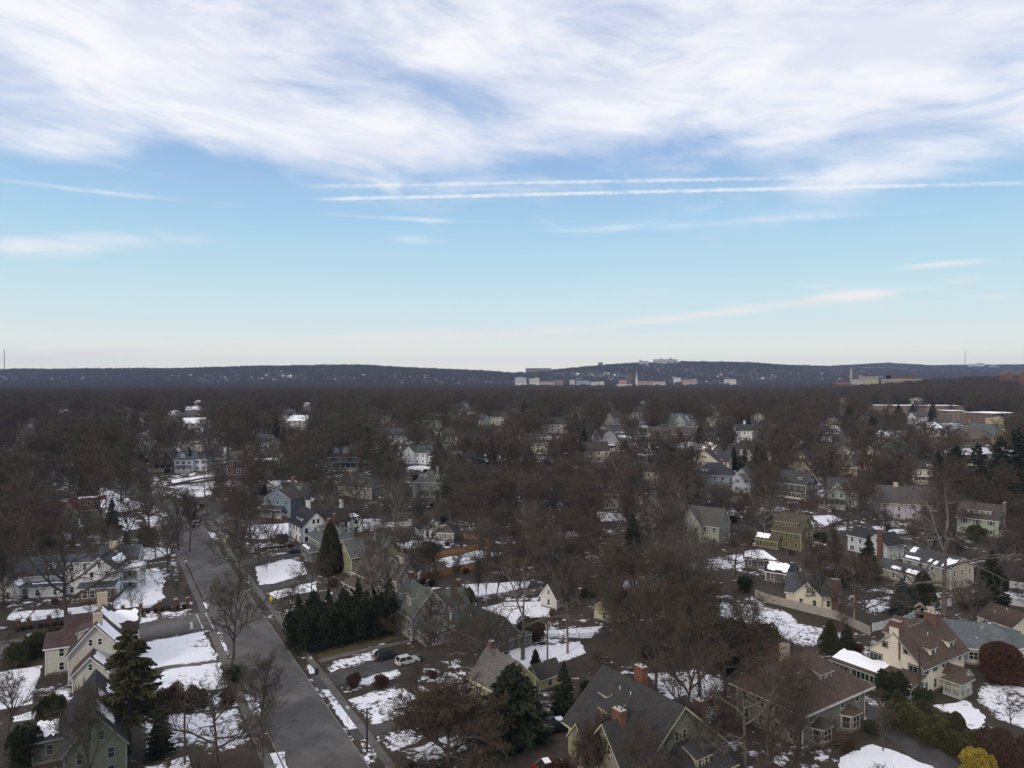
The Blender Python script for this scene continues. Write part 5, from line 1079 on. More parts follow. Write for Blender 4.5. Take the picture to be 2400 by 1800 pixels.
# ------------------------------------------------------------------ fences, vehicles, street furniture
def fence(pix, hgt, m, name, label, kind='board', step=2.4, cat='fence'):
    pts = [P(*p) for p in pix]; root = thing('%s' % name, pts[0], 0, label, cat); o0 = pts[0]
    b = MB(); q = MB(); npost = 0
    for a, c in zip(pts, pts[1:]):
        d = c - a; n = max(1, int(math.hypot(d.x, d.y) / step)); nn = Vector((-d.y, d.x, 0)).normalized() * .03
        for k in range(n):
            p0 = a + d * (k / n); p1 = a + d * ((k + 1) / n); z0, z1 = g(p0.x, p0.y) - o0.z, g(p1.x, p1.y) - o0.z; p0 = p0 - o0; p1 = p1 - o0
            if kind == 'board' or kind == 'wall':
                i = len(b.v)
                for s in (-1, 1):
                    for (pp, z) in ((p0, z0), (p1, z1)):
                        for zz in (-.3, hgt): b.v.append((pp.x + nn.x * s * (1 if kind == 'board' else 6), pp.y + nn.y * s * (1 if kind == 'board' else 6), z + zz))
                for f in ((0, 2, 3, 1), (4, 5, 7, 6), (1, 3, 7, 5), (0, 1, 5, 4), (2, 6, 7, 3)): b.f.append(tuple(i + t for t in f)); b.m.append(0)
            elif kind == 'rail':
                for zz in (.35, .7, 1.05): b.tube([(p0.x, p0.y, z0 + zz), (p1.x, p1.y, z1 + zz)], .05, 4)
            else:   # pickets
                m_ = max(2, int((p1 - p0).length / .22))
                for j in range(m_):
                    pp = p0 + (p1 - p0) * (j / m_); zz = z0 + (z1 - z0) * j / m_; b.box(pp.x - .045, pp.x + .045, pp.y - .015, pp.y + .015, zz + .08, zz + hgt)
                for zz in (.3, hgt - .25): b.tube([(p0.x, p0.y, z0 + zz), (p1.x, p1.y, z1 + zz)], .04, 4)
            q.box(p0.x - .07, p0.x + .07, p0.y - .07, p0.y + .07, z0 - .3, z0 + hgt + .12)
    b.build('panels' if kind in ('board', 'wall') else 'rails', m, root); 
    o = q.build('posts', m, root)
    return root
WOODO = mat('cedar boards', (.26, .135, .055), .85, ('noise', 5, .3), (.4, (.17, .085, .035), .4, .7)); WOODG = mat('weathered boards', (.16, .14, .125), .9, ('noise', 6, .3), (.5, (.10, .085, .075), .4, .7))
VIN = paint((.55, .56, .58)); TANF = mat('tan panels', (.30, .27, .24), .8, None, (.4, (.22, .2, .18), .4, .7))
fence([(1010, 1310), (1090, 1296), (1150, 1280), (1140, 1266), (1085, 1262)], 1.8, WOODO, 'board_fence', 'orange cedar board fence round the back yard, farther of the two')
fence([(985, 1362), (1060, 1345), (1150, 1330), (1245, 1318)], 1.8, WOODO, 'board_fence', 'orange cedar board fence, nearer of the two and longer')
fence([(1105, 1412), (1180, 1402), (1260, 1392), (1320, 1385)], 1.6, WOODG, 'picket_fence', 'weathered grey picket fence behind the snowy back lawn', 'picket')
fence([(805, 1248), (860, 1244), (905, 1236), (965, 1232)], 1.8, VIN, 'panel_fence', 'pale panel fence behind the white farmhouse')
fence([(1272, 1496), (1320, 1500), (1395, 1494), (1420, 1488)], 1.2, WOODG, 'rail_fence', 'split rail fence crossing the snow below the garages', 'rail')
fence([(1770, 1400), (1800, 1412), (1895, 1436), (1960, 1452), (2040, 1490)], 2.0, TANF, 'panel_fence', 'long tan panel fence in front of the cream cottage')
fence([(2045, 1480), (2120, 1462), (2180, 1430), (2230, 1420)], 1.8, VIN, 'panel_fence', 'white vinyl fence by the playset behind the cream house')
fence([(2320, 1368), (2370, 1378), (2440, 1384)], 1.8, VIN, 'panel_fence', 'white vinyl fence along the snowy yard at the right edge, upper')
fence([(2330, 1408), (2370, 1418), (2440, 1428)], 1.8, VIN, 'panel_fence', 'white vinyl fence along the yard at the right edge, lower')
fence([(1262, 1700), (1322, 1686)], 1.1, VIN, 'picket_fence', 'short white picket railing beside the black truck', 'picket')
fence([(400, 1138), (470, 1124), (508, 1120)], .8, mat('dry stone', (.10, .075, .065), .95, ('noise', 3, .6)), 'stone_wall', 'low brown stone wall along the snowy bank by the far road', 'wall', cat='wall')
fence([(270, 1204), (360, 1192)], 1.0, WOODG, 'rail_fence', 'wooden rail fence beside the red roofed house lawn', 'rail')
# brick gate piers and iron railing along the side street
PIER = brick((.15, .06, .045))
def pier_fence():
    root = thing('railing', P(10, 1476), 0, 'dark iron railing between brick piers along the side street', 'railing'); o0 = root.location; pts = [P(x, 1477 - (x - 10) * .135) for x in range(-30, 450, 6)]
    b = MB()
    for a, c in zip(pts, pts[1:]):
        a = a - o0; c = c - o0
        for zz in (.3, 1.2): b.tube([(a.x, a.y, a.z + zz), (c.x, c.y, c.z + zz)], .025, 4)
        for k in range(4): p = a + (c - a) * (k / 4); b.box(p.x - .012, p.x + .012, p.y - .012, p.y + .012, p.z, p.z + 1.3)
    b.build('bars', mat('black iron', (.02, .02, .02), .5), root)
    m = MB(); m.box(-.4, .4, -.4, .4, -.2, 2.0); m.box(-.5, .5, -.5, .5, 2.0, 2.15, 1); m.box(-.3, .3, -.3, .3, 2.15, 2.3, 1); me = m.mesh('pier', [PIER, paint((.35, .33, .3))])
    for k, x in enumerate((42, 68, 115, 162, 246, 288, 330, 374, 412, 440)):
        o = obj('brick_pier', me, None, P(x, 1477 - (x - 10) * .135 + 1), R(28)); tag(o, ['brick gate pier, %s from the street corner along the side street railing' % w for w in ('tenth', 'ninth', 'eighth', 'seventh', 'sixth', 'fifth', 'fourth', 'third', 'second', 'first')][k], 'pier', 'brick piers along the side street')
pier_fence()
def car(px, py, yaw, body, label, kind='suv', snow=False, L=4.6):
    p = P(px, py); p.z += .05; root = thing({'suv': 'suv', 'sedan': 'car', 'truck': 'pickup_truck'}[kind], p, R(yaw), label, {'suv': 'car', 'sedan': 'car', 'truck': 'truck'}[kind])
    Wd = 1.85; H_ = {'suv': 1.7, 'sedan': 1.42, 'truck': 1.8}[kind]; hb = {'suv': 1.0, 'sedan': .85, 'truck': 1.05}[kind]
    pm = mat('car paint %.2f %.2f %.2f' % body, body, .3, spec=.5); x = L / 2
    if kind == 'truck': prof = [(-x, .35), (x, .35), (x, .8), (x - .1, hb), (-.1, hb), (-x, hb)]
    else: prof = [(-x, .35), (x, .35), (x, .7), (x - .15, hb - .12), (x - 1.2, hb), (-x + .05, hb), (-x, .7)]
    m = MB(); n = len(prof)
    for s, w in ((-1, Wd / 2 - .06), (-1, Wd / 2)): pass
    m.ext([(u, z) for u, z in prof], 'x' if False else 'y', -Wd / 2, Wd / 2)
    # ext along y uses profile in x,z
    cab = {'suv': (-x + .15, x - 1.45), 'sedan': (-x + .75, x - 1.35), 'truck': (.0 - .9, x - 1.3)}[kind]
    c0, c1 = cab; rk0 = .25 if kind != 'sedan' else .7; rk1 = .65; wt = Wd / 2 - .16
    B = [(c0, -Wd / 2 + .05, hb), (c1, -Wd / 2 + .05, hb), (c1, Wd / 2 - .05, hb), (c0, Wd / 2 - .05, hb)]; T = [(c0 + rk0, -wt, H_), (c1 - rk1, -wt, H_), (c1 - rk1, wt, H_), (c0 + rk0, wt, H_)]
    gm = MB(); i = 0
    for k in range(4): gm.poly([B[k], B[(k + 1) % 4], T[(k + 1) % 4], T[k]])
    m.poly(T)
    for k in range(4): m.tube([B[k], T[k]], .05, 4)
    for s in (-1, 1):
        mx = (c0 + c1) / 2; m.tube([(mx, s * (Wd / 2 - .05), hb), (mx, s * wt, H_)], .045, 4)
    if kind == 'truck': m.box(-x + .1, -1.0, -Wd / 2 + .1, Wd / 2 - .1, hb - .0, hb + .01)
    bo = m.build('body', pm, root); gm.build('windows', GLASS, root)
    tm = mat('tyre rubber', (.015, .015, .016), .8); rm_ = mat('wheel rim', (.25, .25, .26), .35, metal=.8)
    wme = cached('wheel', lambda: (lambda b: (b.tube([(0, -.12, 0), (0, .12, 0)], .35, 16), b.mesh('wheel', [tm]))[-1])(MB()))
    rme = cached('rim', lambda: (lambda b: (b.tube([(0, -.13, 0), (0, .13, 0)], .21, 10), b.mesh('rim', [rm_]))[-1])(MB()))
    for wx in (-x + .85, x - .85):
        for s in (-1, 1): w = obj('wheel', wme, root, (wx, s * (Wd / 2 - .1), .35)); obj('rim', rme, w)
    hl = MB(); hl.box(-.03, .03, -.18, .18, -.08, .08); hm = hl.mesh('headlight', [mat('lamp lens', (.6, .6, .6), .2)]); tl = MB(); tl.box(-.03, .03, -.16, .16, -.11, .11); tmm = tl.mesh('tail_light', [mat('tail lens', (.35, .015, .012), .3)])
    for s in (-1, 1): obj('headlight', hm, root, (x, s * .65, .68)); obj('tail_light', tmm, root, (-x, s * .68, .72))
    if snow: q = MB(); q.box(c0 + rk0 + .1, c1 - rk1 - .1, -wt + .1, wt - .1, H_ + .005, H_ + .1); q.build('roof_snow', SNOW, root)
    return root
car(955, 1556, 34, (.5, .5, .49), 'white SUV parked on the driveway beside the dark one')
car(905, 1544, 34, (.02, .022, .025), 'dark SUV parked on the driveway left of the white one')
car(692, 1295, 16, (.012, .02, .05), 'dark blue car on the drive before the white farmhouse', 'sedan')
car(459, 1231, 120, (.5, .5, .5), 'white car driving away along the street', 'suv')
car(452, 1216, 120, (.22, .02, .02), 'dark red car ahead of the white one on the street', 'sedan')
car(408, 1232, 120, (.18, .18, .2), 'grey car parked at the left kerb under the trees', 'sedan', snow=True)
car(1310, 1712, 20, (.015, .015, .017), 'black pickup truck on the brown drive beside the dark spruce', 'truck', L=5.4, snow=True)
car(1285, 1806, 20, (.11, .010, .010), 'red car with snow on its roof at the lower edge', 'sedan', snow=True)
car(921, 1270, 10, (.55, .55, .56), 'white car behind the olive green house', 'sedan')
car(2168, 1072, 10, (.04, .04, .05), 'small dark car by the teal house', 'sedan')
POLEM = mat('pole timber', (.11, .08, .06), .9, ('noise', 6, .3), (1.5, (.06, .045, .035), .4, .7)); STEEL = mat('galvanised steel', (.22, .22, .22), .5, metal=.5)
WIREM = mat('cable', (.012, .012, .012), .7)
POLES = {}
def pole(key, px, py, h, label, m=POLEM, trans=False):
    p = P(px, py); root = thing('utility_pole', p, R(-35), label, 'utility pole'); b = MB(); b.tube([(0, 0, -.5), (0, 0, h)], [.18, .12], 8); b.build('pole', m, root)
    c = MB(); c.box(-1.2, 1.2, -.06, .06, h - .7, h - .58)
    for x in (-1.1, -.5, .5, 1.1): c.tube([(x, 0, h - .58), (x, 0, h - .38)], .05, 6)
    c.build('crossarm', m, root)
    if trans: t = MB(); t.tube([(.35, 0, h - 2.6), (.35, 0, h - 1.6)], .24, 10); t.build('transformer', STEEL, root)
    POLES[key] = p + Vector((0, 0, h))
pole('a', 433, 1792, 9.5, 'dark utility pole on the lower left lawn by the street'); pole('b', 1283, 1560, 10, 'dark utility pole standing in the snow behind the dark spruce', trans=True)
pole('c', 2155, 1650, 9.8, 'brown utility pole in front of the large cream stucco house', mat('dark pole', (.06, .035, .028), .9)); pole('d', 2002, 1452, 8.5, 'pale utility pole behind the long tan fence', mat('pale pole', (.26, .19, .13), .9))
pole('e', 860, 1762, 6.5, 'thin dark lamp pole in the snowy verge at the kerb', mat('dark steel', (.03, .03, .03), .6))
def wires(a, c, n, label, sag=1.2):
    p, q = POLES[a], POLES[c]; b = MB()
    for k in range(n):
        pts = [p + (q - p) * (t / 14) + Vector((0, 0, -sag * 4 * (t / 14) * (1 - t / 14) - k * .75)) - p for t in range(15)]; b.tube([tuple(v) for v in pts], .02, 3, cap=False)
    o = b.build('overhead_wires', WIREM); o.location = p; tag(o, label, 'wires')
wires('a', 'b', 3, 'three dark overhead wires crossing above the street', 2.0); wires('c', 'd', 2, 'overhead wires from the brown pole to the pale one behind the fence')
POLES['f'] = P(2420, 1700) + Vector((0, 0, 9)); wires('c', 'f', 3, 'overhead wires running off the right edge from the brown pole'); POLES['h'] = P(1640, 1500) + Vector((0, 0, 9.5)); wires('h', 'c', 2, 'overhead wires crossing before the snowy sunroom roof')
def sign(px, py, label, kind):
    p = P(px, py); root = thing('road_sign', p, R(-20), label, 'sign'); b = MB(); b.tube([(0, .03, -.2), (0, .03, 2.9)], .04, 6); b.build('post', STEEL, root)
    YEL = mat('sign yellow', (.75, .55, .02), .5); ORG = mat('sign orange', (.75, .24, .02), .5); BL = mat('sign black', (.01, .01, .01), .5)
    m = MB(); s = .62
    m.ext([(0, 2.3 - s), (s, 2.3), (0, 2.3 + s), (-s, 2.3)], 'y', -.02, 0); m.build('sign_plate', ORG if kind == 'orange' else YEL, root)
    q = MB()
    if kind == 'orange': q.box(-.05, .05, -.035, -.021, 2.0, 2.6); q.box(-.25, .25, -.035, -.021, 2.25, 2.34)
    elif kind == 'arrow': q.box(-.3, .3, -.035, -.021, 2.25, 2.35); q.ext([(-.42, 2.3), (-.2, 2.15), (-.2, 2.45)], 'y', -.035, -.021); q.ext([(.42, 2.3), (.2, 2.15), (.2, 2.45)], 'y', -.035, -.021)
    else: q.box(-.06, .0, -.035, -.021, 2.0, 2.45); q.box(-.06, .2, -.035, -.021, 2.38, 2.45); q.ext([(.2, 2.3), (.34, 2.41), (.2, 2.53)], 'y', -.035, -.021)
    q.build('sign_symbol', BL, root)
sign(527, 1282, 'yellow green diamond warning sign in the verge by the street', 'curve'); sign(635, 1425, 'yellow diamond sign with a two way arrow at the kerb', 'arrow'); sign(341, 1186, 'orange diamond roadwork sign at the bend of the far road', 'orange')
def signpost(px, py, label):
    p = P(px, py); root = thing('street_sign', p, R(-30), label, 'sign'); b = MB(); b.tube([(0, 0, -.2), (0, 0, 3.0)], .04, 6); b.build('post', STEEL, root); m = MB(); m.box(-.35, .35, -.05, -.041, 2.5, 2.95); m.build('sign_plate', paint((.5, .5, .5)), root)
signpost(729, 1575, 'small white parking sign on a post beside the driveway apron'); signpost(815, 1697, 'white street sign on a thin post in the snowy verge')
def umbrella():
    p = P(1997, 1520); root = thing('patio_umbrella', p, 0, 'folded orange patio umbrella behind the cream house', 'umbrella'); m = MB(); m.tube([(0, 0, 0), (0, 0, 3)], .04, 6); m.build('pole', STEEL, root); c = MB(); c.tube([(0, 0, .9), (0, 0, 1.3), (0, 0, 2.2), (0, 0, 3.1)], [.42, .38, .22, .03], 10); c.build('canopy', mat('orange canvas', (.6, .12, .03), .8), root)
umbrella()
def chair(px, py, yaw, label):
    root = thing('garden_chair', P(px, py), R(yaw), label, 'chair', 'garden chairs round the patio umbrella'); m = paint((.35, .32, .28)); b = MB(); b.box(-.35, .35, -.35, .35, .38, .45); b.build('seat', m, root); b = MB(); b.box(-.35, .35, .3, .36, .45, 1.05); b.build('backrest', m, root)
    for x in (-.31, .31):
        for y in (-.31, .31): b = MB(); b.box(x - .03, x + .03, y - .03, y + .03, 0, .38); b.build('leg', m, root)
chair(1985, 1517, 100, 'tan garden chair left of the folded orange umbrella'); chair(2010, 1515, -90, 'tan garden chair right of the folded orange umbrella'); chair(1978, 1525, 140, 'reclined tan garden chair nearest the snow by the umbrella')
def playset():
    root = thing('playset', P(2156, 1452), R(-30), 'wooden playset with pitched roof and green slide by the white fence', 'playset'); w = mat('play timber', (.17, .10, .06), .85)
    b = MB()
    for x in (-.8, .8):
        for y in (-.8, .8): b.box(x - .06, x + .06, y - .06, y + .06, 0, 3)
    b.box(-.8, .8, -.8, .8, 1.4, 1.5); b.build('frame', w, root); r = MB(); r.ext([(-1.1, 2.9), (0, 3.8), (1.1, 2.9), (1.1, 2.8), (0, 3.7), (-1.1, 2.8)], 'y', -1, 1); r.build('roof', paint((.3, .24, .18)), root)
    s = MB(); s.ext([(.8, 1.5), (3.4, .2), (3.4, .1), (.8, 1.4)], 'y', -.35, .35); s.build('slide', mat('green plastic', (.02, .2, .08), .4), root); l = MB(); l.box(-3.2, -.8, -.05, .05, 2.6, 2.7); l.box(-3.2, -3.1, -.9, -.8, 0, 2.7); l.box(-3.2, -3.1, .8, .9, 0, 2.7); l.build('swing_beam', w, root)
playset()

def manhole(px, py, label):
    p = P(px, py); m = MB(); m.tube([(0, 0, 0), (0, 0, .035)], .42, 20); o = m.build('manhole_cover', mat('cast iron', (.035, .032, .03), .6, ('noise', 14, .6))); o.location = p; tag(o, label, 'manhole cover')
manhole(690, 1690, 'dark round manhole cover in the road at the lower edge'); manhole(600, 1530, 'dark round manhole cover in the road beside the corner lawn'); manhole(505, 1370, 'dark round manhole cover in the road above the side street')
def bin_(px, py, c, label):
    root = thing('rubbish_bin', P(px, py), R(30), label, 'bin'); m = MB(); m.ext([(-.28, 0), (.28, 0), (.34, .95), (-.34, .95)], 'y', -.32, .32); m.build('body', mat('bin plastic %.2f' % c[0], c, .5), root); l = MB(); l.box(-.37, .37, -.36, .36, .95, 1.03); l.build('lid', mat('bin plastic %.2f' % c[0], c, .5), root)
bin_(985, 1548, (.02, .05, .03), 'dark green rubbish bin at the head of the driveway'); bin_(2012, 1640, (.03, .03, .035), 'black rubbish bin beside the brown hipped roof house'); bin_(742, 1580, (.03, .04, .12), 'blue recycling bin by the driveway apron')
# ------------------------------------------------------------------ trees
def perp(d, r_):
    a = Vector((r_.gauss(0, 1), r_.gauss(0, 1), r_.gauss(0, 1))); a = a - d * a.dot(d)
    return a.normalized() if a.length > 1e-4 else Vector((1, 0, 0))
BARK = mat('bark', (.062, .050, .042), .95, ('noise', 5, .6), [(.7, (.036, .03, .026), .4, .7)], rnd=(.09, .076, .066))
TWIG = mat('twigs', (.062, .046, .030), .95, rnd=(.068, .053, .038)); TWIGR = mat('reddish twigs', (.072, .045, .029), .95, rnd=(.064, .046, .031)); TWIGG = mat('grey twigs', (.088, .072, .056), .95, rnd=(.066, .054, .042))
PALEB = mat('pale bark', (.20, .175, .15), .9, ('noise', 4, .5), [(.8, (.11, .095, .08), .4, .7)]); IVY = mat('ivied bark', (.035, .045, .018), .9, ('noise', 5, .8), [(2., (.075, .06, .045), .45, .65)])
def grow_tree(seed, H=20., kind='oval', fine=1.0, nlimb=9, tw=.042, levels=4, crownr=.36, clear=.28, trunk_r=None, keep=1.0, fork=False):
    r_ = random.Random(seed); T = MB(); V = []; F = []
    def ribbon(p, q, w0, w1):
        d = (q - p); s = d.cross(Vector((r_.uniform(-1, 1), r_.uniform(-1, 1), r_.uniform(-1, 1)))); 
        if s.length < 1e-5: return
        s.normalize(); i = len(V)
        V.extend([tuple(p - s * w0), tuple(p + s * w0), tuple(q + s * w1), tuple(q - s * w1)]); F.append((i, i + 1, i + 2, i + 3))
    up = {'oval': .16, 'vase': .10, 'spread': .05, 'up': .30, 'dome': .12}[kind]
    def branch(p, d, L, rad, lvl):
        n = (6, 5, 4, 3, 2)[min(lvl, 4)]; pts = [p.copy()]; rs = [rad]; dd = d.copy(); dirs = [dd.copy()]
        wob = (.05, .20, .26, .30, .3)[min(lvl, 4)]
        for k in range(n):
            dd = (dd + Vector((r_.gauss(0, wob), r_.gauss(0, wob), r_.gauss(0, wob * .8) + up * (.6 if lvl else 0)))).normalized()
            pts.append(pts[-1] + dd * (L / n)); rs.append(rad * (1 - .82 * (k + 1) / n) + .004); dirs.append(dd.copy())
        if lvl <= 1: T.tube(pts, rs, 7 if lvl == 0 else 5, cap=False)
        elif lvl == 2 and levels > 3: T.tube(pts, rs, 4, cap=False)
        else:
            for k in range(n): ribbon(pts[k], pts[k + 1], max(rs[k], tw * .6), max(rs[k + 1], tw * .35))
        if lvl >= levels:
            for k in range(2 if levels > 3 else 3):
                j = r_.randint(0, n - 1); t = r_.random(); b = pts[j].lerp(pts[j + 1], t); s = (dirs[j] + perp(dirs[j], r_) * .75).normalized(); ribbon(b, b + s * L * r_.uniform(.4, .75), tw * .5, tw * .15)
            return
        nc = (nlimb, 8, 7, 6)[lvl] * fine; nc = max(2, int(nc + r_.random()))
        ph = r_.uniform(0, 6.28)
        for c in range(nc):
            if lvl and r_.random() > keep: continue
            t = (clear + (1 - clear) * (c + r_.random() * .7) / nc) if lvl == 0 else (.22 + .78 * (c + r_.random()) / nc)
            t = min(t, .98); x = t * n; j = min(int(x), n - 1); b = pts[j].lerp(pts[j + 1], x - j); bd = dirs[j]
            if lvl == 0:
                ph += 2.4 + r_.uniform(-.4, .4); side = Vector((math.cos(ph), math.sin(ph), 0)); rel = (t - clear) / (1 - clear)
                an = {'oval': 1.05 - .55 * rel, 'vase': .62 - .25 * rel, 'spread': 1.30 - .6 * rel, 'up': .55 - .2 * rel, 'dome': 1.15 - .75 * rel}[kind]
                prof = {'oval': math.sin(math.pi * (.22 + .62 * rel)), 'vase': 1.0 - .25 * rel, 'spread': 1.15 - .55 * rel, 'up': .9 - .3 * rel, 'dome': 1.05 - .4 * rel}[kind]
                cd = (Vector((0, 0, 1)) * math.cos(an) + side * math.sin(an)).normalized(); cl = H * crownr * prof * r_.uniform(.85, 1.15) * 1.12
                cr = max(.07, rad * (.74 - .36 * t))
            else:
                s = perp(bd, r_); sp = .80 if lvl < 3 else .9; cd = (bd * 1.0 + s * sp * r_.uniform(.7, 1.25)).normalized(); cl = L * (.60, .60, .52, .5)[min(lvl, 3)] * (1.15 - .55 * t) * r_.uniform(.7, 1.2); cr = max(rs[j] * .62, .022)
            branch(b, cd, cl, cr, lvl + 1)
    tr = trunk_r or H * .0165
    branch(Vector((0, 0, -.3)), Vector((r_.gauss(0, .03), r_.gauss(0, .03), 1)).normalized(), H * (.74 if kind in ('oval', 'up') else .60), tr, 0)
    zmax = max(v[2] for v in V); k = H / zmax
    T.v = [(x * k, y * k, z * k) for x, y, z in T.v]; V = [(x * k, y * k, z * k) for x, y, z in V]
    me = bpy.data.meshes.new('crown'); me.from_pydata(V, [], F); me.update()
    tm = T.mesh('trunk', [BARK], True)
    return tm, me
def withmat(me, m):
    c = me.copy(); c.materials.clear(); c.materials.append(m); return c
PROTO = {}
def proto(key, spec, bark=BARK, twig=TWIG):
    tm, cm = grow_tree(**spec); cm.materials.append(twig); tm.materials[0] = bark; PROTO[key] = (tm, cm); return key
proto('oak1', dict(seed=1, kind='spread', crownr=.44, clear=.22, nlimb=10, fine=1.05)); proto('oak2', dict(seed=2, kind='spread', crownr=.42, clear=.26, nlimb=9, fine=1.05))
proto('maple1', dict(seed=3, kind='oval', crownr=.36, nlimb=12, clear=.2), twig=TWIGR); proto('maple2', dict(seed=4, kind='oval', crownr=.33, nlimb=12, clear=.24))
proto('elm1', dict(seed=5, kind='vase', crownr=.46, clear=.34, nlimb=9)); proto('elm2', dict(seed=6, kind='vase', crownr=.5, clear=.28, nlimb=9), twig=TWIGG)
proto('tulip', dict(seed=7, kind='up', crownr=.34, clear=.34, nlimb=13)); proto('dome', dict(seed=8, H=12., kind='dome', crownr=.52, clear=.08, nlimb=20, fine=1.25, trunk_r=.25), twig=TWIGR)
for key, src, tw_, bk in (('oak1g', 'oak1', TWIGG, PALEB), ('oak2r', 'oak2', TWIGR, BARK), ('maple1b', 'maple1', TWIG, BARK), ('elm1r', 'elm1', TWIGR, BARK), ('tulipp', 'tulip', TWIG, PALEB), ('elm2i', 'elm2', TWIG, IVY), ('tulipi', 'tulip', TWIGG, IVY), ('maple2g', 'maple2', TWIGG, PALEB)):
    t_, c_ = PROTO[src]; PROTO[key] = (withmat(t_, bk), withmat(c_, tw_))
PH = {k: 20. for k in PROTO}; PH['dome'] = 12.
proto('sparse', dict(seed=11, kind='spread', crownr=.46, clear=.30, nlimb=7, fine=.72, tw=.05), bark=mat('grey tan bark', (.125, .108, .092), .9, ('noise', 4, .5), [(.8, (.075, .063, .055), .4, .7)]), twig=TWIGG); PH['sparse'] = 20.
proto('young', dict(seed=12, H=10., kind='vase', crownr=.40, clear=.15, nlimb=12, fine=.72, tw=.025, trunk_r=.14), twig=TWIGR); PH['young'] = 10.
proto('shrubby', dict(seed=13, H=5., kind='dome', crownr=.7, clear=.03, nlimb=14, fine=.75, tw=.03, trunk_r=.08), twig=TWIGR); PH['shrubby'] = 5.
# ---- evergreens: leaf sprays over limbs
def leafmat(key, a, b, c): return mat(key, a, .85, None, [(1.2, b, .4, .7), (.5, tuple(v * 1.35 for v in a), .5, .75)], rnd=c, spec=.2)
NEED = leafmat('dark needles', (.022, .030, .013), (.013, .017, .008), (.018, .024, .012)); NEEDB = leafmat('brownish needles', (.050, .046, .020), (.028, .026, .012), (.04, .04, .018)); NEEDBL = leafmat('blue grey needles', (.050, .066, .064), (.03, .04, .04), (.04, .054, .05))
GOLD = leafmat('golden needles', (.32, .24, .03), (.18, .14, .02), (.26, .2, .03)); RUSTY = leafmat('rust brown foliage', (.062, .028, .016), (.036, .018, .011), (.055, .026, .016)); HOLLY = leafmat('holly leaves', (.022, .036, .014), (.035, .035, .016), (.018, .028, .012)); COPPER = leafmat('copper leaves', (.14, .055, .03), (.09, .038, .02), (.12, .05, .03)); OLIVE = leafmat('olive foliage', (.06, .062, .022), (.035, .038, .014), (.05, .05, .02))
def leaves_mesh(name, C, S, r_, size, m, dirs=None, flat=.5):
    """C centres (n,3); small quads"""
    n = len(C); rg = np.random.default_rng(r_.randint(0, 9999)); a = rg.normal(size=(n, 3)); a[:, 2] *= flat
    if dirs is not None: a = a * .45 + dirs
    a /= np.linalg.norm(a, axis=1)[:, None]; b = rg.normal(size=(n, 3)); b = np.cross(a, b); b /= np.linalg.norm(b, axis=1)[:, None] + 1e-9
    s = (size * rg.uniform(.6, 1.3, n))[:, None]; w = s * .42
    V = np.concatenate([C - a * s, C + b * w, C + a * s, C - b * w], 1).reshape(-1, 3); F = np.arange(4 * n).reshape(-1, 4)
    me = bpy.data.meshes.new(name); me.from_pydata(V.tolist(), [], F.tolist()); me.materials.append(m); me.update(); return me
def conifer(seed, H, Rd, m, dens=1.0, droop=.25, size=.28, start=.06, power=.85, name='spruce', bark=BARK, gap=.0):
    r_ = random.Random(seed); C = []; D = []; T = MB(); T.tube([(0, 0, -.3), (0, 0, H * .5), (0, 0, H * .97)], [H * .018, H * .012, .02], 7, cap=False); z = H * start
    while z < H * .97:
        rel = (z / H - start) / (1 - start); rr = Rd * (1 - rel) ** power * r_.uniform(.78, 1.12) + .15; nb = max(4, int(9 * (.4 + rr / Rd)))
        for k in range(nb):
            if r_.random() < gap: continue
            an = r_.uniform(0, 6.28); L = rr * r_.uniform(.7, 1.1); d = Vector((math.cos(an), math.sin(an), 0)); e = Vector((0, 0, z)) + d * L + Vector((0, 0, -droop * L + .12 * L * r_.random()))
            T.tube([(0, 0, z), tuple(e)], [.05, .012], 3, cap=False); nl = int(L * 26 * dens) + 3
            for j in range(nl):
                t = .18 + .82 * (j + r_.random()) / nl; w = .32 * L * (1.05 - t) + .12; s = r_.uniform(-1, 1) * w
                c = Vector((0, 0, z)) + (e - Vector((0, 0, z))) * t + Vector((-d.y, d.x, 0)) * s + Vector((0, 0, r_.uniform(-.25, .08) - abs(s) * .25)); C.append(tuple(c)); D.append((d.x * .9 - d.y * s, d.y * .9 + d.x * s, -.35))
        z += max(.22, .055 * H * (.55 + .5 * (1 - rel))) * .8
    for j in range(int(60 * dens)): C.append((r_.gauss(0, .12), r_.gauss(0, .12), H * (.9 + .1 * r_.random()))); D.append((0, 0, 1))
    cm = leaves_mesh('crown', np.array(C), 1, r_, size, m, np.array(D)); tm = T.mesh('trunk', [bark]); PROTO[name] = (tm, cm); PH[name] = H
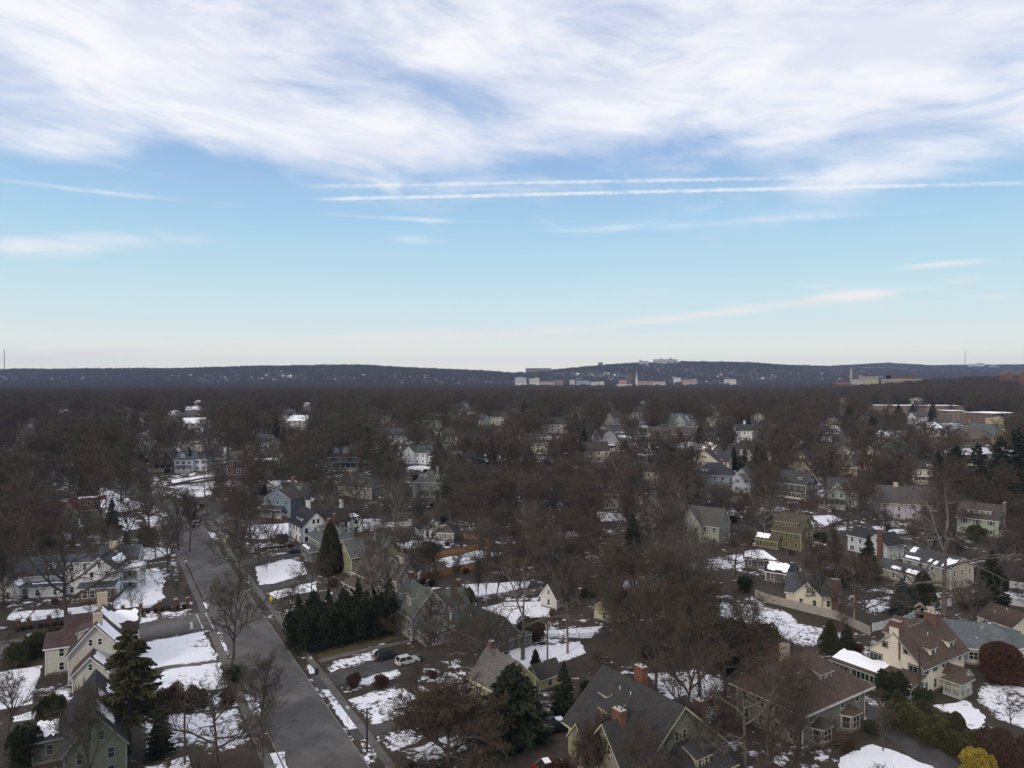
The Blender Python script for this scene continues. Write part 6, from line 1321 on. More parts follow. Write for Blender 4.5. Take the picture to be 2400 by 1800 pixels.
def mass(seed, H, Rx, name, m, n=9000, size=.2, lump=.25, shape='egg', trunk=.3, base=.0):
    """dense leafy or needled bush: leaf-sized faces through the outer shell of an uneven body"""
    r_ = random.Random(seed); rg = np.random.default_rng(seed); d = rg.normal(size=(n, 3)); d /= np.linalg.norm(d, axis=1)[:, None]
    if True: lo = rg.normal(size=(14, 3)); lo /= np.linalg.norm(lo, axis=1)[:, None]; am = rg.uniform(-.4, 1, 14); f = 1 + lump * sum(a * np.exp(-(1 - d @ l) * 7) for a, l in zip(am, lo))
    f *= np.where(rg.random(n) < .75, rg.uniform(.88, 1.04, n), rg.uniform(.45, .9, n)); z = d[:, 2]; zz = (z + 1) / 2
    prof = {'egg': 1.0, 'cone': 1.25 - .95 * zz, 'col': 1.06 - .32 * zz ** 3, 'box': 1., 'lobes': 1.}[shape]
    k = np.sqrt(np.maximum(1 - z * z, 1e-4)); side = d[:, :2] / k[:, None]
    kk = {'egg': k, 'cone': np.minimum(1, k * 1.25), 'col': k ** .45, 'box': k ** .4, 'lobes': k}[shape]
    C = np.stack([side[:, 0] * kk * Rx * prof * f, side[:, 1] * kk * Rx * prof * f, base + (H - base) * (.5 + .5 * z * (.85 + .15 * f))], 1)
    if shape == 'lobes':
        K = 16; lc = []
        for q in range(K):
            a_ = q * 2.4; rr = Rx * (.15 + .62 * math.sqrt(q / K)) * rg.uniform(.8, 1.1); hz = H * rg.uniform(.42, .80) * (1.05 - .45 * rr / Rx); lc.append((math.cos(a_) * rr, math.sin(a_) * rr, hz, Rx * rg.uniform(.20, .36), H * rg.uniform(.22, .36)))
        lc = np.array(lc); w_ = rg.integers(K, size=n); L_ = lc[w_]; dz = np.where(rg.random(n) < .8, abs(d[:, 2]), d[:, 2]); taper = 1 - .5 * np.maximum(dz, 0) ** 1.5; ff = rg.uniform(.8, 1.08, n)
        C = np.stack([L_[:, 0] + d[:, 0] * L_[:, 3] * taper * ff * 1.1, L_[:, 1] + d[:, 1] * L_[:, 3] * taper * ff * 1.1, L_[:, 2] + dz * L_[:, 4] * ff], 1)
        lowm = rg.random(n) < .35; C[lowm, 2] *= rg.random(int(lowm.sum())) ** .7; C[:, 2] = np.clip(C[:, 2], .1, H)
        d = d * np.array([1, 1, .3]) + np.array([0, 0, .7])
    cm = leaves_mesh('crown', C, 1, r_, size, m, d * .8, 1.); T = MB(); T.tube([(0, 0, -.3), (0, 0, H * .75)], [trunk, trunk * .4], 6, cap=False)
    # twiggy interior that stops the eye
    for k_ in range(40):
        j = rg.integers(n); T.tube([(0, 0, max(.1, C[j][2] * .5)), tuple(C[j] * .92)], [trunk * .22, .02], 3, cap=False)
    nn = n // 5; Ci = C[:nn] * np.array([.55, .55, .93]); inner = leaves_mesh('inner', Ci, 1, r_, size * 2.6, m, None, 1.)
    import bmesh
    bm = bmesh.new(); bm.from_mesh(cm); bm.from_mesh(inner); bm.to_mesh(cm); bm.free(); bpy.data.meshes.remove(inner)
    PROTO[name] = (T.mesh('trunk', [BARK]), cm); PH[name] = H
conifer(21, 14, 4.2, NEED, 1.0, .28, .30, name='spruce'); conifer(22, 12, 4.6, NEED, 1.25, .2, .30, .03, .62, name='spruce_wide'); conifer(23, 10, 3.4, NEEDBL, 1.1, .12, .26, .03, name='blue_spruce')
conifer(24, 20, 4.8, NEEDB, .55, .08, .45, .30, .45, 'pine', IVY, .25); conifer(25, 24, 6.0, NEED, .5, .16, .5, .18, .6, 'tall_spruce', BARK, .2)
conifer(26, 18, 7.5, NEEDBL, .42, .02, .42, .30, .30, 'cedar', BARK, .3)
mass(31, 9, 2.2, 'arborvitae', NEEDB, 7500, .22, .5, 'cone'); mass(32, 8, 4.2, 'yew', NEED, 15000, .24, .4, 'lobes'); mass(33, 5, 3.4, 'rust_bush', RUSTY, 9500, .17, .34, 'egg', .2)
mass(34, 3.6, 1.0, 'column_shrub', NEED, 2500, .14, .1, 'col', .1); mass(35, 3.2, 1.9, 'gold_bush', GOLD, 5000, .16, .4, 'lobes', .15); mass(36, 2.0, 1.5, 'brown_shrub', RUSTY, 2600, .12, .3, 'lobes', .06); mass(37, 2.4, 1.7, 'holly', HOLLY, 3400, .14, .3, 'lobes', .08)
mass(38, 1.1, .62, 'ball_shrub', NEEDB, 900, .10, .15, 'egg', .05); mass(39, 6, 2.6, 'copper_tree', COPPER, 4600, .2, .4, 'lobes', .16, 1.0); mass(40, 7, 4.4, 'olive_bush', OLIVE, 12000, .22, .45, 'lobes', .2)
mass(41, 4.5, 3.4, 'brown_mass', mat('dry brown leaves', (.075, .038, .022), .9, None, [(1.2, (.045, .026, .016), .4, .7)], rnd=(.06, .036, .024)), 9000, .16, .4, 'lobes', .12)
TREES = []; COUNT = {}
KINDN = {'spruce': ('spruce_tree', 'spruce'), 'spruce_wide': ('spruce_tree', 'spruce'), 'blue_spruce': ('spruce_tree', 'spruce'), 'pine': ('pine_tree', 'pine'), 'tall_spruce': ('conifer_tree', 'conifer'), 'cedar': ('cedar_tree', 'cedar'), 'arborvitae': ('arborvitae_tree', 'evergreen'), 'yew': ('evergreen_bush', 'bush'),
         'rust_bush': ('evergreen_bush', 'bush'), 'column_shrub': ('evergreen_shrub', 'shrub'), 'gold_bush': ('evergreen_bush', 'bush'), 'brown_shrub': ('shrub', 'shrub'), 'holly': ('shrub', 'shrub'), 'ball_shrub': ('clipped_shrub', 'shrub'), 'copper_tree': ('copper_leaved_tree', 'tree'), 'olive_bush': ('evergreen_bush', 'bush'), 'brown_mass': ('brown_bush', 'bush'), 'shrubby': ('bare_shrub', 'shrub'), 'young': ('bare_tree', 'tree')}
DESC = {'oak1': 'spreading grey brown bare tree', 'oak1g': 'spreading pale barked bare tree', 'oak2': 'broad dark bare tree', 'oak2r': 'broad reddish brown bare tree', 'maple1': 'oval reddish brown bare tree', 'maple1b': 'oval brown bare tree', 'maple2': 'slim oval brown bare tree', 'maple2g': 'pale grey oval bare tree', 'elm1': 'vase shaped bare tree', 'elm1r': 'vase shaped reddish bare tree', 'elm2': 'fan shaped grey bare tree', 'elm2i': 'ivied fan shaped bare tree', 'tulip': 'tall narrow bare tree', 'tulipp': 'tall pale barked tree', 'tulipi': 'ivied tall narrow bare tree',
        'dome': 'low domed reddish bare tree', 'sparse': 'open branched pale bare tree', 'young': 'young vase shaped bare tree', 'shrubby': 'bare reddish shrub', 'spruce': 'dark green spruce', 'spruce_wide': 'broad dark spruce', 'blue_spruce': 'blue grey spruce', 'pine': 'brown green pine', 'tall_spruce': 'tall dark conifer', 'cedar': 'flat topped blue green cedar', 'arborvitae': 'brown green conical evergreen', 'yew': 'dense dark evergreen mass', 'rust_bush': 'rounded rust brown evergreen', 'column_shrub': 'narrow columnar evergreen',
        'gold_bush': 'golden yellow conifer', 'brown_shrub': 'rusty brown shrub', 'holly': 'dark leafy shrub', 'ball_shrub': 'small clipped round shrub', 'copper_tree': 'small copper leaved tree', 'olive_bush': 'olive green evergreen bush', 'brown_mass': 'dry brown leafy bush'}
GROUPS = {'t': 'bare trees of the neighbourhood', 'c': 'evergreens of the neighbourhood', 's': 'shrubs of the gardens'}
def plant(kind, x, y, H, rz=None, label=None, sx=1.0, group=None):
    tm, cm = PROTO[kind]; s = H / PH[kind]; nm, cat = KINDN.get(kind, ('bare_tree', 'tree')); rz = rng.uniform(0, 6.28) if rz is None else rz
    root = thing(nm, (x, y, g(x, y)), rz, label, cat, group or GROUPS['t' if nm == 'bare_tree' else ('s' if 'shrub' in nm else 'c')]); root.scale = (s * sx, s * sx, s)
    obj('trunk', tm, root); obj('crown', cm, root); TREES.append([root, kind, x, y, H, label]); return root
def at(kind, px, row, top, label=None, sx=1.0, **k):
    """tree surveyed by the pixel of its foot and the row of its top"""
    p = P(px, row); a = ray(px, top); H = CAMH + a[2] / a[1] * p.y - p.z; return plant(kind, p.x, p.y, H, label=label, sx=sx, **k)
near = [('elm1', 395, 1345, 1200, 'bare street tree left of the road, third from the side street'), ('maple1b', 350, 1240, 1110, 'brown tree on the lawn beyond the crooked one'), ('oak2', 560, 1345, 1190, 'bare street tree in the right verge above the yellow sign', .9), ('elm2', 330, 1192, 1075, 'tree on the triangular snowy lawn', .8), ('oak2r', 285, 1180, 1060, 'tree on the snowy lawn by the far road'), ('young', 440, 1420, 1370, 'low reddish tree in the corner bed'), ('young', 415, 1400, 1350, 'second low reddish tree in the corner bed'), ('oak2r', 730, 1395, 1290, 'twiggy tree between the olive house and the evergreen screen', .8), ('maple1b', 640, 1300, 1190, 'brown tree beside the white farmhouse drive', .7),
 ('oak1', 157, 1475, 1165, 'huge forked bare tree towering over the white Italianate house', 1.0), ('elm1', 545, 1548, 1325, 'bare street tree at the corner lawn beside the road'), ('maple2', 612, 1702, 1522, 'slim bare street tree on the left verge of the road'),
 ('oak2', 510, 1795, 1560, 'black limbed bare tree at the lower edge left of the road', 1.15), ('elm2i', 198, 1905, 1590, 'bare tree with thick ivied trunk at the lower left edge', .75), ('elm1', 15, 1735, 1560, 'bare tree at the left edge on the snow', 1.0), ('maple2g', 881, 1488, 1215, 'tall pale trunked tree before the dark evergreens', .75),
 ('sparse', 1225, 1546, 1310, 'big pale open branched tree behind the dark spruce', 1.25), ('tulipp', 1330, 1532, 1290, 'leaning tall trunk at the split rail fence', .8), ('elm2i', 1492, 1568, 1330, 'spreading tree with bright ivied trunk above the chimneys', 1.1), ('sparse', 2212, 1442, 1100, 'giant pale trunked tree behind the slate roofed house', 1.0),
 ('oak2', 1987, 1248, 1100, 'big dark bare oak before the pale green porched house', 1.1), ('maple1b', 672, 1482, 1370, 'bare street tree in the right verge with low branches', 1.1), ('oak1', 365, 1308, 1215, 'crooked dark tree on the snowy lawn left of the road', 1.1), ('oak1', 418, 1290, 1130, 'street tree leaning over the left kerb', .9), ('tulip', 445, 1292, 1140, 'second street tree over the left kerb, trunk in the road edge', .8),
 ('elm1', 585, 1268, 1130, 'bare tree forking low on the lawn right of the road', 1.0), ('elm1r', 545, 1290, 1120, 'tall bare tree at the right verge opposite the pair of cars'), ('dome', 1050, 1790, 1585, 'large domed reddish tree at the bottom middle', 1.45), ('sparse', 1745, 1815, 1540, 'pale limbed sycamore at the lower edge right of the chimneys', 1.2), ('oak2r', 1800, 1790, 1500, 'broad twiggy tree before the brown hipped roof house', .9),
 ('maple1', 1600, 1740, 1400, 'tall reddish tree behind the three chimneys', .85), ('elm1r', 1540, 1640, 1340, 'reddish vase tree behind the spreading ivied one'), ('tulip', 1640, 1650, 1330, 'tall narrow tree over the snow behind the chimneys'), ('oak2r', 1700, 1640, 1370, 'broad reddish tree over the snowy patch'), ('elm1', 1760, 1600, 1380, 'vase tree left of the brown hipped roof'), ('maple1', 1440, 1500, 1270, 'reddish tree beside the pale yellow garage'), ('elm2', 1600, 1500, 1260, 'grey fan shaped tree at the snow bank'),
 ('maple1b', 1920, 1432, 1250, 'tree rising in front of the cream cottage', .7), ('tulip', 1960, 1420, 1210, 'slender tree between the cream cottage and the pale pole', .6), ('elm1r', 2010, 1400, 1290, 'bushy bare tree by the pale utility pole', .8), ('young', 1975, 1482, 1420, 'low bare tree leaning over the long tan fence', 1.2), ('young', 2070, 1760, 1610, 'bare forked tree by the dark driveway', .8), ('young', 2370, 1700, 1620, 'bare ornamental tree on the snow at the right edge', 1.2),
 ('elm1', 1855, 1850, 1575, 'vase shaped twigs rising at the lower edge before the brown hipped roof', .9), ('oak1', 1500, 1930, 1665, 'crooked grey branches at the lower edge across the slate gables', .8), ('dome', 1420, 1850, 1665, 'twiggy tree at the lower edge before the steep slate roof', .9), ('maple1b', 1655, 1850, 1640, 'brown twiggy tree at the lower edge right of the slate roof', .9), ('oak2', 1560, 1880, 1700, 'dark twigs at the lower edge before the third chimney', .9),
 ('young', 615, 1800, 1700, 'small bare tree on the left verge at the lower edge', 1.), ('young', 210, 1452, 1400, 'small bare tree on the Italianate house lawn'), ('young', 265, 1448, 1385, 'second small bare tree on the Italianate house lawn'), ('young', 308, 1436, 1375, 'third small bare tree on the lawn, nearest the street corner'), ('young', 135, 1460, 1400, 'small bare tree below the huge forked one'), ('young', 330, 1425, 1385, 'thin bare sapling on the snowy corner lawn'), ('young', 392, 1740, 1670, 'thin sapling on the lower left snowy lawn'),
 ('young', 625, 1340, 1300, 'small bare tree on the snow beside the right pavement'), ('oak2', 1055, 1560, 1350, 'twiggy brown tree beside the grey shingled house', .8), ('maple1', 1000, 1560, 1400, 'reddish twiggy tree before the grey shingled gable', .8), ('elm1r', 940, 1520, 1420, 'low twiggy tree by the parked cars', .9), ('oak2', 1120, 1600, 1420, 'dark twiggy tree beside the green carport roof', .9), ('maple2', 975, 1400, 1240, 'thin tree before the orange fences', .7),
 ('tulip', 1120, 1425, 1290, 'slim tree at the grey picket fence', .6), ('tulipp', 1140, 1425, 1280, 'slim pale tree at the grey picket fence', .6), ('oak1', 700, 1150, 1045, 'large bare tree beyond the white farmhouse', 1.0), ('elm2', 830, 1225, 1100, 'fan shaped tree on the snow behind the white farmhouse', 1.1), ('sparse', 480, 1170, 1075, 'pale barked tree by the snowy bank', 1.0), ('oak2', 30, 1330, 1120, 'big brown tree at the left edge above the Italianate house', 1.), ('oak1g', 60, 1240, 1090, 'pale limbed tree at the left edge', 1.2)]
for t in near: at(t[0], t[1], t[2], t[3], t[4], t[5] if len(t) > 5 else 1.0)
ever = [
 ('spruce_wide', 1203, 1738, 1553, 'large dark spruce at the bottom middle', 1.45), ('spruce', 1322, 1690, 1550, 'dark spruce with ragged outline beside the slate roof', 1.0), ('pine', 303, 1765, 1475, 'tall brown green pine before the cream clapboard house', 1.1), ('arborvitae', 775, 1340, 1225, 'slim brown green cone between the olive and grey green houses', .9), ('spruce', 375, 1770, 1640, 'dark spruce beneath the brown green pine', 1.),
 ('spruce', 1483, 1325, 1205, 'dark spruce among the reddish bare trees', 1.0), ('spruce', 2035, 1362, 1255, 'dark green spruce right of the pale pole', 1.2), ('spruce', 2325, 1425, 1290, 'large green spruce behind the slate roof', 1.2), ('blue_spruce', 2112, 1440, 1355, 'blue grey spruce left of the playset', 1.1), ('blue_spruce', 2145, 1432, 1370, 'second blue grey spruce by the playset', .9), ('arborvitae', 2165, 1420, 1340, 'brown conical evergreen behind the playset', 1.4),
 ('rust_bush', 2348, 1598, 1508, 'large round rust brown evergreen by the slate roofed house', .72), ('gold_bush', 2288, 1812, 1750, 'golden yellow conifer at the lower right edge', 1.), ('column_shrub', 2352, 1385, 1348, 'narrow dark column shrub in the snowy yard'), ('cedar', 1110, 1180, 1065, 'flat topped cedar in the middle', 1.), ('cedar', 1060, 1200, 1095, 'second flat topped cedar, lower left of the first', .9), ('tall_spruce', 1075, 1150, 1060, 'dark green conifer behind the cedars', 1.), ('pine', 1465, 1100, 1030, 'yellow green pine by the snowy field', 1.2),
 ('tall_spruce', 2290, 1190, 1035, 'tall dark conifer at the right, left of the group', 1.), ('tall_spruce', 2345, 1180, 1020, 'tall dark conifer at the right, middle of the group', 1.), ('tall_spruce', 2385, 1200, 1000, 'tallest dark conifer at the right edge', 1.2), ('tall_spruce', 2240, 1170, 1040, 'dark conifer left of the tallest group', 1.2), ('tall_spruce', 2420, 1250, 1040, 'dark conifer cut by the right edge', 1.), ('tall_spruce', 2200, 1165, 1055, 'dark conifer by the pale yellow house', 1.),
 ('spruce', 295, 1310, 1243, 'dark evergreen cone right of the side porch', .8), ('spruce', 318, 1325, 1275, 'short dark evergreen beside the snowy path', 1.2), ('blue_spruce', 262, 1245, 1168, 'thin spruce beside the red roofed house', .9), ('spruce', 5, 1390, 1290, 'dark evergreen at the left edge by the Italianate house', .9), ('spruce', 445, 1105, 1050, 'dark green spruce before the white blue roofed house', .8), ('tall_spruce', 130, 1130, 1050, 'dark conifer among trees beyond the white gable end', 1.2), ('tall_spruce', 330, 1130, 1060, 'dark conifer above the far road'),
 ('tall_spruce', 860, 1090, 1000, 'dark evergreen right of the garlanded porch house', 1.), ('spruce', 900, 1110, 1020, 'olive conifer left of the white green roofed house', 1.2), ('spruce', 1720, 1100, 1045, 'dark conifer behind the half timbered house'), ('spruce', 1745, 1098, 1050, 'second dark conifer behind the pale blue gable'), ('spruce', 2080, 1130, 1085, 'dark cone by the brick cupola building'), ('copper_tree', 2060, 1125, 1075, 'copper cone before the brick cupola building', .8), ('olive_bush', 1720, 1545, 1450, 'olive green evergreen mass at the snow bank', 1.), ('olive_bush', 1790, 1520, 1455, 'olive bush left of the patio', 1.1),
 ('spruce_wide', 1985, 1560, 1462, 'dark evergreen between the hipped roof and the patio', .8), ('arborvitae', 1945, 1530, 1455, 'brown green evergreen left of the patio', 1.2), ('arborvitae', 2105, 1690, 1618, 'brown green evergreen, first of the row by the driveway', 1.5), ('olive_bush', 2135, 1708, 1640, 'brown green evergreen, second of the row by the driveway', 1.5), ('arborvitae', 2165, 1715, 1640, 'brown green evergreen, third of the row by the driveway', 1.5), ('olive_bush', 2195, 1735, 1668, 'brown green evergreen, fourth of the row by the driveway', 1.5), ('arborvitae', 2240, 1752, 1670, 'brown green evergreen at the lower end of the row', 1.4), ('olive_bush', 2262, 1765, 1705, 'low brown green evergreen at the end of the row', 1.4),
 ('brown_mass', 2340, 1790, 1700, 'rust brown bush right of the golden conifer', .8), ('brown_mass', 2385, 1800, 1720, 'second rust brown bush right of the golden conifer', .8), ('olive_bush', 40, 1560, 1500, 'dark green bush left of the cream clapboard house', .8), ('olive_bush', 80, 1540, 1480, 'dark evergreen behind the cream clapboard house', .7), ('olive_bush', 125, 1520, 1465, 'green bush behind the side street railing', .7), ('olive_bush', 120, 1690, 1625, 'dark bush below the cream clapboard house', .9), ('yew', 60, 1790, 1690, 'dark evergreen mass at the lower left corner', .8),
 ('brown_mass', 1240, 1500, 1445, 'dark red brown hedge bush by the snowy lawn', 1.0), ('brown_mass', 1215, 1505, 1460, 'dark red brown hedge bush, left of the pair', .9), ('spruce_wide', 1255, 1560, 1520, 'small dark evergreen behind the utility pole'), ('holly', 1005, 1305, 1270, 'dark rounded shrub by the orange fence', 1.2), ('olive_bush', 1090, 1430, 1370, 'leafy evergreen behind the grey shingled house', .7), ('holly', 550, 1600, 1560, 'dark shrub before the corner pavement'), ('brown_mass', 535, 1648, 1610, 'brown evergreen shrub by the left pavement', .8), ('brown_mass', 400, 1660, 1605, 'dark red shrub mass below the pine', 1.1), ('brown_mass', 455, 1655, 1610, 'dark red shrub mass left of the pavement', 1.1), ('olive_bush', 345, 1280, 1230, 'dark shrub at the crooked tree', .8),
 ('brown_mass', 830, 1610, 1575, 'reddish shrub between the two driveways', .8), ('copper_tree', 835, 1100, 1075, 'small copper leaved tree by the garlanded porch', 1.2), ('copper_tree', 1255, 960, 915, 'copper red tree in the far wood', 1.0), ('copper_tree', 832, 1015, 960, 'rusty tall tree in the far wood', .8), ('arborvitae', 1640, 1040, 1000, 'dark evergreen right of the long brown roofed building', 1.3), ('arborvitae', 1345, 1240, 1200, 'dark evergreen among bare maples', 1.3), ('holly', 660, 1275, 1250, 'small dark shrub beside the white farmhouse')]
for k in range(13):
    px = 700 + k * 17.5; row = 1514 - k * 3.9 + (12 if k % 2 else -6); ever.append((('spruce', 'yew', 'spruce_wide', 'yew')[k % 4], px, row, row - (118, 100, 112, 106)[k % 4] - rng.uniform(-8, 8), 'dark evergreen in the tall screen by the right pavement, %s from the street end' % ('first', 'second', 'third', 'fourth', 'fifth', 'sixth', 'seventh', 'eighth', 'ninth', 'tenth', 'eleventh', 'twelfth', 'thirteenth')[k], .95))
for t in ever: at(t[0], t[1], t[2], t[3], t[4], t[5] if len(t) > 5 else 1.0)
ORD = ['', 'second', 'third', 'fourth', 'fifth', 'sixth', 'seventh', 'eighth', 'ninth', 'tenth', 'eleventh', 'twelfth'] + ['%dth' % k for k in range(13, 100)]
for k in range(24):
    px = 40 + k * 17; at('ball_shrub', px + rng.uniform(-3, 3), 1483 - (px - 10) * .135, 1474 - (px - 10) * .135, label='small clipped round shrub, %s from the left in the row along the side street' % (ORD[k] or 'first'), group='clipped shrubs along the side street')
for k in range(11): px = 600 + k * 8.5; at('brown_shrub', px, 1291 - k * .9, 1284 - k * .9, label='little rusty hedge shrub, %s from the road in the row before the white farmhouse' % (ORD[k] or 'first'), group='hedge shrubs before the farmhouse')
GRID = {}
def okspace(x, y, r):
    c = 12.; i, j = int(x // c), int(y // c); n = int(r // c) + 1
    for a in range(i - n, i + n + 1):
        for b in range(j - n, j + n + 1):
            for q in GRID.get((a, b), ()):
                if (q[0] - x) ** 2 + (q[1] - y) ** 2 < (r + q[2]) ** 2 / 4: return False
    return True
def addgrid(x, y, r): GRID.setdefault((int(x // 12.), int(y // 12.)), []).append((x, y, r))
for t in TREES: addgrid(t[2], t[3], 6 if 'shrub' not in t[1] else 1)
NB = [(min(p[0] for p in q) - 1, max(p[0] for p in q) + 1, min(p[1] for p in q) - 1, max(p[1] for p in q) + 1, q) for q in NOGO]
def free(x, y, m=1.5):
    for a, b, c, d, q in NB:
        if a < x < b and c < y < d and (inpoly(x, y, q) or inpoly(x + m, y, q) or inpoly(x - m, y, q) or inpoly(x, y - m, q) or inpoly(x, y + m, q)): return False
    return True
ROADC = [(520, 760, 1290, 1800, 400)]
KEYS = {'the ' + k for k in ('large cream stucco house', 'white farmhouse', 'cream cottage', 'pale lavender house', 'pale green shuttered house', 'dark turreted house', 'snow streaked beige house', 'white green-roofed house', 'blue house with garlanded porch', 'pale blue gabled house', 'pale yellow dormered house', 'white villa', 'tall grey hipped house', 'blue gabled house', 'dark blue grey hipped house', 'grey gambrel house', 'teal double gabled house', 'cream house with glazed porches', 'brick building with cupola', 'white house with red chimney', 'middle school block', 'low school block', 'dark school hall')}
def hides(x, y, H, wd, strict=1.0):
    """would a crown here cover a house front or an open lawn that the place shows?"""
    z = g(x, y); cx, cy = PX((x, y, z + H * .62)); s = FPX / y; hw, hh = wd * .5 * s * .8, H * .36 * s; tot = 4 * hw * hh; cov = 0
    for (ref, o, x0, x1, y0, y1) in HOUSES:
        if o.y < y + 3: continue
        ix = min(cx + hw, x1) - max(cx - hw, x0); iy = min(cy + hh, y1) - max(cy - hh, y0)
        if ix > 0 and iy > 0 and ix * iy > .10 * (x1 - x0) * (y1 - y0): cov += 60 if ref in KEYS else 2.1
    for (x0, x1, y0, y1, dep) in CLEARL:
        if dep < y: continue
        ix = min(cx + hw, x1) - max(cx - hw, x0); iy = min(cy + hh, y1) - max(cy - hh, y0)
        if ix > 0 and iy > 0 and ix * iy > .12 * min(tot, (x1 - x0) * (y1 - y0)): cov += .8
    if cy + hh > 1240 and cx + hw > 400 + (cy - 1240) * .3 and cx - hw < 560 + (cy - 1240) * .72: cov += 2
    return cov
kinds = ['oak1', 'oak2', 'oak2r', 'maple1', 'maple1b', 'maple2', 'elm1', 'elm1r', 'elm2', 'tulip', 'oak2', 'elm1', 'oak1g', 'maple1', 'elm2', 'maple2g', 'tulipp', 'oak1g']
nbare = sum(1 for t in TREES if KINDN.get(t[1], ('bare_tree',))[0] == 'bare_tree'); cand = []; tries = 0
FARL = []
while tries < 52000:
    tries += 1; y = 95 + (1050 - 95) * math.sqrt(rng.random()); x = rng.uniform(-.80, .80) * y; H = rng.gauss(17.5, 3.2) if y < 330 else rng.gauss(20.5, 3.0); H = max(10, min(H, 26))
    
    wd = H * .62; pxx = PX((x, y, 0))[0]; dense = 1380 < pxx < 1870 and y < 330; H *= 1.12 if dense else 1.0; sp = 5.4 if dense else (7.0 if y < 300 else 8.5)
    if dense: wd *= .7
    if not okspace(x, y, sp): continue
    if not free(x, y): continue
    cv = hides(x, y, H, wd)
    if cv > 0 and rng.random() < min(1. if cv > 50 else .97, (.45 if y < 215 else .8) * cv): continue
    addgrid(x, y, sp); cand.append((x, y, H, rng.choice(kinds)))
cand.sort(key=lambda c: math.hypot(c[0], c[1])); mine = cand[:300 - nbare]; FARL = cand[300 - nbare:]
for (x, y, H, k) in mine: plant(k, x, y, H, sx=rng.uniform(.9, 1.12))
# garden shrubs scattered near houses and under trees
n = 0; tries = 0
while n < 280 and tries < 16000:
    tries += 1; y = 95 + 300 * rng.random() ** 1.3; x = rng.uniform(-.74, .74) * y
    if not free(x, y, .8) or not okspace(x, y, 3.0): continue
    k = rng.choice(['shrubby', 'shrubby', 'brown_shrub', 'holly', 'holly', 'brown_shrub', 'shrubby', 'brown_mass', 'olive_bush', 'copper_tree', 'spruce', 'yew'][:12 if n % 3 == 0 else 7]); addgrid(x, y, 3.0)
    H = {'shrubby': 4.2, 'brown_shrub': 1.8, 'holly': 2.4, 'brown_mass': 3.0, 'olive_bush': 4.5, 'copper_tree': 4, 'spruce': 8.5, 'yew': 4.5}[k] * rng.uniform(.7, 1.25)
    if H > 4 and hides(x, y, H, H * .8) > 0: continue
    plant(k, x, y, H, sx=rng.uniform(.9, 1.2)); n += 1
# scattered far conifers
n = 0; tries = 0
while n < 60 and tries < 4000:
    tries += 1; y = rng.uniform(330, 1000); x = rng.uniform(-.74, .74) * y
    if not free(x, y) or not okspace(x, y, 6) or hides(x, y, 14, 7) > 0: continue
    addgrid(x, y, 6); plant(rng.choice(['spruce', 'tall_spruce', 'spruce_wide', 'arborvitae']), x, y, rng.uniform(12, 21)); n += 1
# labels: by look, then by place beside the nearest landmark, counted outwards
LM = [(h[0], h[1]) for h in HOUSES if h[1].y < 1200 and h[0]]; bins = {}
for t in TREES:
    if t[5]: continue
    root, kind, x, y, H, _ = t
    ref, o = min(LM, key=lambda l: (l[1].x - x) ** 2 + (l[1].y - y) ** 2)
    dx, dy = x - o.x, y - o.y; rel = ('behind' if dy > 0 else 'in front of') if abs(dy) > abs(dx) else ('right of' if dx > 0 else 'left of')
    bins.setdefault((DESC[kind], rel, ref), []).append((math.hypot(dx, dy), t))
for (d, rel, ref), L_ in bins.items():
    L_.sort(key=lambda q: q[0])
    for i, (_, t) in enumerate(L_):
        if len(L_) == 1 or i == 0: lab = '%s %s %s' % (d, 'just ' + rel if len(L_) > 1 else rel, ref)
        else: lab = '%s %s %s, %s' % (d, rel, ref, 'nearest to it' if i == 0 else ORD[i])
        if len(lab.split()) > 16: lab = lab.replace(' bare tree', ' tree').replace('spreading ', '').replace(' of the', ' the', 0)
        t[0]['label'] = lab; t[5] = lab
# ------------------------------------------------------------------ the far woods as one mass
for i, (sd_, kd, cr, tw_) in enumerate(((51, 'spread', .46, TWIG), (52, 'oval', .36, TWIG), (53, 'vase', .48, TWIGR), (54, 'oval', .38, TWIGG))):
    tm, cm = grow_tree(seed=sd_, kind=kd, crownr=cr, clear=.25, nlimb=10, fine=.95, tw=.13, levels=3)
    import bmesh
    bm = bmesh.new(); bm.from_mesh(cm); bm.from_mesh(tm); me = bpy.data.meshes.new('far_tree'); bm.to_mesh(me); bm.free(); me.materials.append(tw_); PROTO['far%d' % i] = (None, me)
me = PROTO['spruce'][1]; PROTO['far4'] = (None, me)
rg = np.random.default_rng(5)
def scatter(y0, y1, area, xf=1.08):
    n = int(xf * (y1 ** 2 - y0 ** 2) / area); y = np.sqrt(rg.random(n) * (y1 ** 2 - y0 ** 2) + y0 ** 2); x = (rg.random(n) * 2 - 1) * xf * y; return x, y
xs, ys = [np.array([c[0] for c in FARL])], [np.array([c[1] for c in FARL])]
for a in ((1050, 1700, 90), (1700, 2650, 150), (2650, 4500, 330), (4500, 6500, 520)):
    x, y = scatter(*a); xs.append(x); ys.append(y)
X = np.concatenate(xs); Y = np.concatenate(ys); Zg = gz(X, Y)
px = 1200 + FPX * X / Y; keep = np.ones(len(X), bool)
keep &= ~((Y > 2450) & (Y < 2850) & (px > 1195) & (px < 1740))          # the town
keep &= ~((Y > 4200) & (Y < 4400) & (px > 1495) & (px < 1600)); keep &= ~((Y > 4150) & (Y < 4300) & (px > 1228) & (px < 1296))
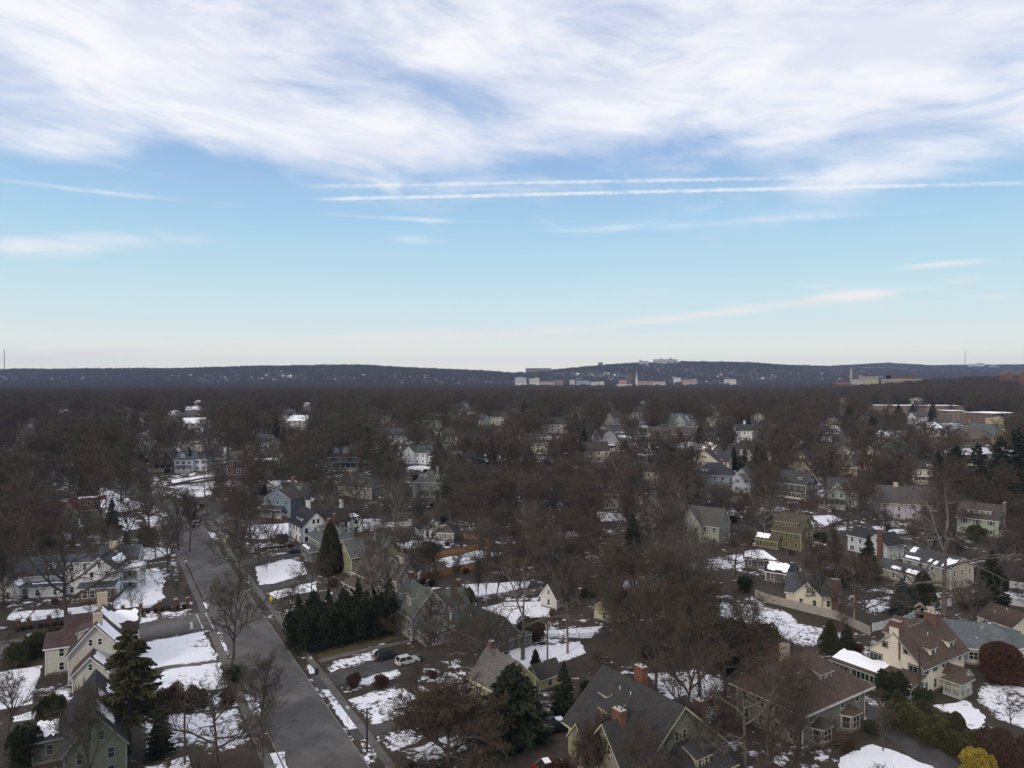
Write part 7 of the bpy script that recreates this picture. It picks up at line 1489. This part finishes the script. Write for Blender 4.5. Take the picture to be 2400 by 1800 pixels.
for (ref, o, x0, x1, y0, y1) in HOUSES:
    if o.y > 480:
        rowt = 885 + (CAMH - (Zg + 19)) / Y * FPX
        keep &= ~((Y < o.y + 20) & (Y > o.y * .45) & (px > x0 - 3) & (px < x1 + 3) & (rowt < y1 - (y1 - y0) * .25) & (rowt > y0 - 200) & (rg.random(len(Y)) < .96) & (885 + (CAMH - Zg) / Y * FPX > y0))
        keep &= ~((abs(Y - o.y) < 26) & (px > x0 - 8) & (px < x1 + 8))
dens = np.sin(X / 160 + 2) * np.sin(Y / 210) + np.sin(X / 70 + Y / 90) * .6
keep &= ~((Y > 2600) & (dens > .75) & (rg.random(len(Y)) < .6))
X, Y, Zg = X[keep], Y[keep], Zg[keep]; n = len(X)
wm_ = bpy.data.meshes.new('woods'); wm_.from_pydata([(float(a), float(b), float(c)) for a, b, c in zip(X, Y, Zg)], [], [])
def attr(nm, ty, v): a = wm_.attributes.new(nm, ty, 'POINT'); a.data.foreach_set('value', v)
sz = np.where(Y < 1200, rg.normal(21, 3, n), rg.normal(18, 2.6, n)) / 20.
hs = np.clip(sz, .65, 1.3); attr('sc', 'FLOAT', hs.astype(np.float32)); attr('rz', 'FLOAT', rg.uniform(0, 6.28, n).astype(np.float32)); vr = rg.choice([0, 1, 2, 3, 4], n, p=[.28, .22, .18, .26, .06]); attr('vr', 'INT', vr.astype(np.int32))
wo = tag(obj('woods', wm_), 'leafless woods filling the distance up to the ridge', 'woods', kind='stuff')
ng = bpy.data.node_groups.new('woods', 'GeometryNodeTree'); ng.interface.new_socket('Geometry', in_out='INPUT', socket_type='NodeSocketGeometry'); ng.interface.new_socket('Geometry', in_out='OUTPUT', socket_type='NodeSocketGeometry')
gi = ng.nodes.new('NodeGroupInput'); go = ng.nodes.new('NodeGroupOutput'); jn = ng.nodes.new('GeometryNodeJoinGeometry'); mp_ = ng.nodes.new('GeometryNodeMeshToPoints'); ng.links.new(gi.outputs[0], mp_.inputs[0])
def na(nm, ty): q = ng.nodes.new('GeometryNodeInputNamedAttribute'); q.data_type = ty; q.inputs[0].default_value = nm; return q.outputs[0]
sc_, rz_, vr_ = na('sc', 'FLOAT'), na('rz', 'FLOAT'), na('vr', 'INT'); cx = ng.nodes.new('ShaderNodeCombineXYZ'); ng.links.new(rz_, cx.inputs[2])
for i in range(5):
    po = bpy.data.objects.new('far_tree', PROTO['far%d' % i][1]); oi = ng.nodes.new('GeometryNodeObjectInfo'); oi.inputs['Object'].default_value = po; oi.inputs['As Instance'].default_value = True
    ip = ng.nodes.new('GeometryNodeInstanceOnPoints'); cp = ng.nodes.new('FunctionNodeCompare'); cp.data_type = 'INT'; cp.operation = 'EQUAL'; ng.links.new(vr_, cp.inputs[2]); cp.inputs[3].default_value = i
    ng.links.new(mp_.outputs[0], ip.inputs['Points']); ng.links.new(cp.outputs[0], ip.inputs['Selection']); ng.links.new(oi.outputs['Geometry'], ip.inputs['Instance']); ng.links.new(cx.outputs[0], ip.inputs['Rotation']); ng.links.new(sc_, ip.inputs['Scale']); ng.links.new(ip.outputs[0], jn.inputs[0])
ng.links.new(jn.outputs[0], go.inputs[0]); md = wo.modifiers.new('woods', 'NODES'); md.node_group = ng
print('trees', len(TREES), 'far', n)
# ------------------------------------------------------------------ small houses far off on the slopes and in the woods
n = 0; tries = 0; HB = {}
while n < 232 and tries < 6000:
    tries += 1; px = rng.uniform(0, 2400); row = rng.choice([rng.uniform(872, 893), rng.uniform(880, 894), rng.uniform(882, 893), rng.uniform(893, 903)])
    p = P(px, row)
    if p.y > 4600 or p.y < 1200: continue
    if p.y > 1000 and p.y < 1800 and row > 900: continue
    if 560 < p.y < 1300 and rng.random() < .55: continue
    if 2600 < p.y < 2900 and 1190 < px < 1740 and rng.random() < .3: p.y += 40
    if not free(p.x, p.y, 6): continue
    k = rng.choice([0, 0, 1, 1, 2, 2, 3, 4] if p.y > 2300 else [0, 1, 1, 2, 3]); o = obj('far_house', TV[k], None, p, rng.uniform(-.6, .6)); n += 1
    zone = ('on the left ridge slope' if px < 1150 else 'on the right ridge slope') if p.y > 3000 else ('at the foot of the left ridge' if px < 1150 else 'round the town below the right ridge') if p.y > 1900 else ('in the nearer woods on the left' if px < 1200 else 'in the nearer woods on the right')
    lk = ['small white house with grey roof', 'small tan house with dark roof', 'small cream house with snowy roof', 'brick building with snowy roof', 'large pale flat building with snowy roof'][k]
    tag(o, lk + ' ' + zone, 'house', 'far houses: ' + lk + ' ' + zone)
# ------------------------------------------------------------------ haze
hm = bpy.data.materials.new('haze'); hm.use_nodes = True; nt = hm.node_tree; nt.nodes.clear(); o_ = nt.nodes.new('ShaderNodeOutputMaterial'); v_ = nt.nodes.new('ShaderNodeVolumePrincipled'); v_.inputs['Color'].default_value = (.48, .62, .95, 1); v_.inputs['Density'].default_value = 0.00006; v_.inputs['Anisotropy'].default_value = .2; nt.links.new(v_.outputs[0], o_.inputs['Volume'])
hb = MB(); hb.box(-14000, 14000, -800, 9300, -60, 300); ho = hb.build('haze', hm); tag(ho, 'thin bluish air over the whole suburb', 'haze', kind='stuff')
sc.cycles.volume_step_rate = 10
